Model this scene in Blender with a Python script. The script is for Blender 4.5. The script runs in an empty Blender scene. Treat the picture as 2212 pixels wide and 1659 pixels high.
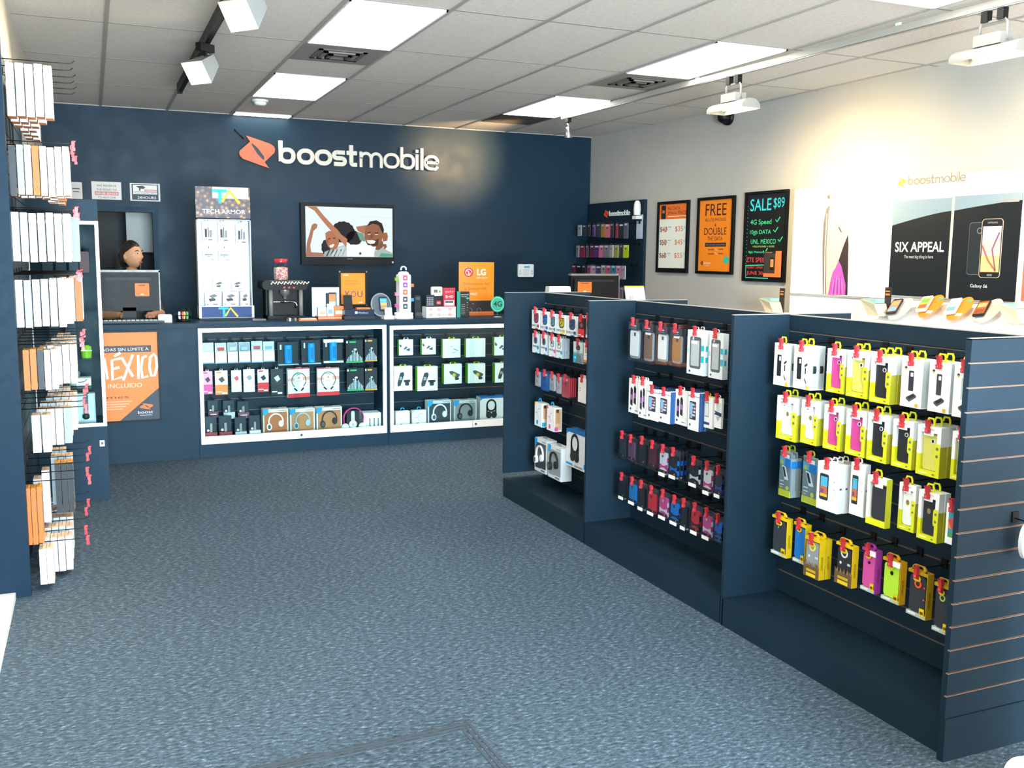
import bpy, bmesh, math, random
from mathutils import Vector, Matrix

random.seed(7)
SC = bpy.context.scene
COL = SC.collection

# ------------------------------------------------------------------ camera
IMW, IMH = 2212.0, 1659.0
FPX = 2092.43
CAM = Vector((-0.147416, -10.473403, 1.638682))
RT = Vector((0.91832815, -0.3956931, 0.01001937))
UP = Vector((0.04269443, 0.1241874, 0.99133984))
FW = Vector((0.39351061, 0.90994751, -0.13093867))
cam_data = bpy.data.cameras.new('camera')
cam_data.sensor_fit = 'HORIZONTAL'
cam_data.sensor_width = 36.0
cam_data.lens = FPX / IMW * 36.0
cam_data.clip_start = 0.02
cam = bpy.data.objects.new('camera', cam_data)
COL.objects.link(cam)
cam.matrix_world = Matrix(((RT.x, UP.x, -FW.x, CAM.x), (RT.y, UP.y, -FW.y, CAM.y), (RT.z, UP.z, -FW.z, CAM.z), (0, 0, 0, 1)))
SC.camera = cam

# ------------------------------------------------------------------ view, daylight, lamps' strengths
SC.view_settings.view_transform = 'Standard'
SC.view_settings.look = 'None'
SC.view_settings.exposure = 0.13
SC.view_settings.gamma = 1.0
SC.view_settings.use_curve_mapping = False
CEIL_EMIT = 12.0       # fluorescent troffers
DAY_W = 1150.0          # daylight through the shop front behind the camera
WASH_W = 24.0          # halogen wall washers on the right-hand track
SPOT_W = 330.0
CASE_LED = 13.0
SCREEN = 1.0
world = bpy.data.worlds.new('world')
SC.world = world
world.use_nodes = True
wn = world.node_tree.nodes['Background']
wn.inputs[0].default_value = (0.55, 0.75, 1.0, 1)
wn.inputs[1].default_value = 0.6
day = bpy.data.lights.new('daylight', 'AREA')
day.shape = 'RECTANGLE'; day.size = 2.2; day.size_y = 2.3; day.energy = DAY_W; day.color = (0.56, 0.82, 1.0)
dayo = bpy.data.objects.new('daylight', day)
COL.objects.link(dayo)
bnc = bpy.data.lights.new('bounce_fill', 'AREA')     # added lamp that brightens the ceiling, standing in for light off the pavement
bnc.shape = 'RECTANGLE'; bnc.size = 5.4; bnc.size_y = 0.6; bnc.energy = 780.0; bnc.color = (1.0, 0.85, 0.71)
bnco = bpy.data.objects.new('bounce_fill', bnc)
COL.objects.link(bnco)
bnco.location = (2.6, -14.0, 0.55); bnco.rotation_euler = (math.radians(128), 0, 0)
dayo.location = (0.45, -14.05, 1.5); dayo.rotation_euler = (math.radians(90), 0, 0)


# ------------------------------------------------------------------ survey helpers: a point of the photo on a known plane of the shop
def ray(u, v):
    return RT * ((u - IMW / 2) / FPX) - UP * ((v - IMH / 2) / FPX) + FW
def on_x(u, v, x):
    q = ray(u, v); return CAM + q * ((x - CAM.x) / q.x)
def on_y(u, v, y):
    q = ray(u, v); return CAM + q * ((y - CAM.y) / q.y)
def on_z(u, v, z):
    q = ray(u, v); return CAM + q * ((z - CAM.z) / q.z)
def proj(p):
    d = Vector(p) - CAM; w = d.dot(FW)
    return IMW / 2 + FPX * d.dot(RT) / w, IMH / 2 - FPX * d.dot(UP) / w
WO = Vector((5.377, -0.032, 0)); WD = Vector((0.0469, -0.9989, 0)).normalized(); WI = Vector((0.9989, 0.0469, 0)).normalized()
WROT = math.atan2(WD.y, WD.x)
def on_wall(u, v, n=0.0):
    """(distance along the right-hand wall from the corner, height) of the photo's point n metres off that wall"""
    q = ray(u, v); o = WO - WI * n
    p = CAM + q * ((o - CAM).dot(WI) / q.dot(WI))
    return (p - WO).dot(WD), p.z
def wall_pt(s, z, n=0.0):
    return WO + WD * s - WI * n + Vector((0, 0, z))

# ------------------------------------------------------------------ materials
MATS = {}
def lin(h):
    h = h.lstrip('#'); o = []
    for i in (0, 2, 4):
        c = int(h[i:i + 2], 16) / 255
        o.append(c / 12.92 if c <= 0.04045 else ((c + 0.055) / 1.055) ** 2.4)
    return o
def new_mat(name):
    m = bpy.data.materials.new(name); m.use_nodes = True
    nt = m.node_tree
    return m, nt, nt.nodes['Principled BSDF']
def noise_on(nt, sock, a, b, scale, detail=3.0, vec=None, dist=0.0):
    n = nt.nodes.new('ShaderNodeTexNoise'); n.inputs['Scale'].default_value = scale; n.inputs['Detail'].default_value = detail
    n.inputs['Distortion'].default_value = dist
    tc = nt.nodes.new('ShaderNodeTexCoord')
    nt.links.new((vec or tc.outputs['Object']), n.inputs['Vector'])
    r = nt.nodes.new('ShaderNodeMapRange')
    r.inputs['From Min'].default_value = 0.3; r.inputs['From Max'].default_value = 0.7
    r.inputs['To Min'].default_value = a; r.inputs['To Max'].default_value = b
    nt.links.new(n.outputs['Fac'], r.inputs['Value'])
    if sock is not None: nt.links.new(r.outputs['Result'], sock)
    return n, r
def M(key):
    """'#rrggbb' matt, '#rrggbb*' glossy, '!rrggbb' a lit screen, or a named material"""
    if key in MATS: return MATS[key]
    if key[0] == '#':
        gl = key.endswith('*'); c = lin(key[1:7])
        m, nt, p = new_mat(('gloss_' if gl else 'paper_') + key[1:7])
        p.inputs['Base Color'].default_value = (*c, 1)
        noise_on(nt, p.inputs['Roughness'], 0.18 if gl else 0.46, 0.22 if gl else 0.50, 40); p.inputs['Specular IOR Level'].default_value = 0.5 if gl else 0.32
    elif key[0] == '!':
        c = lin(key[1:7])
        m, nt, p = new_mat('lit_' + key[1:7])
        p.inputs['Base Color'].default_value = (0.01, 0.01, 0.01, 1)
        p.inputs['Emission Color'].default_value = (*c, 1); p.inputs['Emission Strength'].default_value = SCREEN
        p.inputs['Roughness'].default_value = 0.5; p.inputs['Specular IOR Level'].default_value = 0.08
    else:
        raise KeyError(key)
    MATS[key] = m
    return m
def named(key, hexc, rough=(0.4, 0.5), metal=0.0, emit=None, scale=30, spec=0.5, var=0.0, vscale=3.0, bump=0.0, bscale=60):
    m, nt, p = new_mat(key); c = lin(hexc)
    p.inputs['Base Color'].default_value = (*c, 1)
    p.inputs['Metallic'].default_value = metal
    p.inputs['Specular IOR Level'].default_value = spec
    noise_on(nt, p.inputs['Roughness'], rough[0], rough[1], scale)
    if var:
        mx = nt.nodes.new('ShaderNodeMixRGB'); mx.inputs[1].default_value = (*[x * (1 - var) for x in c], 1); mx.inputs[2].default_value = (*[min(1, x * (1 + var)) for x in c], 1)
        _, r = noise_on(nt, None, 0, 1, vscale)
        nt.links.new(r.outputs['Result'], mx.inputs[0]); nt.links.new(mx.outputs[0], p.inputs['Base Color'])
    if bump:
        n, _ = noise_on(nt, None, 0, 1, bscale)
        bp = nt.nodes.new('ShaderNodeBump'); bp.inputs['Strength'].default_value = bump; bp.inputs['Distance'].default_value = 0.004
        nt.links.new(n.outputs['Fac'], bp.inputs['Height']); nt.links.new(bp.outputs['Normal'], p.inputs['Normal'])
    if emit:
        p.inputs['Emission Color'].default_value = (*lin(emit[0]), 1); p.inputs['Emission Strength'].default_value = emit[1]
    MATS[key] = m
    return m
named('navy_wall', '#0b2a3c', (0.40, 0.52), spec=0.22, scale=4, var=0.10, vscale=1.2, bump=0.12, bscale=55)
named('beige_wall', '#b3b0aa', (0.5, 0.6), scale=5, var=0.03, bump=0.08, bscale=70)
named('side_wall', '#c9c3b6', (0.5, 0.6), scale=5, var=0.03)
named('white_trim', '#e6e8e8', (0.4, 0.5))
named('grid_bar', '#a6a39d', (0.4, 0.5))
named('navy_panel', '#11283a', (0.42, 0.5), spec=0.1)
named('grid_seam', '#8e8b86', (0.5, 0.6))
named('laminate', '#1a2b38', (0.36, 0.46), spec=0.16, scale=6, var=0.06)
named('laminate_counter', '#1a3446', (0.42, 0.52), spec=0.14, scale=6, var=0.06)
named('groove_back', '#7d6a5c', (0.5, 0.6), var=0.15)
named('groove_lip', '#94796a', (0.5, 0.6), var=0.15)
named('black_plastic', '#0d0f11', (0.43, 0.46), spec=0.2)
named('black_wire', '#15171a', (0.3, 0.45), metal=0.3)
named('track_white', '#a8a59c', (0.4, 0.5))
named('red_plastic', '#c4303a', (0.3, 0.42))
named('alu_white', '#f2f4f5', (0.25, 0.35))
named('case_white', '#f4fbfc', (0.3, 0.4), emit=('#d8f6ff', 0.55))
named('led', '#ffffff', emit=('#e4f8ff', CASE_LED))
named('troffer', '#ffffff', emit=('#fff6ea', CEIL_EMIT))
named('halogen', '#ffffff', emit=('#ffe2a8', 12.0))
named('chrome', '#c9ccce', (0.12, 0.2), metal=1.0)
named('silver_paint', '#7c7d79', (0.3, 0.42))
named('grey_metal', '#8d8f8e', (0.3, 0.4), metal=0.6)
named('skin', '#cc9670', (0.45, 0.55), var=0.05, vscale=20)
named('hair', '#17100e', (0.35, 0.5), var=0.3, vscale=60)
named('shirt', '#1d1f24', (0.6, 0.7), var=0.1)
named('vent_grey', '#8b8985', (0.5, 0.6))
named('dark_return', '#3a3430', (0.6, 0.7))
named('mat_edge', '#3f4850', (0.7, 0.8), spec=0.2)
def special():
    # carpet: short dark blue-grey loops flecked with lighter and darker yarn
    m, nt, p = new_mat('carpet'); MATS['carpet'] = m
    tc = nt.nodes.new('ShaderNodeTexCoord')
    mp = nt.nodes.new('ShaderNodeMapping'); mp.inputs['Rotation'].default_value = (0, 0, 0.5); mp.inputs['Scale'].default_value = (1.0, 2.1, 1)
    nt.links.new(tc.outputs['Object'], mp.inputs['Vector'])
    n1 = nt.nodes.new('ShaderNodeTexNoise'); n1.inputs['Scale'].default_value = 38; n1.inputs['Detail'].default_value = 4; n1.inputs['Roughness'].default_value = 0.7
    nt.links.new(mp.outputs['Vector'], n1.inputs['Vector'])
    cr = nt.nodes.new('ShaderNodeValToRGB')
    e = cr.color_ramp.elements
    e[0].position = 0.30; e[0].color = (*lin('#262f38'), 1)
    e[1].position = 0.74; e[1].color = (*lin('#92a4b4'), 1)
    k = e.new(0.5); k.color = (*lin('#465663'), 1)
    k = e.new(0.6); k.color = (*lin('#586b7a'), 1)
    nt.links.new(n1.outputs['Fac'], cr.inputs['Fac'])
    n2 = nt.nodes.new('ShaderNodeTexNoise'); n2.inputs['Scale'].default_value = 0.9; n2.inputs['Detail'].default_value = 3
    nt.links.new(tc.outputs['Object'], n2.inputs['Vector'])
    mr = nt.nodes.new('ShaderNodeMapRange'); mr.inputs['To Min'].default_value = 0.82; mr.inputs['To Max'].default_value = 1.15
    nt.links.new(n2.outputs['Fac'], mr.inputs['Value'])
    mx = nt.nodes.new('ShaderNodeMixRGB'); mx.blend_type = 'MULTIPLY'; mx.inputs[0].default_value = 1
    nt.links.new(cr.outputs['Color'], mx.inputs[1]); nt.links.new(mr.outputs['Result'], mx.inputs[2])
    nt.links.new(mx.outputs[0], p.inputs['Base Color'])
    p.inputs['Roughness'].default_value = 0.9; p.inputs['Specular IOR Level'].default_value = 0.15
    bp = nt.nodes.new('ShaderNodeBump'); bp.inputs['Strength'].default_value = 0.6; bp.inputs['Distance'].default_value = 0.006
    nt.links.new(n1.outputs['Fac'], bp.inputs['Height']); nt.links.new(bp.outputs['Normal'], p.inputs['Normal'])
    # ceiling tile: off-white mineral board, faintly pitted
    m, nt, p = new_mat('ceiling_tile'); MATS['ceiling_tile'] = m
    mx = nt.nodes.new('ShaderNodeMixRGB'); mx.inputs[1].default_value = (*lin('#cfccc6'), 1); mx.inputs[2].default_value = (*lin('#dedbd5'), 1)
    _, r = noise_on(nt, None, 0, 1, 45, 5); nt.links.new(r.outputs['Result'], mx.inputs[0]); nt.links.new(mx.outputs[0], p.inputs['Base Color'])
    p.inputs['Roughness'].default_value = 0.85
    # clear plastic and glass
    for nm, tint, f, ro in (('clear', '#f2f6f8', 0.10, 0.08), ('glass', '#f4fcfc', 0.05, 0.02), ('smoke_clear', '#e2e6ea', 0.12, 0.12)):
        m = bpy.data.materials.new(nm); m.use_nodes = True; MATS[nm] = m
        nt = m.node_tree; nt.nodes.clear()
        o = nt.nodes.new('ShaderNodeOutputMaterial'); mi = nt.nodes.new('ShaderNodeMixShader'); t = nt.nodes.new('ShaderNodeBsdfTransparent'); g = nt.nodes.new('ShaderNodeBsdfGlossy')
        lw = nt.nodes.new('ShaderNodeLayerWeight'); lw.inputs['Blend'].default_value = f
        t.inputs['Color'].default_value = (*lin(tint), 1); g.inputs['Roughness'].default_value = ro
        nt.links.new(lw.outputs['Facing'], mi.inputs[0]); nt.links.new(t.outputs[0], mi.inputs[1]); nt.links.new(g.outputs[0], mi.inputs[2]); nt.links.new(mi.outputs[0], o.inputs['Surface'])
    # printed city-lights photo on the screen-protector display header
    m, nt, p = new_mat('bokeh_print'); MATS['bokeh_print'] = m
    tc = nt.nodes.new('ShaderNodeTexCoord')
    v = nt.nodes.new('ShaderNodeTexVoronoi'); v.inputs['Scale'].default_value = 26
    nt.links.new(tc.outputs['Object'], v.inputs['Vector'])
    cr = nt.nodes.new('ShaderNodeValToRGB'); e = cr.color_ramp.elements
    e[0].position = 0.1; e[0].color = (*lin('#e3b06a'), 1); e[1].position = 0.6; e[1].color = (*lin('#2a2433'), 1)
    k = e.new(0.28); k.color = (*lin('#7d5a4a'), 1)
    nt.links.new(v.outputs['Distance'], cr.inputs['Fac']); nt.links.new(cr.outputs['Color'], p.inputs['Base Color'])
    p.inputs['Roughness'].default_value = 0.4
    # candy filling of the jar
    m, nt, p = new_mat('candy'); MATS['candy'] = m
    v = nt.nodes.new('ShaderNodeTexVoronoi'); v.inputs['Scale'].default_value = 90
    tc = nt.nodes.new('ShaderNodeTexCoord'); nt.links.new(tc.outputs['Object'], v.inputs['Vector'])
    cr = nt.nodes.new('ShaderNodeValToRGB'); e = cr.color_ramp.elements
    e[0].color = (*lin('#b8404a'), 1); e[1].color = (*lin('#f0d8cc'), 1)
    sp = nt.nodes.new('ShaderNodeSeparateColor'); nt.links.new(v.outputs['Color'], sp.inputs[0]); nt.links.new(sp.outputs[0], cr.inputs['Fac'])
    nt.links.new(cr.outputs['Color'], p.inputs['Base Color'])
special()
MATS['mat_pile'] = MATS['carpet'].copy(); MATS['mat_pile'].name = 'mat_pile'
for _n in MATS['mat_pile'].node_tree.nodes:
    if _n.type == 'VALTORGB':
        for _e in _n.color_ramp.elements: _e.color = (_e.color[0] * .84, _e.color[1] * .84, _e.color[2] * .84, 1)

# ------------------------------------------------------------------ mesh builder
GLYPH = {}
def glyphs(s, bold):
    k = (s, bold)
    if k not in GLYPH:
        c = bpy.data.curves.new('lettering', 'FONT'); c.body = s; c.size = 1; c.offset = bold; c.resolution_u = 3
        o = bpy.data.objects.new('lettering', c)
        me = bpy.data.meshes.new_from_object(o)
        vs = [(v.co.x, v.co.y) for v in me.vertices]; fs = [tuple(p.vertices) for p in me.polygons]
        bpy.data.objects.remove(o); bpy.data.curves.remove(c); bpy.data.meshes.remove(me)
        x0 = min(v[0] for v in vs); x1 = max(v[0] for v in vs); z0 = min(v[1] for v in vs); z1 = max(v[1] for v in vs)
        GLYPH[k] = ([((v[0] - x0) / (x1 - x0), (v[1] - z0) / (z1 - z0)) for v in vs], fs, (x1 - x0) / (z1 - z0))
    return GLYPH[k]

class B:
    def __init__(s): s.v = []; s.f = []; s.m = []; s.keys = []; s.smooth = []
    def mi(s, k):
        if k not in s.keys: s.keys.append(k)
        return s.keys.index(k)
    def add(s, vs, fs, m, smooth=False):
        o = len(s.v); i = s.mi(m); s.v += [tuple(x) for x in vs]
        for f in fs: s.f.append(tuple(o + k for k in f)); s.m.append(i); s.smooth.append(smooth)
    def box(s, x0, x1, y0, y1, z0, z1, m):
        s.add([(x, y, z) for z in (z0, z1) for y in (y0, y1) for x in (x0, x1)], [(0, 2, 3, 1), (4, 5, 7, 6), (0, 1, 5, 4), (2, 6, 7, 3), (0, 4, 6, 2), (1, 3, 7, 5)], m)
    def cbox(s, c, d, m): s.box(c[0] - d[0] / 2, c[0] + d[0] / 2, c[1] - d[1] / 2, c[1] + d[1] / 2, c[2] - d[2] / 2, c[2] + d[2] / 2, m)
    def pris(s, pts, y0, y1, m, sm=False):
        """a polygon of the (x, z) plane thickened from y0 to y1"""
        a = sum(pts[i - 1][0] * pts[i][1] - pts[i][0] * pts[i - 1][1] for i in range(len(pts)))
        if a < 0: pts = pts[::-1]
        n = len(pts)
        s.add([(x, y0, z) for x, z in pts] + [(x, y1, z) for x, z in pts], [tuple(range(n)), tuple(range(2 * n - 1, n - 1, -1))], m)
        s.add([(x, y0, z) for x, z in pts] + [(x, y1, z) for x, z in pts], [((i + 1) % n, i, n + i, n + (i + 1) % n) for i in range(n)], m, sm)
    def rr(s, x0, x1, z0, z1, r, y0, y1, m, n=4):
        r = min(r, (x1 - x0) / 2, (z1 - z0) / 2); p = []
        for cx, cz, a in ((x1 - r, z1 - r, 0), (x0 + r, z1 - r, 90), (x0 + r, z0 + r, 180), (x1 - r, z0 + r, 270)):
            for k in range(n + 1): t = math.radians(a + 90 * k / n); p.append((cx + r * math.cos(t), cz + r * math.sin(t)))
        s.pris(p, y0, y1, m)
    def ell(s, cx, cz, rx, rz, y0, y1, m, n=18):
        s.pris([(cx + rx * math.cos(2 * math.pi * k / n), cz + rz * math.sin(2 * math.pi * k / n)) for k in range(n)], y0, y1, m)
    def ring(s, cx, cz, ro, ri, y0, y1, m, n=24, sx=1.0, a0=0, a1=360):
        full = a1 - a0 >= 360; k = n if full else n + 1; vs = []
        for i in range(k):
            t = math.radians(a0 + (a1 - a0) * i / n)
            for y in (y0, y1):
                for r in (ri, ro): vs.append((cx + sx * r * math.cos(t), y, cz + r * math.sin(t)))
        fs = []
        for i in range(n):
            a = 4 * i; b = 4 * ((i + 1) % k)
            fs += [(a, a + 1, b + 1, b), (a + 2, b + 2, b + 3, a + 3), (a + 1, a + 3, b + 3, b + 1), (a, b, b + 2, a + 2)]
        if not full: fs += [(0, 2, 3, 1), (4 * n, 4 * n + 1, 4 * n + 3, 4 * n + 2)]
        s.add(vs, fs, m)
    def tube(s, pts, r, m, n=6, closed=False):
        pts = [Vector(p) for p in pts]; k = len(pts); vs = []; fs = []
        rs = r if isinstance(r, (list, tuple)) else [r] * k
        prev = None
        for i, p in enumerate(pts):
            a = pts[i - 1] if (i or closed) else p; b = pts[(i + 1) % k] if (i < k - 1 or closed) else p
            d = (b - a).normalized()
            h = prev if prev is not None else (Vector((0, 0, 1)) if abs(d.z) < 0.9 else Vector((1, 0, 0)))
            u = (h - d * h.dot(d)).normalized(); w = d.cross(u); prev = u
            for j in range(n):
                t = 2 * math.pi * j / n; vs.append(p + (u * math.cos(t) + w * math.sin(t)) * rs[i])
        for i in range(k if closed else k - 1):
            for j in range(n):
                a = i * n + j; b = i * n + (j + 1) % n; c = ((i + 1) % k) * n + j; d = ((i + 1) % k) * n + (j + 1) % n
                fs.append((a, b, d, c))
        if not closed: fs += [tuple(range(n))[::-1], tuple(range((k - 1) * n, k * n))]
        s.add(vs, fs, m, True)
    def lathe(s, prof, m, c=(0, 0, 0), n=20, axis='z'):
        vs = []; k = len(prof)
        for r, z in prof:
            for j in range(n):
                t = 2 * math.pi * j / n
                q = (r * math.cos(t), r * math.sin(t), z) if axis == 'z' else (r * math.cos(t), z, r * math.sin(t))
                vs.append((c[0] + q[0], c[1] + q[1], c[2] + q[2]))
        fs = []
        for i in range(k - 1):
            for j in range(n): fs.append((i * n + j, i * n + (j + 1) % n, (i + 1) * n + (j + 1) % n, (i + 1) * n + j))
        s.add(vs, fs, m, True)
        s.add(vs[:n], [tuple(range(n))[::-1]], m); s.add(vs[-n:], [tuple(range(n))], m)
    def ribbon(s, pts, w, y0, y1, m, cap=True):
        """a stroke of width w along a polyline of the (x, z) plane"""
        n = len(pts); L = []; Rr = []
        cl = pts[0] == pts[-1]
        for i, (x, z) in enumerate(pts):
            a = pts[i - 1] if i else (pts[-2] if cl else pts[0]); b = pts[i + 1] if i < n - 1 else (pts[1] if cl else pts[-1])
            dx, dz = b[0] - a[0], b[1] - a[1]; d = math.hypot(dx, dz) or 1
            L.append((x - dz / d * w / 2, z + dx / d * w / 2)); Rr.append((x + dz / d * w / 2, z - dx / d * w / 2))
        vs = []
        for i in range(n):
            for q in (L[i], Rr[i]):
                for y in (y0, y1): vs.append((q[0], y, q[1]))
        fs = []
        for i in range(n - 1):
            a = 4 * i; b = a + 4
            fs += [(a, a + 2, b + 2, b), (a + 1, b + 1, b + 3, a + 3), (a, b, b + 1, a + 1), (a + 2, a + 3, b + 3, b + 2)]
        fs += [(0, 1, 3, 2), (4 * n - 4, 4 * n - 2, 4 * n - 1, 4 * n - 3)]
        s.add(vs, fs, m)
    def text(s, t, x, z, h, m, y=-0.0015, w=None, bold=0.0, align='c', italic=0.0):
        """lettering of height h whose foot is at z; fitted to width w when given"""
        vs, fs, asp = glyphs(t, bold); W = w or h * asp
        x0 = x - W / 2 if align == 'c' else x if align == 'l' else x - W
        s.add([(x0 + p[0] * W + italic * p[1] * h, y, z + p[1] * h) for p in vs], fs, m)
    def xf(s, mat, i0=0):
        s.v[i0:] = [tuple(mat @ Vector(q)) for q in s.v[i0:]]
    def mesh(s, name):
        me = bpy.data.meshes.new(name)
        me.from_pydata(s.v, [], s.f)
        for k in s.keys: me.materials.append(M(k))
        me.polygons.foreach_set('material_index', s.m); me.polygons.foreach_set('use_smooth', s.smooth)
        me.validate(); me.update()
        return me
    def obj(s, name, parent=None, loc=None, rz=0.0):
        o = bpy.data.objects.new(name, s.mesh(name)); COL.objects.link(o)
        if parent is not None: o.parent = parent
        if loc is not None: o.location = loc
        if rz: o.rotation_euler[2] = rz
        return o

def tag(o, label, cat, group=None):
    o['label'] = label; o['category'] = cat
    if group: o['group'] = group
    return o
def thing(name, label, cat, loc=(0, 0, 0), rz=0.0, group=None):
    o = bpy.data.objects.new(name, None); COL.objects.link(o); o.empty_display_size = 0.05
    o.location = loc; o.rotation_euler[2] = rz
    return tag(o, label, cat, group)
def struct(b, name):
    o = b.obj(name); o['kind'] = 'structure'; return o
def place(proto, loc, rz, label, cat, group=None, tilt=0.0):
    """a copy of a thing (its root mesh and each of its parts) at a new spot"""
    root = None
    for name, me, par in proto:
        o = bpy.data.objects.new(name, me); COL.objects.link(o)
        if root is None:
            root = o; o.location = loc; o.rotation_euler = (0, tilt, rz)
        else: o.parent = root
    return tag(root, label, cat, group)
ORD = 'first second third fourth fifth sixth seventh eighth ninth tenth eleventh'.split()

# ================================================================== the room
T, D2, C3Y = 0.6096, 1.2192, -1.3072       # ceiling module 2 ft x 4 ft; the cross bar nearest the back wall
HC = 3.048
XL, YF = -0.53, -14.2
def wall_x(y): return WO.x + (y - WO.y) * (WD.x / WD.y)

b = B(); b.box(-1.2, 6.6, YF - 0.2, 1.9, -0.08, 0.0, 'carpet'); struct(b, 'floor')

b = B()
xr0, xr1 = wall_x(0.1) + 0.1, wall_x(YF) + 0.1
b.add([(XL - 0.1, YF, HC), (xr1, YF, HC), (xr0, 0.1, HC), (XL - 0.1, 0.1, HC), (XL - 0.1, YF, HC + 0.08), (xr1, YF, HC + 0.08), (xr0, 0.1, HC + 0.08), (XL - 0.1, 0.1, HC + 0.08)],
      [(3, 2, 1, 0), (4, 5, 6, 7), (0, 1, 5, 4), (1, 2, 6, 5), (2, 3, 7, 6), (3, 0, 4, 7)], 'ceiling_tile')
ceiling = struct(b, 'ceiling')
b = B()
for k in range(0, 10):
    x = k * T
    y1 = 0.0
    y0 = YF
    if x > wall_x(0):   # a bar that runs into the slightly turned right-hand wall
        y1 = min(0.0, WO.y + (x - WO.x) * (WD.y / WD.x))
    b.box(x - 0.012, x + 0.012, y0, y1, HC - 0.007, HC, 'grid_bar')
for j in range(-8, 4):
    y = C3Y - (3 - j) * D2
    b.box(XL, wall_x(y), y - 0.009, y + 0.009, HC - 0.0015, HC, 'grid_seam')
b.box(XL, wall_x(0), -0.02, 0, HC - 0.008, HC, 'grid_bar')
o = b.obj('grid_bars', ceiling); o['kind'] = 'structure'

# back wall with the doorway to the back room
DX0, DX1, DZ = -0.40, 0.487, 2.085
b = B()
b.box(XL - 0.1, DX0, 0, 0.12, 0, HC, 'navy_wall'); b.box(DX0, DX1, 0, 0.12, DZ, HC, 'navy_wall'); b.box(DX1, wall_x(0) + 0.1, 0, 0.12, 0, HC, 'navy_wall')
struct(b, 'wall_back')
b = B()
b.box(DX0, DX0 + 0.05, -0.012, 0.13, 0, DZ, 'laminate_counter'); b.box(DX1 - 0.05, DX1, -0.012, 0.13, 0, DZ, 'laminate_counter'); b.box(DX0 + 0.05, DX1 - 0.05, -0.012, 0.13, DZ - 0.05, DZ, 'laminate_counter')
struct(b, 'trim_1')
b = B()
b.box(-1.2, -1.1, 0.12, 1.9, 0, 2.5, '#35302e'); b.box(1.4, 1.5, 0.12, 1.9, 0, 2.5, '#35302e'); b.box(-1.2, 1.5, 1.8, 1.9, 0, 2.5, '#35302e'); b.box(-1.2, 1.5, 0.12, 1.9, 2.5, 2.56, '#35302e')
struct(b, 'wall_store_room')
# left wall, its white baseboard, the right wall, the shop front
b = B(); b.box(XL - 0.2, XL, -5.449, 0.0, 0, HC, 'side_wall'); b.box(XL - 0.2, XL, YF, -5.449, 2.63, HC, 'side_wall'); b.box(XL - 0.2, XL - 0.09, YF, -5.449, 0, 2.63, 'side_wall'); struct(b, 'wall_left')
b = B(); b.box(XL - 0.09, XL - 0.014, YF, -5.475, 0, 0.03, 'white_trim'); struct(b, 'baseboard_left')
b = B(); b.box(-0.2, 14.4, 0, 0.1, 0, HC, 'beige_wall'); o = struct(b, 'wall_right'); o.location = WO; o.rotation_euler[2] = WROT
b = B()
b.box(XL - 0.1, 6.1, YF - 0.12, YF, 0, 0.25, 'side_wall'); b.box(XL - 0.1, 6.1, YF - 0.12, YF, 2.62, HC, 'side_wall')
for x in (XL - 0.1, 6.02): b.box(x, x + 0.12, YF - 0.12, YF, 0.25, 2.62, 'side_wall')
struct(b, 'wall_front')
b = B()
for x in (1.1, 2.6, 4.2): b.box(x - 0.03, x + 0.03, YF - 0.1, YF - 0.02, 0.25, 2.62, 'grey_metal')
b.box(XL, 6.02, YF - 0.1, YF - 0.02, 2.05, 2.1, 'grey_metal')
w1 = struct(b, 'window_1')

# ------------------------------------------------------------------ ceiling fittings
def troffer(k, j0, j1, label, y1lim=None):
    x0, x1 = k * T + 0.014, (k + 1) * T - 0.014
    y0, y1 = C3Y - (3 - j0) * D2 + 0.012, C3Y - (3 - j1) * D2 - 0.012
    if y1lim is not None: y1 = y1lim
    cx, cy = (x0 + x1) / 2, (y0 + y1) / 2; hx, hy = (x1 - x0) / 2, (y1 - y0) / 2
    t = thing('ceiling_light', label, 'ceiling light', (cx, cy, HC), group='fluorescent ceiling panels')
    b = B()
    for a, c, d, e in ((-hx, hx, -hy, -hy + 0.012), (-hx, hx, hy - 0.012, hy), (-hx, -hx + 0.012, -hy, hy), (hx - 0.012, hx, -hy, hy)): b.box(a, c, d, e, -0.012, -0.0005, 'white_trim')
    b.obj('frame', t)
    b = B(); b.box(-hx + 0.012, hx - 0.012, -hy + 0.012, hy - 0.012, -0.009, -0.001, 'troffer'); b.obj('diffuser', t)
troffer(2, 0, 1, 'bright ceiling light panel with an air vent just behind its far end')
troffer(2, 2, 3, 'bright ceiling light panel beside the round smoke detector')
troffer(2, 3.9, 4.07, 'thin strip of ceiling light right at the back wall', y1lim=-0.012)
troffer(6, 0, 1, 'bright ceiling light panel above the white wall washer lamp')
troffer(6, 2, 3, 'bright ceiling light panel nearest the grey wall corner')
troffer(6, -2, -1, 'bright ceiling light panel cut by the top edge of the photo')
troffer(2, -2, -1, 'ceiling light panel over the carpet, nearer the shop front')
for k in (2, 6):
    troffer(k, -4, -3, 'ceiling light panel overhead, ' + ('left side' if k == 2 else 'right side'))
    troffer(k, -6, -5, 'ceiling light panel by the shop front, ' + ('left side' if k == 2 else 'right side'))

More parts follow.
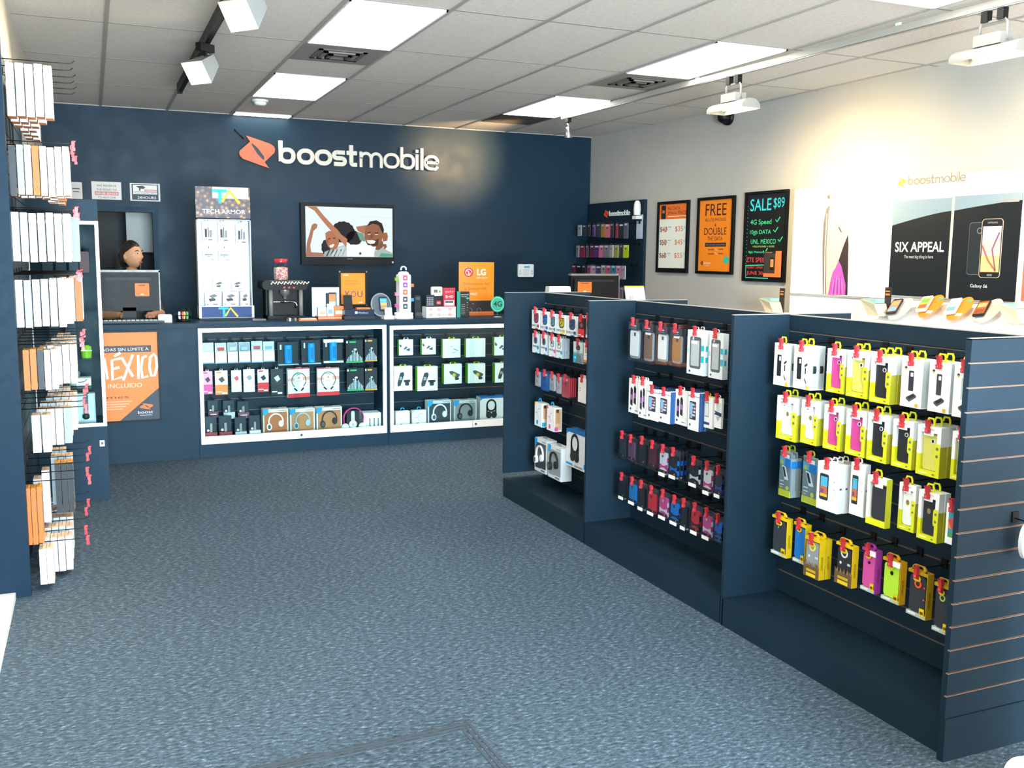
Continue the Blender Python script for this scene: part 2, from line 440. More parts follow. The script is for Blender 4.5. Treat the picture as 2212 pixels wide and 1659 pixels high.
def vent(k, j, label, dark=False):
    x0, x1 = k * T, (k + 1) * T; y0 = C3Y - (3 - j) * D2; y1 = y0 + T
    t = thing('ceiling_vent', label, 'air vent', ((x0 + x1) / 2, (y0 + y1) / 2, HC), group='ceiling vents')
    b = B(); h = T / 2 - 0.014
    if dark:
        b.box(-h, h, -h, h, -0.006, -0.0005, 'dark_return'); b.obj('grille_plate', t)
        b = B()
        for i in range(16): b.box(-h + 0.02, h - 0.02, -h + 0.03 + i * 0.035, -h + 0.036 + i * 0.035, -0.012, -0.006, '#2b2725')
        b.obj('louvre', t); return
    b.box(-h, h, -h, h, -0.008, -0.0005, 'vent_grey'); b.obj('face_plate', t)
    b = B()
    for i, q in enumerate((0.17, 0.125, 0.08)):
        z = -0.014 - 0.007 * i
        for x0_, x1_, y0_, y1_ in ((-q, q, -q, -q + 0.03), (-q, q, q - 0.03, q), (-q, -q + 0.03, -q, q), (q - 0.03, q, -q, q)): b.box(x0_, x1_, y0_, y1_, z, -0.008, ('#5f5d5a', '#757370', '#4c4a48')[i])
    b.obj('diffuser_cone', t)
vent(2, 1, 'square ceiling air vent between the two left light panels')
vent(6, 1, 'square ceiling air vent beside the right track, behind a light panel')
vent(6, 3, 'dark return grille in the ceiling near the back corner', True)

p = on_z(562, 216, HC)
t = thing('smoke_detector', 'small round white smoke detector on the ceiling by a light panel', 'smoke detector', (p.x, p.y, HC))
b = B(); b.lathe([(0.075, -0.001), (0.075, -0.016), (0.068, -0.02)], 'white_trim'); b.obj('base', t)
b = B(); b.lathe([(0.055, -0.02), (0.058, -0.034), (0.04, -0.05), (0.01, -0.052)], 'white_trim'); b.obj('sensor_dome', t)

# left track (black) with two box floods
b = B(); b.box(-0.018, 0.018, -3.9, 0, -0.075, -0.001, 'black_plastic'); b.box(-0.02, 0.02, -0.06, 0.0, -0.08, -0.001, 'black_plastic')
o = b.obj('track_rail', None, (0.597, -1.63, HC - 0.0)); tag(o, 'black lighting track on the ceiling, left of the light panels', 'track rail')
def box_flood(name, x, y, label, aim_deg, tip):
    t = thing(name, label, 'track light', (x, y, HC - 0.075)); t.rotation_euler[2] = math.radians(aim_deg)
    b = B(); b.box(-0.022, 0.022, -0.06, 0.06, -0.05, 0, 'black_plastic'); b.box(-0.008, 0.008, -0.008, 0.008, -0.11, -0.05, 'black_plastic'); b.obj('track_adapter', t)
    R = Matrix.Translation((0, 0, -0.14)) @ Matrix.Rotation(math.radians(tip), 4, 'X')
    b = B()
    # tapered housing, wide at the lens
    b.add([(-0.09, -0.10, -0.075), (0.09, -0.10, -0.075), (0.09, -0.10, 0.075), (-0.09, -0.10, 0.075), (-0.05, 0.06, -0.03), (0.05, 0.06, -0.03), (0.05, 0.06, 0.05), (-0.05, 0.06, 0.05)],
          [(4, 5, 6, 7)[::-1], (0, 1, 5, 4), (1, 2, 6, 5), (2, 3, 7, 6), (3, 0, 4, 7)], '#8c9191*')
    b.xf(R); b.obj('housing', t)
    b = B(); b.box(-0.085, 0.085, -0.102, -0.096, -0.07, 0.07, 'halogen'); b.xf(R); b.obj('lens', t)
    l = bpy.data.lights.new('flood_beam', 'AREA'); l.shape = 'RECTANGLE'; l.size = 0.16; l.size_y = 0.13; l.energy = 22.0; l.color = (1.0, 0.84, 0.6)
    lo = bpy.data.objects.new('flood_beam', l); COL.objects.link(lo); lo.parent = t; l.spread = math.radians(100)
    lo.matrix_local = R @ Matrix.Translation((0, -0.112, 0)) @ Matrix.Rotation(math.radians(-90), 4, 'X')
box_flood('track_light', 0.585, -3.75, 'white box flood lamp on the black left track', -52, 34)
box_flood('track_light', 0.62, -5.42, 'box flood lamp cut off by the top edge, on the black track', -52, 34)

# right track (white) with wall washers and a small spot
p0, p1 = on_z(1215, 257, HC - 0.06), on_z(2212, 2, HC - 0.06)
ta = math.atan2(p1.y - p0.y, p1.x - p0.x); tl = (p1 - p0).length + 2.6
b = B(); b.box(0, tl, -0.018, 0.018, 0.0, 0.04, 'track_white'); b.box(0.0, tl, -0.012, 0.012, -0.006, 0.0, 'grey_metal')
for q in (0.4, 2.2, 4.2, 6.0): b.box(q, q + 0.03, -0.01, 0.01, 0.04, 0.059, 'white_trim')
o = b.obj('track_rail', None, p0, ta); tag(o, 'white lighting track on the ceiling along the grey wall', 'track rail')
def on_track(u, v):
    p = on_z(u, v, HC - 0.066); return p
def washer(u, label, lit=True):
    # a trough-shaped halogen wall washer hung under the track
    s = 0.0
    best = min((abs(proj(p0 + (p1 - p0).normalized() * q)[0] - u), q) for q in [i * 0.01 for i in range(int(tl * 100))])[1]
    c = p0 + (p1 - p0).normalized() * best
    t = thing('wall_washer', label, 'track light', (c.x, c.y, HC - 0.066), ta, 'wall washers on the white track')
    b = B(); b.box(-0.07, -0.03, -0.02, 0.02, -0.06, 0.0, 'black_plastic'); b.obj('track_adapter', t); b = B(); b.box(0.03, 0.07, -0.02, 0.02, -0.06, 0, 'black_plastic'); b.obj('track_adapter', t)
    b = B(); b.tube([(-0.085, 0, -0.17), (-0.085, 0, -0.075), (-0.07, 0, -0.06), (0.07, 0, -0.06), (0.085, 0, -0.075), (0.085, 0, -0.17)], 0.008, 'silver_paint'); b.obj('yoke', t)
    b = B(); b.box(-0.085, 0.085, -0.05, 0.05, -0.19, -0.13, 'silver_paint'); b.obj('ballast_box', t)
    b = B()
    prof = []
    for i in range(9):
        a = math.radians(-10 + 200 * i / 8); prof.append((0.085 * math.cos(a), 0.06 * math.sin(a)))
    R = Matrix.Rotation(math.radians(25), 4, 'X')
    n = len(prof); L = 0.21
    vs = [(x, q[0], q[1] - 0.245) for x in (-L, L) for q in prof]
    fs = [(i, i + 1, n + i + 1, n + i) for i in range(n - 1)]
    b.add(vs, fs, 'silver_paint', True)
    b.add(vs, [tuple(range(n)), tuple(range(n, 2 * n))[::-1]], 'silver_paint')
    b.obj('reflector', t)
    b = B(); b.tube([(-0.12, 0, -0.232), (0.12, 0, -0.232)], 0.01, 'halogen'); b.obj('halogen_tube', t)
    if lit:
        l = bpy.data.lights.new('wash_beam', 'AREA'); l.shape = 'RECTANGLE'; l.size = 0.3; l.size_y = 0.1; l.energy = WASH_W; l.color = (1.0, 0.76, 0.36); l.spread = math.radians(100)
        lo = bpy.data.objects.new('wash_beam', l); COL.objects.link(lo); lo.parent = t
        lo.location = (0, 0.0, -0.262)
        lo.rotation_euler = (math.radians(66), 0, 0)
    return t
washer(1585, 'white halogen wall washer above the black camera dome')
washer(2150, 'white halogen wall washer cut by the top right corner')
washer(2900, 'white halogen wall washer beyond the right edge of the photo', False)
c = p0 + (p1 - p0).normalized() * 0.12 - Vector((0, 0, 0.006))
t = thing('spot_lamp', 'small chrome spot lamp at the far end of the white track', 'track light', (c.x, c.y, HC - 0.066))
b = B(); b.box(-0.02, 0.02, -0.03, 0.03, -0.04, 0.0, 'black_plastic'); b.tube([(0, 0, -0.03), (0, 0, -0.10)], 0.012, 'chrome'); b.obj('stem', t)
b = B(); b.lathe([(0.028, 0.0), (0.034, -0.08), (0.03, -0.1)], 'chrome', c=(0, 0, -0.09)); b.obj('spot_head', t)
b = B(); b.lathe([(0.017, 0.0), (0.02, 0.05), (0.017, 0.07)], 'chrome', c=(0.03, 0.0, -0.17), axis='y'); b.xf(Matrix.Identity(4)); b.obj('adjuster', t)
l = bpy.data.lights.new('spot_beam', 'SPOT'); l.energy = SPOT_W; l.color = (1.0, 0.66, 0.32); l.spot_size = math.radians(48); l.spot_blend = 1.0; l.shadow_soft_size = 0.03
lo = bpy.data.objects.new('spot_beam', l); COL.objects.link(lo); lo.location = c + Vector((-0.06, 0.13, -0.17))
tgt = on_y(985, 335, 0.0)
lo.rotation_euler = (tgt - lo.location).to_track_quat('-Z', 'Y').to_euler()

# dark camera dome on the right wall
s, z = on_wall(1566, 253, 0.05)
t = thing('camera_dome', 'black round security camera dome high on the grey wall', 'security camera', wall_pt(s, z), WROT)
b = B(); b.lathe([(0.075, -0.001), (0.075, -0.03), (0.06, -0.035)], 'black_plastic', axis='y'); b.obj('mount', t)
b = B(); b.lathe([(0.058, -0.034), (0.06, -0.07), (0.045, -0.105), (0.015, -0.12)], 'black_plastic', axis='y'); b.xf(Matrix.Identity(4)); b.obj('dome', t)

# ================================================================== black gondola: three back-to-back slatwall units
GX0, GX1, GXB = 2.39, 3.035, 2.69
GY = [-4.458, -5.662, -6.997, -8.262]
GZ = 1.395; DECK = 0.125
GROOVES = [1.322 - 0.0782 * i for i in range(15)]
def slat_face(b, x0, x1, y0, y1, z0, z1, grooves, m, lipm='groove_lip', depth=0.009, gap=0.0062):
    """a slatwall board in the local (x, z) plane: face at y0, boards y0..y1 with T-grooves; the raw lip of each groove shows as a pale line"""
    b.box(x0, x1, y0 + depth, y1, z0, z1, m)
    g = sorted([q for q in grooves if z0 + 0.02 < q < z1 - 0.02])
    lo = z0
    for q in g + [None]:
        hi = z1 if q is None else q - gap / 2
        b.box(x0, x1, y0, y0 + depth, lo, hi, m)
        if q is not None:
            b.box(x0, x1, y0 + 0.0005, y0 + depth - 0.0005, q - gap / 2, q - gap / 2 + 0.0012, lipm)
            b.box(x0, x1, y0 + depth - 0.0015, y0 + depth, q - gap / 2 + 0.0012, q, lipm)
            lo = q + gap / 2
R90 = Matrix.Rotation(math.radians(-90), 4, 'Z')     # local -Y (front) -> world -X, local X -> world -Y
UNITS = ['far', 'middle', 'near']
for i in range(3):
    ya, yb = GY[i], GY[i + 1]
    lab = ['black slatwall gondola unit farthest from the camera, stocked with headphone boxes', 'black slatwall gondola unit in the middle of the row', 'black slatwall gondola unit nearest the camera, with slatted end panel'][i]
    t = thing('gondola_unit', lab, 'shop display', (GXB, (ya + yb) / 2, 0), group='black gondola units')
    L = ya - yb
    g = 0.012
    b = B()
    b.box(-(GXB - GX0), GX1 - GXB, -L / 2 + g, L / 2 - g, 0, DECK, 'laminate')
    b.obj('base', t)
    b = B()
    b.box(-(GXB - GX0) + 0.004, -0.004, -L / 2 + g, L / 2 - g, DECK, DECK + 0.003, 'laminate')
    b.box(0.026, GX1 - GXB - 0.004, -L / 2 + g, L / 2 - g, DECK, DECK + 0.003, 'laminate'); b.obj('deck', t)
    b = B(); slat_face(b, -L / 2 + 0.01, L / 2 - 0.01, 0, 0.024, DECK + 0.003, GZ - 0.003, GROOVES, 'laminate', 'groove_back'); b.xf(R90); b.obj('slatwall_panel', t)
    b = B(); b.box(-0.002, 0.026, -L / 2, L / 2, GZ - 0.003, GZ, 'grid_bar'); b.obj('top_cap', t)
    for y, nm in ((L / 2 - 0.009, 'side_panel'),) + (((-L / 2 + 0.009, 'side_panel'),) if i == 2 else ()):
        b = B()
        b.box(-(GXB - GX0), -0.002, y - 0.009, y + 0.009, 0 if i else 0.16, GZ, 'laminate'); b.box(0.026, GX1 - GXB, y - 0.009, y + 0.009, 0, GZ, 'laminate')
        b.box(-(GXB - GX0), GX1 - GXB, y - 0.009, y + 0.009, GZ, GZ + 0.0025, 'grid_bar')
        b.obj(nm, t)
    if i == 2:
        b = B(); slat_face(b, -0.335, 0.36, 0, 0.022, 0.15, GZ + 0.003, GROOVES, 'laminate')
        b.box(-0.335, 0.36, -0.004, 0.022, 0, 0.148, 'laminate'); b.box(-0.335, 0.36, 0.0, 0.022, GZ, GZ + 0.0035, 'grid_bar')
        b.xf(Matrix.Translation((0, -L / 2 - 0.022, 0))); b.obj('end_panel', t)

# ------------------------------------------------------------------ hooks
HOOKS = {}
def hook_proto(length, lock, plate=True):
    k = (round(length, 2), lock, plate)
    if k not in HOOKS:
        b = B()
        pts = [(0, 0.0, 0), (0, -k[0] + 0.03, 0), (0, -k[0] + 0.012, 0.004), (0, -k[0], 0.014)]
        b.tube(pts, 0.0024, 'black_wire', 5)
        if plate: b.box(-0.014, 0.014, -0.006, 0.0, -0.012, 0.022, 'black_plastic')
        out = [('peg_hook', b.mesh('peg_hook'), None)]
        if lock:
            b = B(); y = -k[0] + 0.012
            b.box(-0.0065, 0.0065, y - 0.006, y + 0.008, -0.010, 0.010, 'red_plastic'); b.box(-0.0055, 0.0055, y - 0.005, y + 0.005, -0.018, -0.010, 'red_plastic'); b.box(-0.0075, 0.0075, y - 0.007, y + 0.007, -0.034, -0.018, 'red_plastic')
            b.rr(-0.0075, 0.0075, 0.006, 0.0135, 0.003, y - 0.010, y + 0.005, 'red_plastic'); b.box(-0.003, 0.003, y - 0.0078, y - 0.007, -0.029, -0.022, '#e06a70')
            out.append(('stop_lock', b.mesh('stop_lock'), 0))
        HOOKS[k] = out
    return HOOKS[k]

# ------------------------------------------------------------------ packaged goods
PROTO = {}
def face(b, W, H):
    def r(x0, v0, x1, v1, m, k=1): b.box(-W / 2 + x0 * W, -W / 2 + x1 * W, -0.0006 * k, 0, H * (1 - v1), H * (1 - v0), m)
    def rr(x0, v0, x1, v1, m, k=1, rad=0.15): b.rr(-W / 2 + x0 * W, -W / 2 + x1 * W, H * (1 - v1), H * (1 - v0), rad * W * (x1 - x0), -0.0006 * k, 0, m)
    def el(x, v, rx, rz, m, k=1): b.ell(-W / 2 + x * W, H * (1 - v), rx * W, rz * W, -0.0006 * k, 0, m, 14)
    def tx(s, x, v, h, m, w=None, k=2): b.text(s, -W / 2 + x * W, H * (1 - v), h * H, m, y=-0.0006 * k - 0.0003, w=w and w * W)
    def po(pts, m, k=1): b.pris([(-W / 2 + x * W, H * (1 - v)) for x, v in pts], -0.0006 * k, 0, m)
    return r, rr, el, tx, po
def tab(m, w=0.036, h=0.03, d=0.003, y=0.004):
    b = B()
    p = [(-w / 2, 0), (-w / 2, h * 0.6), (-w / 3, h), (w / 3, h), (w / 2, h * 0.6), (w / 2, 0)]
    q = [(x * 0.62, 0.004 + z * 0.68) for x, z in p]
    n = len(p); vs = [(x, yy, z) for yy in (y, y + d) for x, z in p + q]
    fs = []
    for i in range(n - 1):
        a, c = i, i + 1; e, f = n + i, n + i + 1
        fs += [(a, c, f, e), (a + 2 * n, e + 2 * n, f + 2 * n, c + 2 * n), (a, a + 2 * n, c + 2 * n, c), (e, f, f + 2 * n, e + 2 * n)]
    b.add(vs, fs, m); b.box(-w / 2, w / 2, y, y + d, -0.001, 0.0045, m)
    return b
def holed_card(b, W, H, y0, y1, m, hh=0.014):
    """a flat card with the top strip for the hang hole"""
    b.rr(-W / 2, W / 2, 0, H, 0.004, y0, y1, m)
def mesh_up(b, dz):
    b.v = [(x, y, z + dz) for x, y, z in b.v]; return b

def make(kind, W, H, D, c1='#111111', c2='#ffffff', c3='#888888'):
    key = (kind, round(W, 3), round(H, 3), round(D, 3), c1, c2, c3)
    if key in PROTO: return PROTO[key]
    b = B(); r, rr, el, tx, po = face(b, W, H); kids = []
    Wh = '#f4f6f6'; Y = '#d9dc24'
    def box(m): b.box(-W / 2, W / 2, 0, D, 0, H, m)
    def kid(name, bb): kids.append((name, bb.mesh(name), 0))
    root = 'phone_case_box'
    if kind == 'acc':            # white carton, printed black phone and loose accessories
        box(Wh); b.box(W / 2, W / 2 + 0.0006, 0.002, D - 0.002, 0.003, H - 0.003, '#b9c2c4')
        rr(.2, .27, .46, .78, '#23252a'); rr(.33, .31, .43, .41, '#dfe3e6', 2)
        r(.62, .26, .74, .31, '#c8ccd0'); po([(.62, .44), (.78, .38), (.8, .43), (.64, .49)], '#2b2d31'); r(.66, .5, .72, .64, '#2b2d31'); po([(.64, .72), (.78, .84), (.75, .87), (.64, .78)], '#54585c')
        el(.16, .18, .05, .05, '#d6d37a'); r(.12, .06, .62, .075, '#c9cdcf'); r(.74, .9, .9, .99, '#e0b83a')
        b.ell(W / 2, H * .47, 0.006, 0.016, D * .3, D * .7, '#2b2d31')
        kid('hang_tab', mesh_up(tab(Y), H))
    elif kind == 'win':          # white over yellow carton with a window onto the phone case
        f = .16; dz = D
        for x0, x1 in ((-W / 2, -W / 2 + f * W), (W / 2 - f * W, W / 2)):
            b.box(x0, x1, 0, dz, H * .42, H, Wh); b.box(x0, x1, 0, dz, 0, H * .42, Y)
        xi = W / 2 - f * W; b.box(-xi, xi, 0, dz, 0, H * .11, Y); b.box(-xi, xi, 0, dz, H * .87, H, Wh); b.box(-xi, xi, dz * .8, dz, H * .11, H * .87, '#cfd3d4')
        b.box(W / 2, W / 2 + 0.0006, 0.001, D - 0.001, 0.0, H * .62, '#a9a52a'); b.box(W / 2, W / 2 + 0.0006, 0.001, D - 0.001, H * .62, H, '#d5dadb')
        po([(.8, .32), (.97, .32), (1.0, .36), (1.0, .62), (.97, .66), (.8, .66), (.76, .62), (.76, .36)], Y); el(.88, .42, .055, .055, '#6f7566', 2); el(.88, .57, .055, .055, '#6f7566', 2)
        r(.2, .05, .72, .07, '#c3c9cb'); r(.12, .93, .5, .955, '#eef0a8'); r(.72, .93, .82, .96, '#7f833a')
        kid('hang_tab', mesh_up(tab(Y), H))
        k = B(); k.rr(-W * .30, W * .30, H * .12, H * .84, 0.012, dz * .25, dz * .75, c1)
        if c3 == 'logo': k.ell(-W * .02, H * .6, 0.008, 0.010, dz * .25 - 0.001, dz * .3, '#8a7a4a'); k.ell(-W * .2, H * .8, 0.004, 0.004, dz * .25 - 0.001, dz * .3, '#4a4d52')
        else: k.rr(W * .02, W * .2, H * .66, H * .75, 0.008, dz * .25 - 0.0012, dz * .3, '#e6e9ea'); k.ell(W * .11, H * .705, 0.005, 0.006, dz * .25 - 0.002, dz * .3, '#26282c')
        kid('phone_case', k)
        k = B(); k.box(-W * .22, W * .2, -0.0012, 0.0, H * .81, H * .89, '#ffffff'); k.box(-W * .18, W * .1, -0.0016, -0.0008, H * .84, H * .85, '#9aa0a4'); kid('price_sticker', k)
    elif kind == 'duo':          # white carton: upright phone above a lying one
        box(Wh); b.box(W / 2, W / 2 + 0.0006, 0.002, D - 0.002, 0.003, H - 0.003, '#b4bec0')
        rr(.36, .24, .60, .66, c1); rr(.45, .28, .57, .36, '#dfe3e6', 2)
        po([(.28, .80), (.62, .70), (.76, .74), (.76, .78), (.44, .89), (.28, .84)], '#50565b'); po([(.34, .80), (.62, .72), (.71, .75), (.44, .84)], '#2a2e33', 2)
        el(.2, .19, .06, .06, '#3a3d40'); po([(.14, .2), (.26, .2), (.2, .245)], '#d4b93a', 2); r(.2, .07, .62, .085, '#b9bec2'); r(.72, .91, .86, .985, '#dfa92e')
        kid('hang_tab', mesh_up(tab(Y), H))
    elif kind == 'glassprot':    # screen protector blister: blue top, grey card, lime foot
        root = 'screen_protector_pack'
        holed_card(b, W, H, 0.0, 0.003, '#7c8a90'); b.box(-W / 2, W / 2, 0.003, D, 0, H * .86, '#8b979c')
        b.box(W / 2, W / 2 + 0.0006, 0.001, D, H * .64, H * .8, '#1f78c8')
        r(0, .13, 1, .30, '#5fb0dc'); r(.45, .16, .95, .34, '#1d7fd0', 2); r(.4, .07, .8, .15, '#ffffff', 2); po([(.2, .32), (.5, .34), (.78, .62), (.45, .62)], '#e9edee', 2); po([(.26, .35), (.44, .36), (.62, .56), (.45, .56)], '#23282c', 3)
        po([(.08, .2), (.28, .22), (.28, .3), (.08, .28)], '#c8cf30', 2); r(0, .86, 1, 1, '#d7db2c', 2); el(.72, .8, .12, .12, '#d7db2c', 2); r(.1, .66, .4, .68, '#dfe6e8', 2); r(.1, .74, .4, .76, '#dfe6e8', 2); r(.08, .8, .3, .82, '#c8cf30', 2)
        kid('hang_tab', mesh_up(tab('#8f9426', h=0.024), H))
        k = B(); k.box(-W / 2 + 0.002, W / 2 - 0.002, -0.006, -0.002, 0.004, H - 0.006, 'clear'); kid('clear_shell', k)
    elif kind == 'phonecard':    # plain white carton with a phone printed on the front
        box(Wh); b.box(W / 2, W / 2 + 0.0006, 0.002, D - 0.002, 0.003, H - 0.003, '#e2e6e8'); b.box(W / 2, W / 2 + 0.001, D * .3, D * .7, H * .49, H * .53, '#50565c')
        rr(.13, .24, .55, .79, '#2b333a'); r(.18, .3, .5, .72, '#4fb0d4', 2); r(.18, .5, .5, .66, '#c56a4c', 3); r(.18, .66, .5, .72, '#e8b83c', 3); r(.2, .56, .34, .64, '#7a4a7a', 4)
        el(.82, .36, .02, .02, '#7d868c'); el(.82, .52, .02, .02, '#7d868c')
        kid('hang_tab', mesh_up(tab(Wh, w=0.03, h=0.022), H))
    elif kind == 'forward':      # yellow-footed carton with a wide clear window
        b.box(-W / 2, W / 2 - .002, 0, D, 0, H * .13, '#dfe02a'); b.box(-W / 2, W / 2 - .002, 0, D, H * .88, H, Wh); b.box(-W / 2 + .14 * W, W / 2 - .002, D * .85, D, H * .13, H * .88, '#c9cf3a'); b.box(-W / 2, -W / 2 + .14 * W, 0, D, H * .13, H * .88, Wh)
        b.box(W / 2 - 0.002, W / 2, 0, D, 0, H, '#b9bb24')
        kid('hang_tab', mesh_up(tab('#c9cc22'), H))
        k = B(); k.rr(-W * .24, W * .44, H * .14, H * .82, 0.012, D * .1, D * .7, c1); kid('phone_case', k)
        k = B(); k.box(-W * .1, W * .3, -0.0012, 0, H * .8, H * .9, '#ffffff'); kid('price_sticker', k)
    elif kind == 'phonefront':   # narrow white pack with a bright phone screen
        box(Wh); rr(.1, .08, .92, .95, '#ffffff', 1, .1); r(.2, .18, .84, .82, '#3f9ab0', 2); r(.2, .36, .84, .6, '#e2913a', 3); po([(.2, .4), (.6, .3), (.84, .5), (.5, .62)], '#c4504c', 4); r(.2, .7, .84, .82, '#4f9a5c', 3)
        kid('hang_tab', mesh_up(tab('#b9bdb8', w=0.026, h=0.02), H))
    elif kind == 'def':          # rugged case in a see-through pack with coloured side flap and badge
        root = 'rugged_case_box'
        b.box(-W / 2, W / 2 - .003, D * .8, D, H * .08, H * .93, '#30343a'); b.box(W / 2 - 0.003, W / 2, 0, D, 0, H, c2); b.box(-W / 2, W / 2 - .003, 0, D, H * .93, H, c2); b.box(-W / 2, W / 2 - .003, 0, D, 0, H * .08, '#b8c6c0' if c3 != 'wood' else '#6b5138')
        b.text('DEFENDER', 0, 0, 0.010, '#3a3310', y=0, w=H * .34)
        n = len(b.v) - len(GLYPH[('DEFENDER', 0.0)][0])
        b.xf(Matrix.Translation((W / 2 + 0.0006, D / 2 + 0.004, H * .42)) @ Matrix.Rotation(math.radians(90), 4, 'Z') @ Matrix.Rotation(math.radians(-90), 4, 'Y'), n)
        if c3 == 'wood':
            po([(0, 1), (0, .62), (.2, .72), (.4, .66), (.6, .74), (.8, .62), (1, .66), (1, 1)], '#6b5138', 2); r(.2, .9, .8, .98, '#e6c51c', 4); r(.2, .8, .8, .86, '#c9a91c', 4)
            for q in range(5): po([(.1 + .2 * q, .7), (.16 + .2 * q, .6), (.2 + .2 * q, .72)], '#8d7256', 3)
        else:
            r(.68, .78, .92, .95, '#e6c51c', 3); r(.1, .935, .5, .965, '#e8eeec', 3)
            r(.72, .84, .88, .9, '#5a4c10', 4)
        rr(.28, .10, .66, .22, '#e2bd1e', 4, .4); r(.36, .145, .58, .175, '#4a3c10', 5)
        kid('hang_tab', mesh_up(tab(c2, w=W * .7, h=0.022, d=0.006), H))
        k = B(); k.rr(-W * .42, W * .38, H * .1, H * .9, 0.014, D * .12, D * .75, c1)
        if c3.startswith('ring'):
            k.ring(0, H * .72, W * .17, W * .105, D * .12 - 0.002, D * .2, '#ff5a2a' if c3 == 'ring1' else '#a9cf6a', 18); k.ell(0, H * .72, W * .10, W * .10, D * .12 - 0.001, D * .2, '#33363d', 14)
            if c3 == 'ring1': k.box(W * .28, W * .36, D * .12 - .001, D * .2, H * .66, H * .69, '#e4472a'); k.box(W * .28, W * .36, D * .12 - .001, D * .2, H * .4, H * .43, '#e4472a')
        elif c3 == 'wood': k.ring(-W * .02, H * .77, W * .2, W * .13, D * .12 - .002, D * .2, '#d8dde0' if c1 != '#8e9498' else '#e6d94a', 14); k.ell(-W * .22, H * .52, W * .06, W * .06, D * .12 - .001, D * .2, '#d9dde0'); k.box(W * .18, W * .34, D * .12 - .001, D * .2, H * .5, H * .55, '#c4cacc')
        elif c3 == 'hole': k.ell(0, H * .68, W * .085, W * .085, D * .12 - .002, D * .2, '#17191c')
        else: k.ell(-W * .1, H * .72, W * .04, W * .04, D * .12 - .001, D * .2, '#9aa2a8')
        kid('phone_case', k)
        if c3 == 'hole' : k = B(); k.box(W * .08, W * .46, -0.004, -0.001, H * .86, H * .98, '#ffffff'); kid('price_sticker', k)
    elif kind == 'clam':         # clear clamshell over a dark card and a phone case
        root = 'phone_case_clamshell'
        b.box(-W / 2 + .003, W / 2 - .003, D * .7, D * .8, H * .1, H * .98, '#454c58'); r(.06, .02, .94, .2, '#39424f'); r(.3, .09, .7, .12, '#aeb6bf', 2); r(.3, .15, .7, .165, '#8f99a5', 2)
        k = B(); k.rr(-W * .36, W * .36, H * .08, H * .80, 0.014, D * .2, D * .6, '#8f979b'); k.rr(-W * .35, W * .35, H * .14, H * .77, 0.010, D * .2 - 0.002, D * .5, c1); k.box(-W * .02, W * .12, D * .2 - .003, D * .3, H * .64, H * .73, '#4b4f55'); k.ring(W * .05, H * .685, 0.007, 0.004, D * .2 - .004, D * .3, '#2b2d31', 10)
        if c3 == 'tag': k.box(-W * .22, W * .2, D * .2 - .004, D * .3, H * .735, H * .79, '#ffffff')
        kid('phone_case', k)
        k = B(); k.box(-W / 2, W / 2, 0.0, D, 0, H, 'clear'); kid('clear_shell', k)
        k = B(); k.box(-W * .35, W * .35, 0.002, 0.004, H - 0.004, H + 0.016, 'smoke_clear'); kid('hang_tab', k)
    elif kind == 'frame':        # white carton, grey bumper case on the front
        box('#dfe6ea'); rr(.16, .14, .82, .86, '#5b5f66', 1, .14); rr(.24, .22, .72, .80, '#aeb7ba', 2, .06); el(.36, .18, .05, .05, '#c8ced2', 3); r(.24, .245, .6, .3, '#ffffff', 3)
        r(.85, .32, 1, .44, '#27b4cc', 3); r(.85, .56, 1, .70, '#27b4cc', 3); r(0, .42, .1, .52, '#9fd0da'); po([(.12, .93), (.18, .9), (.24, .93), (.18, .965)], '#33373d'); b.box(W / 2, W / 2 + 0.0006, D * .3, D * .7, H * .3, H * .42, '#27b4cc'); b.box(W / 2, W / 2 + 0.0006, D * .3, D * .7, H * .55, H * .67, '#27b4cc')
        kid('hang_tab', mesh_up(tab('#c9d2d6', w=0.03, h=0.018), H))
    elif kind == 'twophones':    # white carton with two slim phones and a violet glow
        box(Wh)
        for x, v in ((.14, .26), (.42, .2)): po([(x, v + .04), (x + .1, v - .02), (x + .2, v + .06), (x + .2, v + .54), (x, v + .5)], '#2b2a30'); rr(x + .03, v + .2, x + .17, v + .36, '#a061a8', 2, .4)
        po([(.1, .88), (.18, .84), (.26, .88), (.18, .93)], '#33373d'); r(.55, .9, .8, .925, '#6d757a')
        kid('hang_tab', mesh_up(tab(Wh, w=0.04, h=0.016), H))
    elif kind == 'homescreen':   # white carton, phone with home screen, blue side
        box(Wh); b.box(W / 2, W / 2 + 0.0008, 0, D, 0, H, '#274f86'); r(0, .1, 1, .115, '#3d6ea6')
        rr(.12, .24, .72, .72, '#2f3a46', 1, .1); r(.16, .28, .4, .68, '#7fb0d8', 2)
        for i in range(3):
            for j in range(4): r(.42 + .09 * i, .3 + .09 * j, .48 + .09 * i, .35 + .09 * j, ('#d9dde2', '#b48fb8', '#c96a6a', '#cfd6dc')[(i + j) % 4], 3)
        el(.24, .62, .05, .05, '#d2503c', 3); el(.34, .6, .04, .04, '#c9a03c', 4); po([(.12, .86), (.2, .82), (.28, .86), (.2, .91)], '#33373d')
        kid('hang_tab', mesh_up(tab('#24456f', w=0.05, h=0.014), H))
    elif kind == 'clearcase':    # white carton with a clear case pictured
        box(Wh); rr(.2, .2, .62, .66, '#9aa39c', 1, .1); rr(.25, .24, .58, .62, '#e4ebea', 2, .1); r(.1, .82, .7, .9, '#2a4a78'); r(.0, .0, 1, .03, '#d8c63a')
        kid('hang_tab', mesh_up(tab('#c9bd2a', w=0.03, h=0.014), H))
    elif kind == 'arrow':        # narrow white carton with a grey case and a navy arrow band
        box(Wh); rr(.25, .16, .9, .5, '#d5dbde', 1, .1); po([(0, .44), (1, .48), (1, .6), (0, .56), (.2, .5)], '#2c4058', 2); po([(.2, .62), (.9, .6), (.55, .78)], '#b9c2c4')
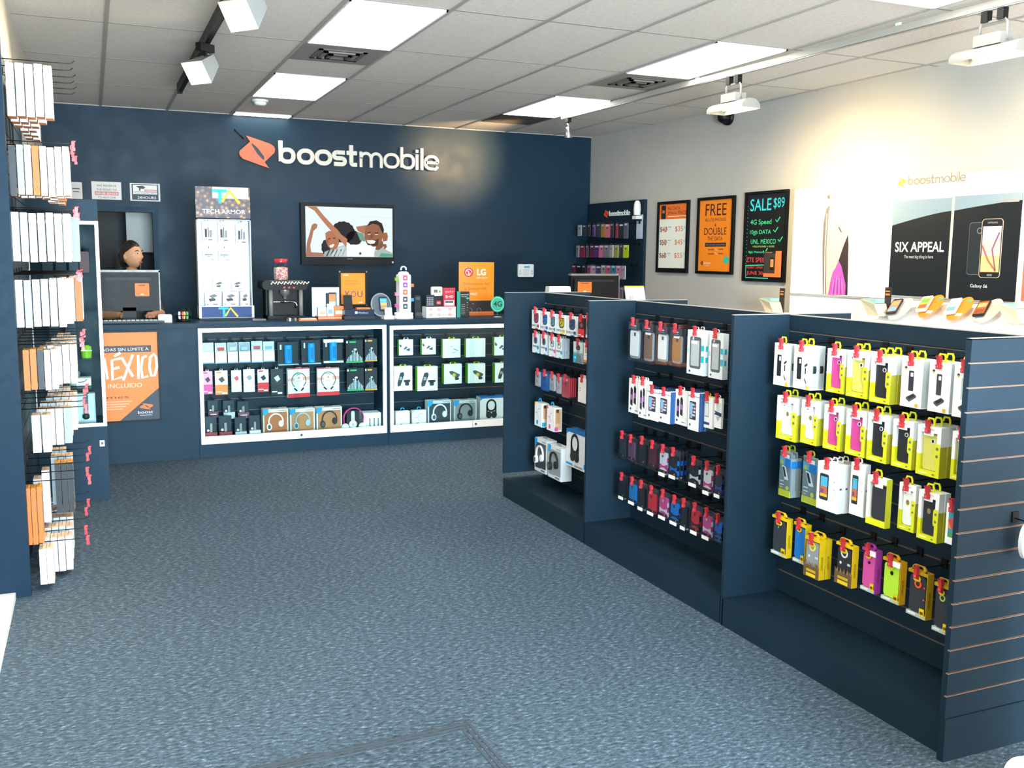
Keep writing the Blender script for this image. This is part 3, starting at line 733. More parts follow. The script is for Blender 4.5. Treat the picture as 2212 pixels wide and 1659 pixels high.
        kid('hang_tab', mesh_up(tab(Wh, w=0.024, h=0.014), H))
    elif kind == 'hardcase':     # slim two-tone phone case in a smoked clear pack
        root = 'phone_case_pack'
        b.box(-W / 2 + .002, W / 2 - .002, D * .8, D * .86, 0, H * 1.02, '#4a4f56')
        rs = B(); rs.rr(-W * .40, W * .40, H * .04, H * .84, W * .16, D * .08, D * .7, c1)
        if c2 != c1:
            rs.pris([(-W * .36, H * .42), (-W * .1, H * .36), (W * .15, H * .37), (W * .4, H * .43), (W * .4, H * .24), (W * .1, H * .3), (-W * .15, H * .29), (-W * .36, H * .22)], D * .08 - .0015, D * .3, c2)
            rs.box(W * .40, W * .42, D * .1, D * .7, H * .5, H * .68, c2); rs.box(W * .40, W * .42, D * .1, D * .7, H * .12, H * .3, c2)
        rs.ell(-W * .06, H * .7, W * .07, W * .075, D * .08 - .002, D * .2, '#e8e6e8' if c1 in ('#d8549c', '#e04098') else '#2a2c30', 12); rs.ell(-W * .06, H * .7, W * .03, W * .035, D * .08 - .003, D * .2, '#55585e', 10)
        kids.append(('phone_case', rs.mesh('phone_case'), 0))
        r(.02, .80, .98, .9, '#1f2126', 1); el(.66, .85, .06, .06, '#d0803a', 2)
        k = B(); k.box(-W / 2, W / 2, -0.004, D, 0, H, 'smoke_clear'); k.box(-W / 2, W / 2, D * .2, D * .3, H, H + 0.012, 'smoke_clear'); kid('clear_shell', k)
        if c3 == 'tag': k = B(); k.box(-W * .36, W * .3, -0.006, -0.0045, H * .0 - .004, H * .1, '#ffffff'); kid('price_sticker', k)
    elif kind == 'earbud':       # small white pack with a coloured octagonal window
        root = 'earbud_pack'
        box('#e4e8ea'); po([(.3, .22), (.45, .14), (.85, .14), (.92, .22), (.92, .56), (.75, .68), (.42, .68), (.3, .56)], '#39424a'); po([(.36, .24), (.5, .18), (.84, .2), (.86, .52), (.7, .62), (.42, .6)], c1, 2)
        for x, v in ((.5, .3), (.66, .42), (.52, .5), (.74, .28)): el(x, v, .06, .06, c2, 3)
        tx(c3, .42, .86, .1, '#23272b', .72); r(.78, .74, 1, .9, c1, 3); r(.5, .94, .85, 1, c1, 3)
        kid('hang_tab', mesh_up(tab('#d0d5d8', w=0.03, h=0.015), H))
    elif kind == 'earslim':      # slim white earphone pack, grey oval window, coloured strip
        root = 'earphone_pack'
        box('#e4e9ec'); rr(.24, .16, .8, .52, '#6c7a84', 1, .35); rr(.34, .2, .7, .48, c2, 2, .35); el(.5, .3, .1, .1, '#3a444c', 3)
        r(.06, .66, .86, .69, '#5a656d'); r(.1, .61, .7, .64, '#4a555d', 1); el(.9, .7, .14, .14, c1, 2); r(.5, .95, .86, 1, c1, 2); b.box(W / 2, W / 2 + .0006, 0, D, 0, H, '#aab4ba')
        kid('hang_tab', mesh_up(tab('#cfd6da', w=0.026, h=0.014), H))
    elif kind == 'portrait':     # pack with a black and white portrait of someone in sunglasses
        root = 'earphone_pack'
        box('#8fa6ac'); r(0, 0, 1, .5, '#c9dde2'); po([(.28, .3), (.36, .16), (.6, .12), (.72, .22), (.7, .34), (.6, .42), (.4, .4)], '#2c3236', 2); po([(.36, .3), (.66, .3), (.64, .46), (.5, .54), (.38, .46)], '#9aa5a8', 3); r(.34, .31, .68, .37, '#1c2023', 4)
        po([(.1, .98), (.22, .62), (.5, .54), (.8, .62), (.96, .98)], '#6d7f85', 2); el(.22, .76, .2, .2, '#19b0d8', 5); po([(.14, .74), (.3, .7), (.28, .8)], '#ffffff', 6)
        kid('hang_tab', mesh_up(tab('#9fb3b8', w=0.026, h=0.012), H))
    elif kind == 'strip':        # narrow upright carton, plain with a coloured foot
        root = 'accessory_box'
        box(c1); r(0, .86, 1, 1, c2); r(.2, .25, .8, .5, c3); r(.3, .6, .7, .63, '#9aa0a4', 2)
        kid('hang_tab', mesh_up(tab(c1, w=min(0.026, W * .8), h=0.014), H))
    elif kind == 'plainbox':     # tall plain white carton with small red marks
        root = 'accessory_box'
        box('#eceeef'); r(.2, .4, .3, .44, c1); r(.22, .48, .28, .55, c1); r(.2, .1, .6, .115, '#c6cacc')
        k = B(); k.rr(-W * .34, W * .34, H - .002, H + .02, .004, .004, .007, '#d8d2d2'); kid('hang_tab', k)
    elif kind == 'flatcase':     # flat phone case on a slim card, in a thin clear bag
        root = 'phone_case_pack'
        b.rr(-W / 2, W / 2, 0, H, .008, 0, D * .8, c1); r(.2, .06, .8, .16, '#f4f4f4'); el(.5, .3, .12, .1, c3, 1)
        if c2 != c1: r(.05, .45, .95, .98, c2, 1); r(.2, .6, .7, .63, '#8a8f94', 2); r(.2, .7, .6, .73, '#8a8f94', 2)
        k = B(); k.box(-W * .5, W * .5, -.003, D, -.004, H + .016, 'smoke_clear'); kid('clear_shell', k)
    elif kind == 'headset':      # white box with a printed cable headset and a coloured foot
        root = 'headset_box'
        box(Wh); b.ring(W * .12, H * .56, W * .3, W * .275, -0.0012, 0, c1, 20, 0.7, 60, 250); rr(.28, .74, .5, .92, c1, 2, .3); r(.12, .42, .4, .45, '#d9a0a8'); r(0, .0, .16, .1, c2, 2)
        b.box(W / 2, W / 2 + .0008, .004, D - .004, .01, H - .01, c3); b.box(W / 2, W / 2 + .0014, .01, D * .7, H * .35, H * .8, '#c89a72'); b.box(W / 2, W / 2 + .0018, .012, D * .6, H * .8, H * .93, '#5a3b2a'); b.box(W / 2, W / 2 + .0018, 0.002, D * .5, 0.004, H * .2, c1)
        k = B(); k.ring(0, H + .012, .02, .013, .01, .016, '#19a0d8', 12, 1, 0, 180); kid('hang_tab', k)
    elif kind in ('hp', 'hpw'):  # boxed over-ear headphones behind a window
        root = 'headphone_box'
        box(c2); r(0.05, .12, .95, .9, c3, 1)
        if kind == 'hpw': r(.05, .12, .95, .9, c3, 1)
        po([(0, 0), (.22, 0), (.22, .1), (.1, .22), (0, .22)], '#1c9ad6', 3); r(.62, .05, .94, .08, '#9aa0a6', 2); po([(.45, .93), (.55, .88), (.98, .88), (.98, .98), (.45, .98)], '#dfe3e6', 3); r(.56, .91, .9, .96, '#6d757b', 4)
        k = B(); k.ring(0, H * .54, W * .34, W * .285, -0.012, -0.002, c1, 22, 0.9, -20, 200); k.ell(-W * .27, H * .36, W * .10, W * .14, -0.02, -0.001, c1, 14); k.ell(W * .2, H * .46, W * .10, W * .13, -0.018, -0.001, c1, 14); k.ell(-W * .27, H * .36, W * .06, W * .09, -0.022, -0.018, '#55595e', 14)
        kid('headphones', k)
        k = B(); k.rr(-W * .16, W * .16, H - .001, H + .015, .006, D * .4, D * .4 + .003, 'smoke_clear'); kid('hang_tab', k)
    elif kind == 'hplarge':      # tall white headphone carton, blue roof
        root = 'headphone_box'
        box('#e9eef2'); r(0, 0, 1, .06, '#1f70b4', 2); po([(0, .06), (.12, .06), (0, .14)], '#19a0d8', 2); b.ring(-W * .06, H * .66, W * .24, W * .17, -0.003, 0, '#25282c', 22, 0.85); b.box(-W * .26, -W * .20, -0.003, 0, H * .32, H * .66, '#25282c'); b.box(W * .08, W * .145, -0.003, 0, H * .32, H * .66, '#25282c')
        b.ell(-W * .16, H * .3, W * .11, H * .13, -0.005, 0, '#25282c', 14); b.ell(W * .05, H * .3, W * .11, H * .13, -0.005, 0, '#25282c', 14)
        po([(0, .9), (.3, .9), (.36, .96), (0, .96)], '#1c9ad6', 2); r(.42, .9, .86, .97, '#b9bec2', 2); tx('WIRELESS', .64, .955, .03, '#3a4046', .36, 3); r(.9, .8, 1, .93, '#19a0d8', 2)
        b.box(-W / 2, W / 2, -.001, D, H, H + .002, '#1f70b4')
        k = B(); k.rr(-W * .16, W * .16, H, H + .018, .006, D * .4, D * .4 + .003, 'smoke_clear'); kid('hang_tab', k)
    elif kind == 'hang':         # clear top over a white card
        root = 'cable_pack'
        b.rr(-W / 2, W / 2, 0, H, .004, D * .5, D * .6, '#e9f0f2'); b.box(-W / 2, W / 2, 0, D * .5, 0, H * .55, '#f4f8fa'); b.rr(-W * .3, W * .3, H * .62, H * .78, .004, D * .1, D * .5, c1); b.box(-W * .48, W * .48, -.0006, 0, 0, H * .05, '#5a9ac4')
        k = B(); k.rr(-W * .46, W * .46, H * .55, H * .98, .004, 0, D * .5, 'clear'); kid('clear_shell', k)
        k = B(); k.rr(-W * .16, W * .16, H - .002, H + .014, .004, D * .5, D * .6, 'clear'); kid('hang_tab', k)
    elif kind == 'bluetube':     # wide smoked blister with a bright blue cable tube
        root = 'cable_pack'
        b.rr(-W / 2, W / 2, 0, H, .004, D * .8, D * .9, c2); k = B(); k.lathe([(W * .19, H * .06), (W * .2, H * .5), (W * .19, H * .88)], '#1a9ae0', (0, D * .35, 0), 12); k.box(-W * .06, W * .1, D * .35 - W * .205, D * .35, H * .2, H * .7, '#0f6fb0'); kid('cable_tube', k)
        if c3 == 'white': b.box(-W / 2, W / 2, -.002, D * .8, H * .86, H, '#eef6f8'); b.box(-W / 2, W / 2, -.002, D * .8, -.004, H * .06, '#cfe6f2')
        else: b.box(-W / 2, W / 2, -.001, D * .8, -.004, H * .03, '#9fb2bc')
        r(.08, .1, .16, .32, '#dfe8ec', 1)
        k = B(); k.rr(-W * .12, W * .12, H - .002, H + .014, .004, D * .8, D * .9, 'clear'); kid('hang_tab', k)
    elif kind == 'eq':           # black carton with an equaliser print
        root = 'earphone_pack'
        box('#1d2126'); b.box(-W / 2, W / 2, -.0006, 0, 0, H * .06, c1)
        hs = [.12, .2, .26, .3, .38, .42, .36, .4, .3, .22, .16]
        for i, q in enumerate(hs): r(.06 + .085 * i, .94 - q, .1 + .085 * i, .93, '#c6d4da', 1)
        el(.55, .42, .09, .06, '#dfe8ec', 2); el(.4, .5, .06, .05, '#a9b8c0', 2); r(.5, .44, .54, .6, '#dfe8ec', 2); rr(.2, .06, .6, .13, c1, 2, .3); rr(.02, .05, .12, .14, '#dfe8ec', 2, .3)
        kid('hang_tab', mesh_up(tab('#2a2e33', w=0.03, h=0.012), H))
    elif kind == 'card':         # printed card: pale upper picture, coloured lower half
        root = 'accessory_pack'
        box(c2); r(0, .58, 1, 1, c1); r(.06, .86, .5, .9, '#f4f4f4', 2); po([(.25, .34), (.6, .24), (.78, .4), (.5, .5)], c3, 2); r(.1, .04, .5, .1, c1, 2); r(.55, .9, .92, .97, '#f0e6e0', 2)
        kid('hang_tab', mesh_up(tab('#c9ced2', w=0.026, h=0.016), H))
    elif kind == 'necklace':     # big white box, neckband headset print, red foot
        root = 'headset_box'
        box('#eef1f2'); r(0, .86, 1, 1, '#d8323c', 1); r(0, .0, 1, .03, '#d8323c', 1); r(0, .33, .3, .44, '#e8a890', 1); r(.68, .3, 1, .42, '#e8a890', 1)
        b.ring(0, H * .58, W * .36, W * .325, -0.0025, 0, '#3a4044', 26, .95, -52, 232); b.ribbon([(-W * .22, H * .32), (-W * .15, H * .27), (-W * .08, H * .22)], W * .07, -0.003, 0, '#23272b'); b.ribbon([(W * .22, H * .32), (W * .15, H * .27), (W * .1, H * .22)], W * .07, -0.003, 0, '#23272b')
        el(.5, .33, .05, .05, '#d88a84', 2); r(.4, .2, .6, .225, '#7d8488', 2); r(.35, .44, .65, .455, '#c98a84', 2)
        kid('hang_tab', mesh_up(tab('#d9a0a0', w=0.05, h=0.008), H))
    elif kind == 'tinybox':      # small clear box with a gadget, printed foot
        root = 'earphone_box'
        b.box(-W / 2, W / 2, 0, D, 0, H * .36, c1); b.box(-W / 2, W / 2, D * .85, D, H * .36, H, '#3a434a'); r(.2, .78, .8, .83, c2, 2); b.box(-W * .1, W * .1, D * .3, D * .5, H * .36, H * .72, '#a9988c'); b.ell(-W * .28, H * .45, W * .1, W * .1, -.001, .002, '#f2f4f4')
        k = B(); k.box(-W * .49, W * .49, 0.001, D * .85, H * .36, H, 'clear'); kid('clear_lid', k)
        k = B(); k.rr(-W * .2, W * .2, H, H + .018, .004, D * .85, D, 'clear'); kid('hang_tab', k)
    elif kind == 'greenbox':     # white carton with lime side and a black gadget printed
        root = 'car_mount_box'
        box('#f2f5f4'); b.box(-W / 2 - .0008, -W / 2, .001, D, .001, H, '#6fbf1c')
        if c3 == 'mount': po([(.34, .26), (.52, .24), (.56, .34), (.36, .8), (.2, .82), (.18, .7)], '#3a3f42', 1); rr(.52, .56, .9, .66, '#33383b', 1, .3); rr(.6, .64, .82, .8, '#33383b', 1, .3); r(.3, .42, .44, .56, '#9aa2a6', 2)
        elif c3 == 'holder': po([(.28, .36), (.44, .34), (.9, .54), (.84, .66), (.62, .7), (.32, .48)], '#55595a', 1); el(.56, .56, .1, .1, '#c9c93a', 2); rr(.6, .68, .84, .82, '#2f3335', 2, .3)
        elif c3 == 'clips': po([(.05, .25), (.2, .4), (.12, .5), (.02, .4)], '#3f5a6a', 1); po([(.3, .6), (.5, .42), (.62, .5), (.4, .64)], '#3f5a6a', 1); po([(.5, .62), (.78, .54), (.76, .74), (.55, .7)], '#3f5a6a', 1)
        elif c3 == 'sketch': po([(.44, .36), (.56, .42), (.55, .45), (.43, .39)], '#7fa8b4'); po([(.62, .5), (.86, .62), (.84, .65), (.6, .54)], '#5f7f8a', 1); po([(.5, .74), (.74, .66), (.76, .69), (.52, .78)], '#9ec2cc', 1)
        kid('hang_tab', mesh_up(tab(c1, w=W * .36, h=0.018), H))
    out = [(root, b.mesh(root), None)] + kids
    PROTO[key] = out
    return out

def span(F, tl, bl, xr):
    """front-face slot on the plane x = F: far edge y, near edge y, foot, head"""
    a = on_x(tl[0], tl[1], F); c = on_x(bl[0], bl[1], F)
    v = tl[1] + 0.08 * (xr - tl[0])
    for _ in range(3):
        e = on_x(xr, v, F); v = proj((F, e.y, a.z))[1]
    return a.y, e.y, c.z, a.z

PEGN = [0]
LABELS_SEEN = set()
def shelf_row(F, D, row, bay, items, group, hook=True, lock=True, pitch=1.08):
    """items: (kind, colours, tl, bl, xr, stack, look[, forward offset])"""
    for i, it in enumerate(items):
        kind, cols, tl, bl, xr, st, look = it[:7]
        f = F + (it[7] if len(it) > 7 else 0)
        y0, y1, z0, z1 = span(f, tl, bl, xr)
        W, H = y0 - y1, z1 - z0
        pr = make(kind, round(W - 0.004, 3), round(H, 3), D, *cols)
        yc = (y0 + y1) / 2
        for k in range(st):
            pos = f'at front of {ORD[i]} peg' if k == 0 else f'{ORD[k]} on {ORD[i]} peg'
            place(pr, (f + k * D * pitch, yc + random.uniform(-0.002, 0.002) * (k > 0), z0), math.radians(-90), f'{look} {pos}, {row} row, {bay}', 'phone accessory', group)
        if hook:
            hz = z1 + 0.010
            hz = min(GROOVES, key=lambda q: abs(q - hz - 0.002)) if False else hz
            lng = GXB - (f - 0.016)
            h = hook_proto(lng, lock)
            place(h, (GXB - 0.0012, yc, hz), math.radians(-90), f'black hook{" with red lock" if lock else ""}, {ORD[i]} from the left, {row} row, {bay}', 'peg hook', 'gondola peg hooks')

# ------------------------------------------------------------------ near gondola: boxed phone cases
PK, BK, CL, WH = '#c9438f', '#24262c', '#cfcb62', '#eceff0'
G = 'boxed phone cases on the near gondola'
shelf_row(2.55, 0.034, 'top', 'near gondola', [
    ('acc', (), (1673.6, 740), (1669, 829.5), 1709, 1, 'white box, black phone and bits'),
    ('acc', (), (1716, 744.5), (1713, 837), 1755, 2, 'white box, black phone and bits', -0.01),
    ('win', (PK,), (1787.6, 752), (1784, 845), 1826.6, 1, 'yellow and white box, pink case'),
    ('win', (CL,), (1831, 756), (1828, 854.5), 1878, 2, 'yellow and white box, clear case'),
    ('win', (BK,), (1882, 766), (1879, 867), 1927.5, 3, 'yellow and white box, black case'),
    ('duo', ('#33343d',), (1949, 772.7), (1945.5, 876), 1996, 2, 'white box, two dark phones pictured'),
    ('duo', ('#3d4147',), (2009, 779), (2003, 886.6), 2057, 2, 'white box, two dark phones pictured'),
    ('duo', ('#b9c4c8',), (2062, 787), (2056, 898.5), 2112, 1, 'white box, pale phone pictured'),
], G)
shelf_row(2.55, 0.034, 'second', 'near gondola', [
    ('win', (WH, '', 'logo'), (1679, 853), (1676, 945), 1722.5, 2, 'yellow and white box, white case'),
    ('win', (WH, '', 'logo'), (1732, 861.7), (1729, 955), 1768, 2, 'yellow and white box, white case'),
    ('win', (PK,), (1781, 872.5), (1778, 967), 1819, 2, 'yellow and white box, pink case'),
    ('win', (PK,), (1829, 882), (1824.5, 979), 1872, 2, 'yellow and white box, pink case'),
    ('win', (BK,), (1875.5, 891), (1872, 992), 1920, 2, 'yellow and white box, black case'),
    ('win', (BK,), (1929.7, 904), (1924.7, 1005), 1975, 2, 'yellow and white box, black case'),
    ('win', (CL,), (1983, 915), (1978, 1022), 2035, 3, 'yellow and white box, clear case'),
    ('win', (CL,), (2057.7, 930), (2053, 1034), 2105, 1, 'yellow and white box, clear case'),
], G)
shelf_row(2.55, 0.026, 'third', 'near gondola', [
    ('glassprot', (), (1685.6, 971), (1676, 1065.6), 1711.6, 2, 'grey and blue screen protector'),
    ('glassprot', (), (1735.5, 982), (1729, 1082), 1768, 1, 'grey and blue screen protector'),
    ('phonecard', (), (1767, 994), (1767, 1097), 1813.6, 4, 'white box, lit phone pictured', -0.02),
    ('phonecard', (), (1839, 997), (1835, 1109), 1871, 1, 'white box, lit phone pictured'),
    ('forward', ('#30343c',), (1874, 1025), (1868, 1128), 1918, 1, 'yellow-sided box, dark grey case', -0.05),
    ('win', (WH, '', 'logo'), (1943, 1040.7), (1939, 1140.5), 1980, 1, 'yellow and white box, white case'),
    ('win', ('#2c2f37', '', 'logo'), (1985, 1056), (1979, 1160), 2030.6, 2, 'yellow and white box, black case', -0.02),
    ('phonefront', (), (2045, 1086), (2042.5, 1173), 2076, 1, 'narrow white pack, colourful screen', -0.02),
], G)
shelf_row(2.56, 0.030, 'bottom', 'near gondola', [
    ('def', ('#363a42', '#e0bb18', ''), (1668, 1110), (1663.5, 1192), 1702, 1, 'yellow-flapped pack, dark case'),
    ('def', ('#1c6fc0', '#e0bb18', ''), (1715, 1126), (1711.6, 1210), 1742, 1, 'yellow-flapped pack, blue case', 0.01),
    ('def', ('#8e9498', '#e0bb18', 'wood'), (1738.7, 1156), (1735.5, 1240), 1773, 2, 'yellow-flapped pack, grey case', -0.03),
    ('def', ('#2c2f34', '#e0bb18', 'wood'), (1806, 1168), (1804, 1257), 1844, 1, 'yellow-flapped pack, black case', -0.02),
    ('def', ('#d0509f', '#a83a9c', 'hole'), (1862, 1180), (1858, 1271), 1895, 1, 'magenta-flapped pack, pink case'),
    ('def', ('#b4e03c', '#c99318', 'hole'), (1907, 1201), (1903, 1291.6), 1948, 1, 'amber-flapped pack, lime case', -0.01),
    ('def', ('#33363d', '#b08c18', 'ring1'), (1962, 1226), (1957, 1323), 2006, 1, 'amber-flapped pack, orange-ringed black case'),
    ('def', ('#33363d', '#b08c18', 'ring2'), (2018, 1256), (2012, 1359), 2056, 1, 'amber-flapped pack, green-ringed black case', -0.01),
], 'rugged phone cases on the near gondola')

# ------------------------------------------------------------------ middle gondola
G = 'phone accessories on the middle gondola'
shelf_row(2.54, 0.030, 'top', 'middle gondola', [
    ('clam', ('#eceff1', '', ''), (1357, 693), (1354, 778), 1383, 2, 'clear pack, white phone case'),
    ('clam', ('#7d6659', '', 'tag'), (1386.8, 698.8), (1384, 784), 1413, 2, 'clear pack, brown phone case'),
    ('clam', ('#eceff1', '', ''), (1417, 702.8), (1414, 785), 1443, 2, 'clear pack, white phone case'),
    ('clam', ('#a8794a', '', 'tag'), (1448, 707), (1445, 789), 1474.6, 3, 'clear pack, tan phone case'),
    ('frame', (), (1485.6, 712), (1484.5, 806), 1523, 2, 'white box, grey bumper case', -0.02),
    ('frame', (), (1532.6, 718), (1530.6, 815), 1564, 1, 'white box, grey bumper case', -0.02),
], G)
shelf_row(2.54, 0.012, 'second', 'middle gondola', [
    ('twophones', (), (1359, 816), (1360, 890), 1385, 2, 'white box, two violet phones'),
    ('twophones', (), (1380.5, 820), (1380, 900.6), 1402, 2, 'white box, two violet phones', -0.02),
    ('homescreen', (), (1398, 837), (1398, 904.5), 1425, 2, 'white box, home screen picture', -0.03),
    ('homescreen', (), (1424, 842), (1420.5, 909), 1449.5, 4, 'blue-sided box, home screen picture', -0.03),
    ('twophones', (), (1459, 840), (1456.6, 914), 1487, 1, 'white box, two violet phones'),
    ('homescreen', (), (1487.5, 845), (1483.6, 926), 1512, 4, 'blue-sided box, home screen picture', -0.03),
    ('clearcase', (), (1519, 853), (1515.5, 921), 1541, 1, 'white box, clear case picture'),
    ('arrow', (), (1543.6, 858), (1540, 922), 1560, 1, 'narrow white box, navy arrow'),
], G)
G = 'hard phone cases on the middle gondola'
NV, MG, BL = '#2c3546', '#7a2f63', '#1d6fd0'
shelf_row(2.535, 0.020, 'third', 'middle gondola', [
    ('hardcase', ('#3a4252', '#3a4252', ''), (1337, 936), (1335, 988), 1352.5, 2, 'clear pack, slate phone case'),
    ('hardcase', ('#6f4a68', '#6f4a68', ''), (1355, 944), (1355, 994), 1372, 2, 'clear pack, plum phone case'),
    ('hardcase', ('#24272c', '#24272c', ''), (1378, 947), (1375, 1001), 1397.7, 2, 'clear pack, black phone case'),
    ('hardcase', ('#5c2338', '#5c2338', ''), (1400, 956), (1398.6, 1008.5), 1420, 2, 'clear pack, maroon phone case'),
    ('hardcase', ('#f0eef2', '#e04098', 'tag'), (1423, 965), (1421, 1023), 1443, 1, 'clear pack, white and pink case'),
    ('hardcase', ('#24272c', BL, 'tag'), (1444.7, 972), (1442, 1028), 1465.5, 3, 'clear pack, black and blue case'),
    ('hardcase', ('#24272c', '#e6eaec', 'tag'), (1487, 990), (1484.5, 1044.6), 1512, 1, 'clear pack, black and white case'),
    ('hardcase', ('#f4f2f4', '#e04098', 'tag'), (1518, 1002), (1516, 1062.7), 1539, 1, 'clear pack, white and pink case'),
    ('hardcase', ('#2a3040', '#3a55b0', 'tag'), (1543, 1012), (1541.4, 1070), 1562, 1, 'clear pack, navy and blue case'),
], G)
shelf_row(2.535, 0.020, 'bottom', 'middle gondola', [
    ('hardcase', ('#24282e', '#24282e', 'tag'), (1336, 1025), (1335, 1073.6), 1351.6, 2, 'clear pack, black phone case'),
    ('hardcase', ('#1c8fe0', '#1c8fe0', 'tag'), (1357, 1034), (1355, 1083.5), 1376, 1, 'clear pack, blue phone case'),
    ('hardcase', ('#24272c', '#24272c', 'tag'), (1378, 1042), (1376, 1097), 1394, 2, 'clear pack, black phone case'),
    ('hardcase', ('#e0303c', '#e0303c', 'tag'), (1397.7, 1053), (1395, 1106), 1418.5, 1, 'clear pack, red phone case'),
    ('hardcase', ('#d8549c', '#f0dfe8', 'tag'), (1422, 1061), (1420, 1115), 1444, 1, 'clear pack, pink and white case'),
    ('hardcase', ('#1c7fe0', '#24272c', 'tag'), (1446.5, 1073.6), (1444.7, 1127), 1469, 1, 'clear pack, blue and black case'),
    ('hardcase', ('#24272c', '#24272c', 'tag'), (1470, 1082), (1467, 1138.7), 1486, 2, 'clear pack, black phone case'),
    ('hardcase', ('#e0303c', '#24272c', 'tag'), (1491, 1090), (1489, 1147.7), 1513, 1, 'clear pack, red and black case'),
    ('hardcase', ('#d8549c', '#f0e6ee', 'tag'), (1516, 1101), (1514, 1158.5), 1539, 1, 'clear pack, pink and white case'),
    ('hardcase', (BL, '#24272c', ''), (1542, 1115), (1541.4, 1167.6), 1562, 1, 'clear pack, blue and black case'),
], G)

# ------------------------------------------------------------------ far gondola
G = 'earphone packs on the far gondola'
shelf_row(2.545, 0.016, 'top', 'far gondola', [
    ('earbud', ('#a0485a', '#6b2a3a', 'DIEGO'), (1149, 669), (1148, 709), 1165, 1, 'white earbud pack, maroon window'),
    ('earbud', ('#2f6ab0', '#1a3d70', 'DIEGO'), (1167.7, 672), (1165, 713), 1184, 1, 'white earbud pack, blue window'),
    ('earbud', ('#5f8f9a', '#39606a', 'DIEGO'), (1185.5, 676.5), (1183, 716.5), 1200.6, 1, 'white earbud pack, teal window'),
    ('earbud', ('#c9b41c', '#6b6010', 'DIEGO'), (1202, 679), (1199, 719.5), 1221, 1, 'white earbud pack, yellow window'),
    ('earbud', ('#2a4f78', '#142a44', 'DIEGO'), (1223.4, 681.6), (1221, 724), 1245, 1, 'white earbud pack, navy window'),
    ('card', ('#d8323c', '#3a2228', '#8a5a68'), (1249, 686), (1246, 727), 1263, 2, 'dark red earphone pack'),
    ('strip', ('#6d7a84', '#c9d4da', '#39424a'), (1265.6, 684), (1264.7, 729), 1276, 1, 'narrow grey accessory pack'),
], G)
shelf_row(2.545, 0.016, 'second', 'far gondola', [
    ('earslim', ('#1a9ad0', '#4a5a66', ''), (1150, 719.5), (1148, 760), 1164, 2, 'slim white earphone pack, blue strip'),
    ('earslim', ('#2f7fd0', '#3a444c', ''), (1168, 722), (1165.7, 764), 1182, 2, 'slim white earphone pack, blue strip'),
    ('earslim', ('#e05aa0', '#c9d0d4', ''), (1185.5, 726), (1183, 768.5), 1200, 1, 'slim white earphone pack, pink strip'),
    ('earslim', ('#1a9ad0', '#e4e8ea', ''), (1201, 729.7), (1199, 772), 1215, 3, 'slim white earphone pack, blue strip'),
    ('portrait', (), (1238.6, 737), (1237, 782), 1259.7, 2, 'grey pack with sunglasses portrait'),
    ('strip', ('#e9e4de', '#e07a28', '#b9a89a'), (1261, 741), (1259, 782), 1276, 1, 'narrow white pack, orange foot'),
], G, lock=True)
G = 'phone cases on the far gondola'
shelf_row(2.545, 0.012, 'third', 'far gondola', [
    ('flatcase', ('#d4d8dc', '#e6e8ea', '#5a6066'), (1156, 801), (1157.6, 833), 1168, 1, 'white-carded clear phone case'),
    ('flatcase', ('#1d74c4', '#1d74c4', '#185a9a'), (1169, 803), (1168, 841), 1185, 3, 'bagged blue phone case'),
    ('flatcase', ('#d4d8dc', '#c9ced4', '#4a5056'), (1187, 808), (1186, 842), 1199, 1, 'white-carded clear phone case'),
    ('flatcase', ('#e4dfe2', '#f0d8de', '#c05a70'), (1202, 813), (1201, 848), 1213, 1, 'pink-carded clear phone case'),
    ('flatcase', ('#e0505c', '#e0505c', '#a83a44'), (1214, 814), (1212, 855), 1230, 4, 'bagged coral phone case'),
    ('plainbox', ('#d03a40',), (1249, 815), (1247, 867), 1267, 1, 'tall plain white box', -0.02),
], G)
shelf_row(2.545, 0.055, 'fourth', 'far gondola', [
    ('headset', ('#1a9ad0', '#d8c850', '#d8cfc4'), (1155, 867.5), (1152.6, 916.6), 1171, 1, 'white headset box, blue cable'),
    ('headset', ('#e05aa0', '#e0489a', '#d8b890'), (1181.5, 876), (1179, 926.6), 1198, 1, 'white headset box, pink cable'),
], 'headset boxes on the far gondola', lock=False)
shelf_row(2.53, 0.075, 'bottom', 'far gondola', [
    ('hp', ('#e4e2e0', '#d8dde0', '#3c434b'), (1155.6, 943.5), (1153.6, 1013), 1181, 1, 'boxed white headphones'),
    ('hp', ('#25272b', '#d8dde0', '#9aa0a4'), (1184.5, 958.5), (1181.5, 1027), 1213, 1, 'boxed black headphones', -0.01),
    ('hplarge', (), (1224, 925), (1223, 1003), 1267, 1, 'tall white headphone box, blue top', 0.02),
], 'headphone boxes on the far gondola', lock=False, hook=False)

# ================================================================== service counter along the back wall
YC, YB, ZT = -2.45, -1.85, 1.085
b = B(); b.box(XL, 4.9, YC - 0.01, YB, ZT - 0.035, ZT, 'laminate_counter'); tag(b.obj('worktop'), 'long dark worktop carrying the till, coffee maker and phone displays', 'worktop')
def cabinet(x0, x1, label):
    t = thing('counter_cabinet', label, 'counter', ((x0 + x1) / 2, (YC + YB) / 2, 0), group='dark counter cabinets')
    w = (x1 - x0) / 2; d = (YB - YC) / 2
    b = B(); b.box(-w, w, -d, d, 0.135, ZT - 0.0355, 'laminate_counter'); b.obj('carcass', t)
    b = B(); b.box(-w, w, -d + 0.006, d, 0, 0.134, 'laminate_counter'); b.obj('kickboard', t)
cabinet(XL + 0.002, 0.589, 'plain dark blue counter cabinet carrying the orange poster')
cabinet(3.72, 4.9, 'plain dark counter cabinet behind the gondola, under the right till')
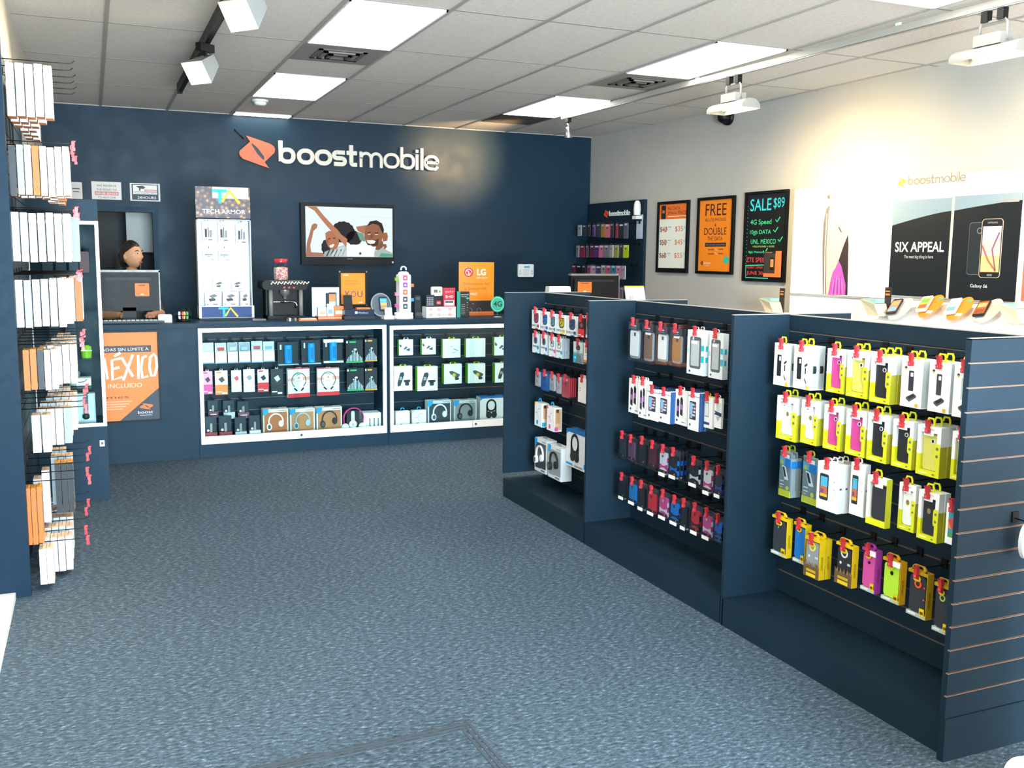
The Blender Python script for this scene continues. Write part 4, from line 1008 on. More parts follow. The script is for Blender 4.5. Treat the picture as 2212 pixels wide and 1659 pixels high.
def show_case(x0, x1, z0, z1, label):
    cx = (x0 + x1) / 2; w = (x1 - x0) / 2
    t = thing('display_case', label, 'display case', (cx, YC, 0), group='white framed display cases')
    YD = YB - YC
    b = B(); b.box(-w - 0.014, w + 0.014, 0.004, YD, 0, z0 - 0.002, 'laminate_counter'); b.obj('plinth', t)
    b = B(); b.box(-w - 0.014, w + 0.014, 0.004, YD, z1 + 0.002, ZT - 0.0355, 'laminate_counter'); b.obj('fascia', t)
    b = B(); b.box(-w - 0.014, -w + 0.004, 0.012, YD, z0 - 0.002, z1 + 0.002, 'laminate_counter'); b.obj('side_panel', t)
    b = B(); b.box(w - 0.004, w + 0.014, 0.012, YD, z0 - 0.002, z1 + 0.002, 'laminate_counter'); b.obj('side_panel', t)
    b = B(); slat_face(b, -w + 0.004, w - 0.004, 0.40, 0.43, z0, z1, [z0 + 0.10 + 0.102 * i for i in range(9)], 'laminate', 'groove_lip'); b.obj('slatwall_back', t)
    b = B(); b.box(-w + 0.004, w - 0.004, 0.014, 0.40, z0 - 0.002, z0 + 0.004, 'laminate'); b.obj('floor_board', t)
    f = 0.030
    b = B(); b.box(-w, w, -0.004, 0.02, z1 - f, z1, 'alu_white'); b.box(-w, w, -0.004, 0.02, z0, z0 + 0.062, 'alu_white'); b.box(-w, -w + f, -0.004, 0.02, z0 + 0.062, z1 - f, 'alu_white'); b.box(w - f, w, -0.004, 0.02, z0 + 0.062, z1 - f, 'alu_white')
    fo = b.obj('frame', t)
    b = B(); b.box(-0.0015, 0.0015, -0.0055, -0.004, z0 + 0.002, z0 + 0.06, '#8a979c'); b.lathe([(0.011, -0.012), (0.011, -0.004)], 'chrome', (0.03, 0, z0 + 0.03), 12, 'y'); b.obj('door_lock', fo)
    for s in (-1, 1):
        b = B(); y = 0.004 if s < 0 else 0.012
        b.box(-w + f if s < 0 else -0.02, 0.02 if s < 0 else w - f, y, y + 0.004, z0 + 0.06, z1 - f, 'glass'); b.obj('glass_pane', t)
    b = B()
    b.box(-w + f, w - f, 0.022, 0.032, z1 - f - 0.004, z1 - f + 0.008, 'led'); b.obj('led_strip', t)
    for s in (-1, 1):
        b = B(); x = s * (w - 0.008); b.box(x - 0.004, x + 0.004, 0.022, 0.034, z0 + 0.05, z1 - 0.03, 'led'); b.obj('led_strip', t)
show_case(0.605, 2.145, 0.108, 1.045, 'white framed glass case of cables and headphones, under the coffee maker')
show_case(2.176, 3.70, 0.108, 1.036, 'white framed glass case of white and green boxes, beside the gondola')

def case_item(kind, cols, x0, v0, x1, v1, D, label, group, yf=-2.22, hook=True, tilt=0.0):
    a = on_y(x0, v0, yf); c = on_y(x1, v1, yf)
    W, H = c.x - a.x, a.z - c.z
    pr = make(kind, round(W, 2), round(H, 2), D, *cols)
    place(pr, ((a.x + c.x) / 2, yf, c.z), tilt, label, 'phone accessory', group)
    if hook:
        lng = (YC + 0.40) - yf + 0.018
        place(hook_proto(lng, False), ((a.x + c.x) / 2, YC + 0.3985, a.z + 0.010), 0, ' '.join(('hook of the ' + label.replace(' in the ', ', ').replace(', slightly tilted', '')).split()[:16]), 'peg hook', 'display case hooks')
G = 'cables and earphones in the left case'
r1 = [(436.5, 462.8, 785, '#eef4f6', 'white'), (464.7, 490, 785, '#d2403c', 'red and white'), (491, 515, 784, '#e6eef0', 'white'), (516.6, 540.5, 783, '#a9c4cc', 'pale blue'), (543.4, 567.7, 783, '#c9545c', 'white and red'), (569, 593, 781, '#8fb0b8', 'grey and white')]
for i, (x0, x1, v1, c, w) in enumerate(r1): case_item('hang', (c,), x0, 741 - i * 0.6, x1, v1, 0.03, f'{w} cable pack, {ORD[i]} in the top row, left case', G)
for i, (x0, x1, v, c2, c3) in enumerate([(600, 646, 739, '#20272d', ''), (652, 694, 737, '#20272d', ''), (699, 742, 734, '#20272d', 'white')]):
    case_item('bluetube', ('', c2, c3), x0, v, x1, v + 48, 0.05, ['leftmost', 'middle', 'white-topped'][i] + ' blue cable tube pack in the left case', G)
for i, (x0, x1, v, c, row) in enumerate([(747.6, 783.5, 735.4, '#28b060', 'top'), (788, 815, 732.5, '#e89a3c', 'top'), (749.5, 785.5, 795.7, '#28b060', 'middle'), (788, 815, 794.7, '#e89a3c', 'middle')]):
    case_item('eq', (c,), x0, v, x1, v + 47.5, 0.02, f'black earphone box with {"green" if i % 2 == 0 else "orange"} foot, {row} row, left case', G)
r2 = [('card', ('#d84a8a', '#e0a0b8', '#4a2a3a'), 436.5, 802.5, 460, 851, 'pink'), ('card', ('#e8823a', '#e6e2da', '#3a3e42'), 464.7, 802.5, 492, 852, 'orange and black'), ('card', ('#e9eef0', '#eef2f4', '#d2505a'), 498.7, 799.5, 522.6, 846, 'white with red gadget'), ('card', ('#e9eef0', '#eef2f4', '#8a9aa0'), 526, 798.6, 550, 846, 'white with grey gadget'), ('card', ('#d8323c', '#e9eef0', '#23272b'), 556, 798.6, 581, 846, 'red and white'), ('card', ('#23282e', '#2a3238', '#d8e0e4'), 585, 796.6, 611.5, 852, 'black')]
for i, (k, c, x0, v0, x1, v1, w) in enumerate(r2): case_item(k, c, x0, v0, x1, v1, 0.02, f'{w} accessory pack in the middle row, left case', G)
case_item('necklace', (), 621, 797, 670, 857, 0.04, 'white and red neckband headset box in the left case, slightly tilted', G, tilt=0.12)
case_item('necklace', (), 685.4, 796, 733, 853, 0.04, 'white and red neckband headset box beside the black earphone boxes', G)
fz = 0.114
for i, (x0, x1, v0, v1) in enumerate([(449, 472.5, 861, 901.6), (483, 507.5, 861, 904), (514, 538.6, 862, 903)]):
    case_item('tinybox', (['#6a3a4a', '#b9c8cc', '#7a4a5a'][i], '#f0e6e6'), x0, v0 + 6, x1, v1, 0.05, f'small clear earphone box, {ORD[i]} of the upper hung three', G, yf=-2.24)
def case_stand(kind, cols, x0, x1, v0, D, label, group, yf=-2.30, z=None, rz=0.0):
    a = on_y(x0, v0, yf); c = on_y(x1, v0, yf); z = fz if z is None else z
    pr = make(kind, round(c.x - a.x, 2), round(a.z - z, 2), D, *cols)
    place(pr, ((a.x + c.x) / 2, yf, z), rz, label, 'phone accessory', group)
for i, (x0, x1, v0, c) in enumerate([(443, 469, 902, '#8a2f33'), (474, 500.5, 901, '#8a2f33'), (508.5, 531.8, 903, '#b4c2c6'), (538.6, 562.9, 898, '#dfe8ea')]):
    case_stand('tinybox', (c, '#f0d8a0'), x0, x1, v0, 0.05, f'small {"red" if i < 2 else "pale"} footed earphone box, {ORD[i]} on the case floor', G, yf=-2.36)
case_stand('hp', ('#f2f2f0', '#e8d8c8', '#b4683a'), 567, 623, 886, 0.10, 'white headphones in an orange box, left one of three', 'orange headphone boxes')
case_stand('hp', ('#a9bcc4', '#eef0ee', '#c08456'), 626, 680, 884, 0.10, 'silver headphones in an orange box, middle one of three', 'orange headphone boxes')
case_stand('hp', ('#3a2c2a', '#eee6de', '#c08456'), 684, 738, 882, 0.10, 'black headphones in an orange box, right one of three', 'orange headphone boxes')
# loose pink headphones over their dark carton; white speaker box
a = on_y(739, 880, -2.3); c = on_y(783, 880, -2.3)
W, H = c.x - a.x, a.z - fz
t = thing('headphones', 'white and pink headphones standing in front of a dark box', 'headphones', ((a.x + c.x) / 2, -2.34, fz))
b = B(); b.ring(0, H - W * 0.5, W * .5, W * .46, -0.012, 0.012, '#d8388a', 24, 1, 0, 180); b.tube([(-W * .48, 0, H - W * .5), (-W * .46, 0, H * .3)], 0.006, '#d8388a'); b.tube([(W * .48, 0, H - W * .5), (W * .46, 0, H * .3)], 0.006, '#d8388a'); b.obj('headband', t)
for s in (-1, 1):
    b = B(); b.lathe([(0.02, -0.03), (0.034, -0.02), (0.034, 0.0), (0.02, 0.008)], '#eef2f4', (s * W * .42, 0, 0.045), 14, 'y'); b.obj('ear_cup', t)
b = B(); b.box(-W * .3, W * .3, 0, 0.05, 0, H * .86, '#23282c'); b.rr(-W * .08, W * .08, H * .4, H * .84, .01, -0.004, 0, '#e6ecee'); b.ell(0, H * .3, W * .19, W * .19, -0.006, 0, '#f2f5f6'); b.ell(0, H * .3, W * .05, W * .05, -0.008, 0, '#b9a0b8')
tag(b.obj('headphone_box', None, ((a.x + c.x) / 2, -2.315, fz)), 'dark headphone box with a white headphone print, behind pink headphones', 'box')
a = on_y(784, 893, -2.3); c = on_y(823, 893, -2.3); W, H = c.x - a.x, a.z - fz
b = B(); b.box(-W / 2, W / 2, 0, 0.14, 0, H, '#eef2f3')
for q in (-.12, .12, .34): b.box(W * q - .006, W * q + .006, -0.0008, 0, H * .2, H * .7, '#6d767c')
tag(b.obj('speaker_box', None, ((a.x + c.x) / 2, -2.3, fz)), 'white box printed with three dark bars, right end of the left case', 'box')

G = 'car mounts and chargers in the right case'
for i, (x0, x1, v0, v1, p, w) in enumerate([(862, 892.4, 730, 767, 'clips', 'small box with dark clips'), (912, 941, 729, 765, 'clips', 'small box with dark clips'), (956, 995, 729, 772, 'sketch', 'big pale box with a cable'), (1007, 1048, 728, 770.5, '', 'blank big white box'), (1068, 1100, 726, 767, 'clips', 'box beside the gondola')]):
    case_item('greenbox', ('#d6e04a' if i > 1 else '#cfe0d0', '', p), x0, v0 + 3, x1, v1, 0.05, f'white and green {w}, {ORD[i]} in the top row, right case', G)
for i, (x0, x1, v0, v1, p, w) in enumerate([(851, 890.6, 793, 843, 'mount', 'dark phone cradle'), (902, 945, 792, 843, 'mount', 'dark phone cradle'), (960, 997, 788, 828, 'holder', 'bike phone holder'), (1011, 1048, 787, 826.5, 'holder', 'bike phone holder'), (1069, 1106, 785, 825, 'mount', 'dark gadget')]):
    case_item('greenbox', ('#a8d020', '', p), x0, v0, x1, v1, 0.07, f'white and green {w} box, {ORD[i]} in the middle row, right case', G)
G = 'headsets on the floor of the right case'
case_stand('headset', ('#e05a8a', '#f0b0c4', '#e8ecee'), 855, 885, 890, 0.05, 'small white headset box, pink cable, in the right case', G)
case_stand('headset', ('#1a90b8', '#a0d0dc', '#e8ecee'), 890, 921, 888, 0.05, 'small white headset box, teal cable, in the right case', G)
case_stand('hp', ('#e6e8e6', '#c9d0d4', '#3a434b'), 925, 974, 867, 0.09, 'boxed white headphones in the right case', G)
case_stand('hp', ('#23272b', '#c9d0d2', '#8d9498'), 981, 1030, 865, 0.09, 'boxed black headphones in the right case', G)
case_stand('hplarge', (), 1037, 1092, 858, 0.10, 'large white headphone box with blue top in the right case', G)

# ================================================================== back wall: signs, letters, screen
def brand_icon(b, x0, x1, z0, z1, y0, y1, m, slit='#2b3a46'):
    """the orange leaning diamond with a slit, from normalised corner points"""
    P = [(.20, 1.0), (.86, .78), (.97, .70), (1.0, .60), (.98, .50), (.70, .19), (.82, 0.0), (.10, .26), (.02, .36), (.0, .46), (.04, .53), (.31, .81)]
    w, h = x1 - x0, z1 - z0
    b.pris([(x0 + x * w, z0 + z * h) for x, z in P], y0, y1, m)
    b.pris([(x0 + x * w, z0 + z * h) for x, z in ((.34, .74), (.37, .76), (.52, .62), (.69, .36), (.69, .27), (.66, .26), (.50, .44))], y0 - 0.001, y0, slit)
def arc(cx, cz, rx, rz, a0, a1, n=8):
    return [(cx + rx * math.cos(math.radians(a0 + (a1 - a0) * i / n)), cz + rz * math.sin(math.radians(a0 + (a1 - a0) * i / n))) for i in range(n + 1)]
def bowl(x0, x1, z0, z1, r):
    p = arc(x1 - r, z1 - r, r, r, 0, 90, 6) + arc(x0 + r, z1 - r, r, r, 90, 180, 6) + arc(x0 + r, z0 + r, r, r, 180, 270, 6) + arc(x1 - r, z0 + r, r, r, 270, 360, 6)
    return p + [p[0]]
def letter_parts(ch, x0, x1, w, xh, asc):
    """strokes (polylines) of one rounded letter; x0..x1 outer width, stroke width w"""
    a, c, h = x0 + w / 2, x1 - w / 2, w / 2; r = (c - a) * 0.42
    if ch == 'b': return [bowl(a, c, h, xh - h, r), [(a, asc), (a, h)]]
    if ch == 'o': return [bowl(a, c, h, xh - h, r)]
    if ch == 's':
        m = xh / 2; q = (m - h) / 2
        return [[(c, xh - h), (a + q, xh - h)] + arc(a + q, xh - h - q, q, q, 90, 270, 8) + [(c - q, m)] + arc(c - q, m - q, q, q, 90, -90, 8) + [(a, h)]]
    if ch == 't': return [[(a + w * .3, asc - w * .2), (a + w * .3, h + w * .5)] + arc(a + w * .3 + w * .5, h + w * .5, w * .5, w * .5, 180, 270, 4) + [(x1, h)], [(x0 - w * .4, xh - h), (x1, xh - h)]]
    if ch == 'm':
        m = (a + c) / 2; rr = (m - a) / 2
        return [[(a, xh), (a, 0)], [(a, xh - h - rr)] + arc(a + rr, xh - h - rr, rr, rr, 180, 0, 8) + [(m, 0)], [(m, xh - h - rr)] + arc(m + rr, xh - h - rr, rr, rr, 180, 0, 8) + [(c, 0)]]
    if ch == 'i': return [[(a, 0), (a, xh)], [(a, xh + w * .6), (a, xh + w * 1.6)]]
    if ch == 'l': return [[(a, 0), (a, asc)]]
    if ch == 'e':
        m = xh * .5
        return [[(a, m), (c, m), (c, xh - h - r)] + arc(c - r, xh - h - r, r, r, 0, 90, 6) + arc(a + r, xh - h - r, r, r, 90, 180, 6) + arc(a + r, h + r, r, r, 180, 270, 6) + [(c - r * .4, h), (c, h + r * .45)]]
WORDMARK = [('b', 510, 655, 1), ('o', 668, 822, 1), ('o', 824, 980, 1), ('s', 978, 1112, 1), ('t', 1124, 1205, 1), ('m', 1228, 1442, 0), ('o', 1450, 1602, 0), ('b', 1610, 1748, 0), ('i', 1756, 1782, 0), ('l', 1804, 1830, 0), ('e', 1838, 1982, 0)]
def wordmark(b, x0, x1, z0, y0, y1, m, dep=None):
    s = (x1 - x0) / 1472.0
    for ch, a, c, bold in WORDMARK:
        w = (36 if bold else 26) * s
        for k, p in enumerate(letter_parts(ch, x0 + (a - 510) * s, x0 + (c - 510) * s, w, 138 * s, 196 * s)): b.ribbon([(q[0], q[1] + z0) for q in p], w, y0 - .0006 * k, y1, m)
    return 138 * s
t = thing('brand_sign', 'large raised white letters with orange emblem, high on the dark wall', 'wall sign', (2.5, 0, 2.572))
b = B(); wordmark(b, 1.692 - 2.5, 3.452 - 2.5, 0, -0.045, -0.008, '#d9d4c6'); b.obj('lettering', t)
b = B(); brand_icon(b, 1.29 - 2.5, 1.655 - 2.5, -0.055, 0.265, -0.05, -0.008, '#e0704e'); o = b.obj('emblem', t); o['label'] = 'orange emblem'
b = B(); b.tube([(1.255 - 2.5, -0.004, 0.325), (1.345 - 2.5, -0.004, 0.235)], 0.007, 'black_plastic'); b.obj('cable', t)
b = B()
for x in (-1.1, -.95, -.7, -.5, -.3, -.1, .1, .3, .5, .7, .85): b.box(x - .006, x + .006, -0.009, -0.0005, 0.06, 0.075, 'black_plastic')
b.obj('standoff_pin', t)

def wall_plate(name, label, cat, px, y=-0.002, mat='#e9e6df', th=0.006, group=None):
    """flat plate on the back wall given its photo corners (left, top, right, bottom)"""
    a, c = on_y(px[0], px[1], 0), on_y(px[2], px[3], 0)
    return a.x, c.x, c.z, a.z
def sign(px, label, draw):
    x0, x1, z0, z1 = wall_plate('', '', '', px); W, H = x1 - x0, z1 - z0
    t = thing('wall_sign', label, 'wall sign', ((x0 + x1) / 2, -0.0005, z0))
    b = B(); b.box(-W / 2, W / 2, -0.006, 0, 0, H, '#d9d5cc'); r, rr, el, tx, po = face(b, W, H)
    b.v = [(x, y, z) for x, y, z in b.v]
    i0 = len(b.v); draw(r, tx, po, el); b.xf(Matrix.Translation((0, -0.006, 0)), i0)
    b.obj('printed_plate', t)
def d1(r, tx, po, el):
    tx('WE RESERVE', .5, .28, .11, '#33383e', .66); tx('THE RIGHT TO', .5, .50, .11, '#33383e', .68); r(.1, .55, .9, .76, '#c9807c'); tx('REFUSE SERVICE', .5, .71, .10, '#f1ece6', .72); tx('TO ANYONE', .5, .94, .11, '#33383e', .6)
def d2(r, tx, po, el):
    r(.06, .06, .94, .94, '#2c3a4a'); r(.1, .1, .9, .48, '#e9e6df', 2); po([(.2, .18), (.42, .14), (.52, .24), (.44, .32), (.36, .30), (.34, .42), (.3, .42), (.3, .28)], '#2c3a4a', 3); r(.48, .34, .88, .46, '#d88a84', 3); r(.1, .5, .9, .62, '#e9e6df', 2)
    tx('WARNING', .68, .445, .08, '#f3efe9', .34, 4); tx('VIDEO SURVEILLANCE', .5, .605, .07, '#2c3a4a', .74, 3); tx('24HOURS', .55, .88, .15, '#f1efe9', .62, 3)
def d3(r, tx, po, el):
    r(.06, .08, .94, .92, '#cfcbc2'); r(.2, .35, .8, .42, '#4a4f55', 2); r(.25, .55, .75, .6, '#4a4f55', 2)
sign((150, 393, 178.5, 430), 'pale wall sign half hidden behind the hanging boxes', d3)
sign((197, 391.5, 263, 432), 'cream wall sign reading we reserve the right to refuse service', d1)
sign((280, 395, 346.5, 435.5), 'cream and navy wall sign reading 24 hours with camera picture', d2)

# television
x0, x1, z0, z1 = 1.897, 2.912, 1.527, 2.172
W, H = x1 - x0, z1 - z0
t = thing('television', 'wall mounted television showing two laughing people', 'television', ((x0 + x1) / 2, -0.10, z0))
b = B(); b.box(-W / 2 + .02, W / 2 - .02, 0.035, 0.095, 0.03, H - .03, 'black_plastic'); b.box(-W / 2, W / 2, 0.0, 0.04, 0, H, 'black_plastic'); b.obj('housing', t)
fx, ft, fb = .046, .034, .086
b = B(); b.box(-W / 2, W / 2, -.012, 0, H - ft, H, 'black_plastic'); b.box(-W / 2, W / 2, -.012, 0, 0, fb, 'black_plastic'); b.box(-W / 2, -W / 2 + fx, -.012, 0, fb, H - ft, 'black_plastic'); b.box(W / 2 - .018, W / 2, -.012, 0, fb, H - ft, 'black_plastic'); b.box(-.02, .04, -.0127, -.012, .06, .068, '#6d757c'); bz = b.obj('bezel', t)
b = B(); b.lathe([(.010, -.018), (.012, -.012)], '#c9ced2', (W / 2 - .02, 0, .03), 10, 'y'); b.obj('power_light', bz)
b = B()
sx0, sx1, sz0, sz1 = -W / 2 + fx, W / 2 - .018, fb, H - ft
b.box(sx0, sx1, -.002, -.0005, sz0, sz1, '!e4f0f4')
def q(x, y): return sx0 + (x - 445) / 735.0 * (sx1 - sx0), sz1 - (y - 98) / 440.0 * (sz1 - sz0)
def pp(pts, m, k): b.pris([q(*p) for p in pts], -.002 - .0004 * k, -.002, m)
def blob(cx, cy, rx, ry, m, k, n=18, jag=0.0):
    pp([(cx + rx * (1 + jag * (i % 2)) * math.cos(2 * math.pi * i / n), cy + ry * (1 + jag * (i % 2)) * math.sin(2 * math.pi * i / n)) for i in range(n)], m, k)
for y in (180, 262, 345, 430): pp([(880, y), (1178, y), (1178, y + 3), (880, y + 3)], '!cfdfe6', 1)
pp([(446, 530), (455, 420), (480, 330), (498, 262), (520, 245), (545, 255), (540, 285), (512, 312), (497, 380), (482, 440), (490, 500), (590, 505), (600, 536), (446, 536)], '!a9745a', 2)   # raised left arm
blob(756, 318, 96, 92, '!1b1820', 3, 30, .06); blob(850, 370, 66, 62, '!1b1820', 3, 22, .08); blob(620, 455, 44, 68, '!201c24', 3, 20, .1)
pp([(590, 536), (600, 495), (660, 468), (780, 430), (800, 536)], '!9fb0b4', 4)
for i in range(5): pp([(610 + 32 * i, 536), (622 + 32 * i, 536), (650 + 32 * i, 470), (640 + 32 * i, 470)], '!2f4148', 5)
pp([(608, 330), (640, 308), (690, 318), (715, 360), (722, 420), (700, 470), (660, 478), (630, 450), (612, 400)], '!b0714f', 6)      # her face
pp([(640, 440), (672, 425), (684, 432), (665, 458), (645, 456)], '!f6f2ee', 7); pp([(630, 378), (650, 372), (652, 380), (632, 386)], '!3a2018', 7); pp([(668, 372), (690, 368), (692, 377), (670, 380)], '!3a2018', 7); pp([(618, 386), (628, 384), (634, 414), (620, 416)], '!8d5439', 7)
pp([(462, 100), (538, 100), (600, 180), (662, 250), (712, 300), (740, 340), (792, 380), (780, 450), (715, 372), (640, 290), (580, 215), (520, 135)], '!b47b58', 8)   # her other arm
pp([(640, 536), (700, 460), (770, 440), (795, 536)], '!c3cfd0', 5)
pp([(866, 268), (960, 252), (960, 300), (930, 330), (880, 305)], '!a87352', 6); pp([(870, 310), (930, 330), (945, 400), (900, 390)], '!6f9a86', 5)
pp([(1010, 536), (1030, 470), (1090, 440), (1120, 470), (1178, 500), (1178, 536)], '!a7b8b0', 5); pp([(1060, 536), (1080, 500), (1178, 512), (1178, 536)], '!56a08c', 6)
pp([(1030, 470), (1040, 420), (1095, 390), (1100, 440), (1060, 475)], '!7d5138', 6)
pp([(935, 330), (950, 262), (985, 226), (1040, 222), (1085, 255), (1098, 320), (1088, 390), (1050, 440), (1000, 446), (958, 420), (940, 380)], '!935f41', 7)   # his face
pp([(960, 262), (985, 218), (1040, 206), (1088, 232), (1106, 290), (1100, 330), (1082, 300), (1060, 250), (1010, 236)], '!1d1a1b', 8)
pp([(950, 400), (985, 378), (1035, 384), (1060, 370), (1055, 430), (1000, 450), (965, 430)], '!4a2c1e', 8); pp([(956, 390), (1000, 384), (1034, 394), (1020, 416), (985, 420), (962, 410)], '!fbf7f4', 9)
pp([(962, 318), (990, 312), (992, 320), (964, 326)], '!20120c', 9); pp([(1026, 318), (1058, 316), (1058, 324), (1028, 326)], '!20120c', 9); pp([(966, 330), (988, 328), (988, 336), (966, 337)], '!e9dcd2', 9); pp([(1028, 332), (1054, 331), (1054, 338), (1028, 339)], '!e9dcd2', 9); pp([(992, 330), (1006, 330), (1012, 366), (984, 366)], '!7c4b32', 9)
pp([(1095, 318), (1130, 315), (1140, 350), (1132, 390), (1098, 396), (1090, 350)], '!99643f', 8); pp([(1095, 420), (1122, 418), (1130, 445), (1110, 470)], '!8a5738', 8)
pp([(786, 536), (784, 455), (796, 434), (830, 428), (990, 432), (1012, 445), (1020, 536)], '!f0f7f8', 10); blob(899, 507, 11, 12, '!4a5a60', 11)
o = b.obj('screen', t); o['label'] = 'lit screen with two people laughing'

# alarm keypad
a, c = on_y(1117.5, 570.5, 0), on_y(1150.5, 598, 0); W, H = c.x - a.x, a.z - c.z
t = thing('alarm_keypad', 'white alarm keypad on the dark wall above the gondola', 'keypad', ((a.x + c.x) / 2, -.0005, c.z))
b = B(); b.rr(-W / 2, W / 2, 0, H, .012, -.028, 0, '#e6ebea'); b.obj('housing', t)
b = B(); b.box(-W * .12, W * .24, -.029, -.028, H * .72, H * .84, '#3a9ad0'); b.obj('display', t)
b = B()
for i in range(3):
    for j in range(4): b.box(-W * .14 + i * .022, -W * .14 + i * .022 + .016, -.030, -.028, H * .14 + j * .02, H * .14 + j * .02 + .014, '#cfd6d6')
for s in (-1, 1):
    for j in range(2): b.box(s * W * .38 - .009, s * W * .38 + .009, -.030, -.028, H * .2 + j * .03, H * .2 + j * .03 + .018, '#b9c4c4')
b.obj('key_grid', t)

# store-room board seen through the doorway
a, c = on_y(271, 455, 1.0), on_y(336, 545, 1.0)
t = thing('hanging_board', 'pale grey board seen through the dark doorway behind the seated person', 'board', ((a.x + c.x) / 2, 1.0, 0))
b = B(); b.box(-(c.x - a.x) / 2, (c.x - a.x) / 2, -.02, 0.02, c.z, a.z, '#d6d6ce'); b.box(-(c.x - a.x) / 2 - .07, (c.x - a.x) / 2, -.025, .025, a.z, a.z + .025, '#b9b9b2'); b.obj('panel', t)
b = B()
for s in (-1, 1): b.box(s * .2 - .02, s * .2 + .02, -.015, .015, 0, c.z, '#2a2624')
b.obj('leg', t)

# ================================================================== on the counter
ZC = ZT + 0.0005
def cpt(u, y): return on_y(u, 690, y).x
YI = -2.12
# left till screen, seen from behind
def till(u0, u1, v0, v1, y, label, stick, zc=ZC):
    a, c = on_y(u0, v0, y), on_y(u1, v1, y); W = c.x - a.x; H = a.z - c.z; zb = c.z - zc
    t = thing('till_screen', label, 'computer monitor', ((a.x + c.x) / 2, y, zc))
    b = B(); b.rr(-W / 2, W / 2, zb, zb + H, .014, 0.0, .05, 'black_plastic'); b.rr(-W / 2 + .02, W / 2 - .02, zb + .03, zb + H * .86, .02, -.03, 0, 'black_plastic'); b.box(-W * .36, W * .36, -.035, -.01, zb + H * .76, zb + H * .83, '#1a1f24'); hs = b.obj('rear_housing', t)
    b = B(); b.box(-W / 2 - .003, W / 2 + .003, -.004, .052, zb + H - .014, zb + H + .004, 'silver_paint'); b.box(W / 2 - .006, W / 2 + .003, -.004, .052, zb, zb + H, 'silver_paint'); b.obj('bezel', t)
    b = B(); b.box(-.05, .05, 0.0, .03, 0.012, zb + .06, 'black_plastic'); b.box(-.11, .11, -.06, .10, 0, 0.014, 'black_plastic'); b.obj('stand', t)
    x0, x1, q0, q1 = stick
    b = B(); sx = on_y(x0, q0, y); sy = on_y(x1, q1, y); ox = (a.x + c.x) / 2
    b.rr(sx.x - ox, sy.x - ox, sy.z - zc, sx.z - zc, .008, -.0325, -.03, '#ee7426'); b.box(sx.x - ox + .03, sy.x - ox - .03, -.0335, -.0325, sx.z - zc - .022, sx.z - zc - .012, '#8a4a3a'); b.box((sx.x + sy.x) / 2 - ox - .012, (sx.x + sy.x) / 2 - ox + .012, -.0335, -.0325, sy.z - zc + .01, sy.z - zc + .02, '#f6d8c8')
    o = b.obj('sticker', hs); o['label'] = 'orange square sticker'
    return t
till(207, 347, 584, 671, -2.10, 'back of the left till screen, orange sticker, person sitting behind it', (290.5, 322.5, 611.5, 639.5))
till(1234, 1336, 592, 662, -2.30, 'back of the right till screen with orange sticker, above the gondola', (1245, 1274.5, 608, 632))
x = cpt(285, -2.3)
t = thing('keyboard', 'slim silver and black keyboard below the left till screen', 'keyboard', (x, -2.26, ZC))
b = B(); b.box(-.26, .24, -.06, .06, 0, .018, '#3a3f44'); b.obj('body', t)
b = B()
for i in range(14):
    for j in range(3): b.box(-.235 + i * .033, -.235 + i * .033 + .027, -.045 + j * .03, -.02 + j * .03, .018, .024, '#b9c0c4')
b.obj('key_rows', t)
p = cpt(357, -2.3)
t = thing('card_holder', 'small white card box on the counter, right of the keyboard', 'box', (p, -2.30, ZC))
b = B(); b.box(-.052, .052, 0, .05, 0, .058, '#dfe8ea'); b.obj('body', t)
b = B(); b.box(-.046, .046, .008, .042, .058, .064, '#f6f8f8'); b.obj('card_stack', t)
p = cpt(396, -2.2)
t = thing('wire_basket', 'little black wire basket of coloured packets beside the white card box', 'basket', (p, -2.2, ZC))
b = B(); b.lathe([(.055, 0), (.06, .012), (.05, .02)], 'black_plastic'); b.obj('base', t)
b = B()
for k in range(10):
    a = 2 * math.pi * k / 10; b.tube([(.045 * math.cos(a), .045 * math.sin(a), .015), (.062 * math.cos(a), .062 * math.sin(a), .06), (.05 * math.cos(a), .05 * math.sin(a), .10)], .003, 'black_wire', 4)
for z in (.05, .1): b.tube([((.058 if z < .08 else .05) * math.cos(2 * math.pi * k / 16), (.058 if z < .08 else .05) * math.sin(2 * math.pi * k / 16), z) for k in range(16)], .003, 'black_wire', 4, True)
b.obj('wire_cage', t)
for k, m in enumerate(('#e8e4dc', '#d84a3a', '#e6d24a', '#3aa06a')):
    b = B(); b.box(-.008, .008, -.006, .006, 0, .06, m); tag(b.obj('packet', None, (p - .03 + .02 * k, -2.215 - .008 * (k % 2), ZC + .021)), ['cream', 'red', 'yellow', 'green'][k] + ' packet in the little wire basket', 'packet', 'packets in the wire basket')

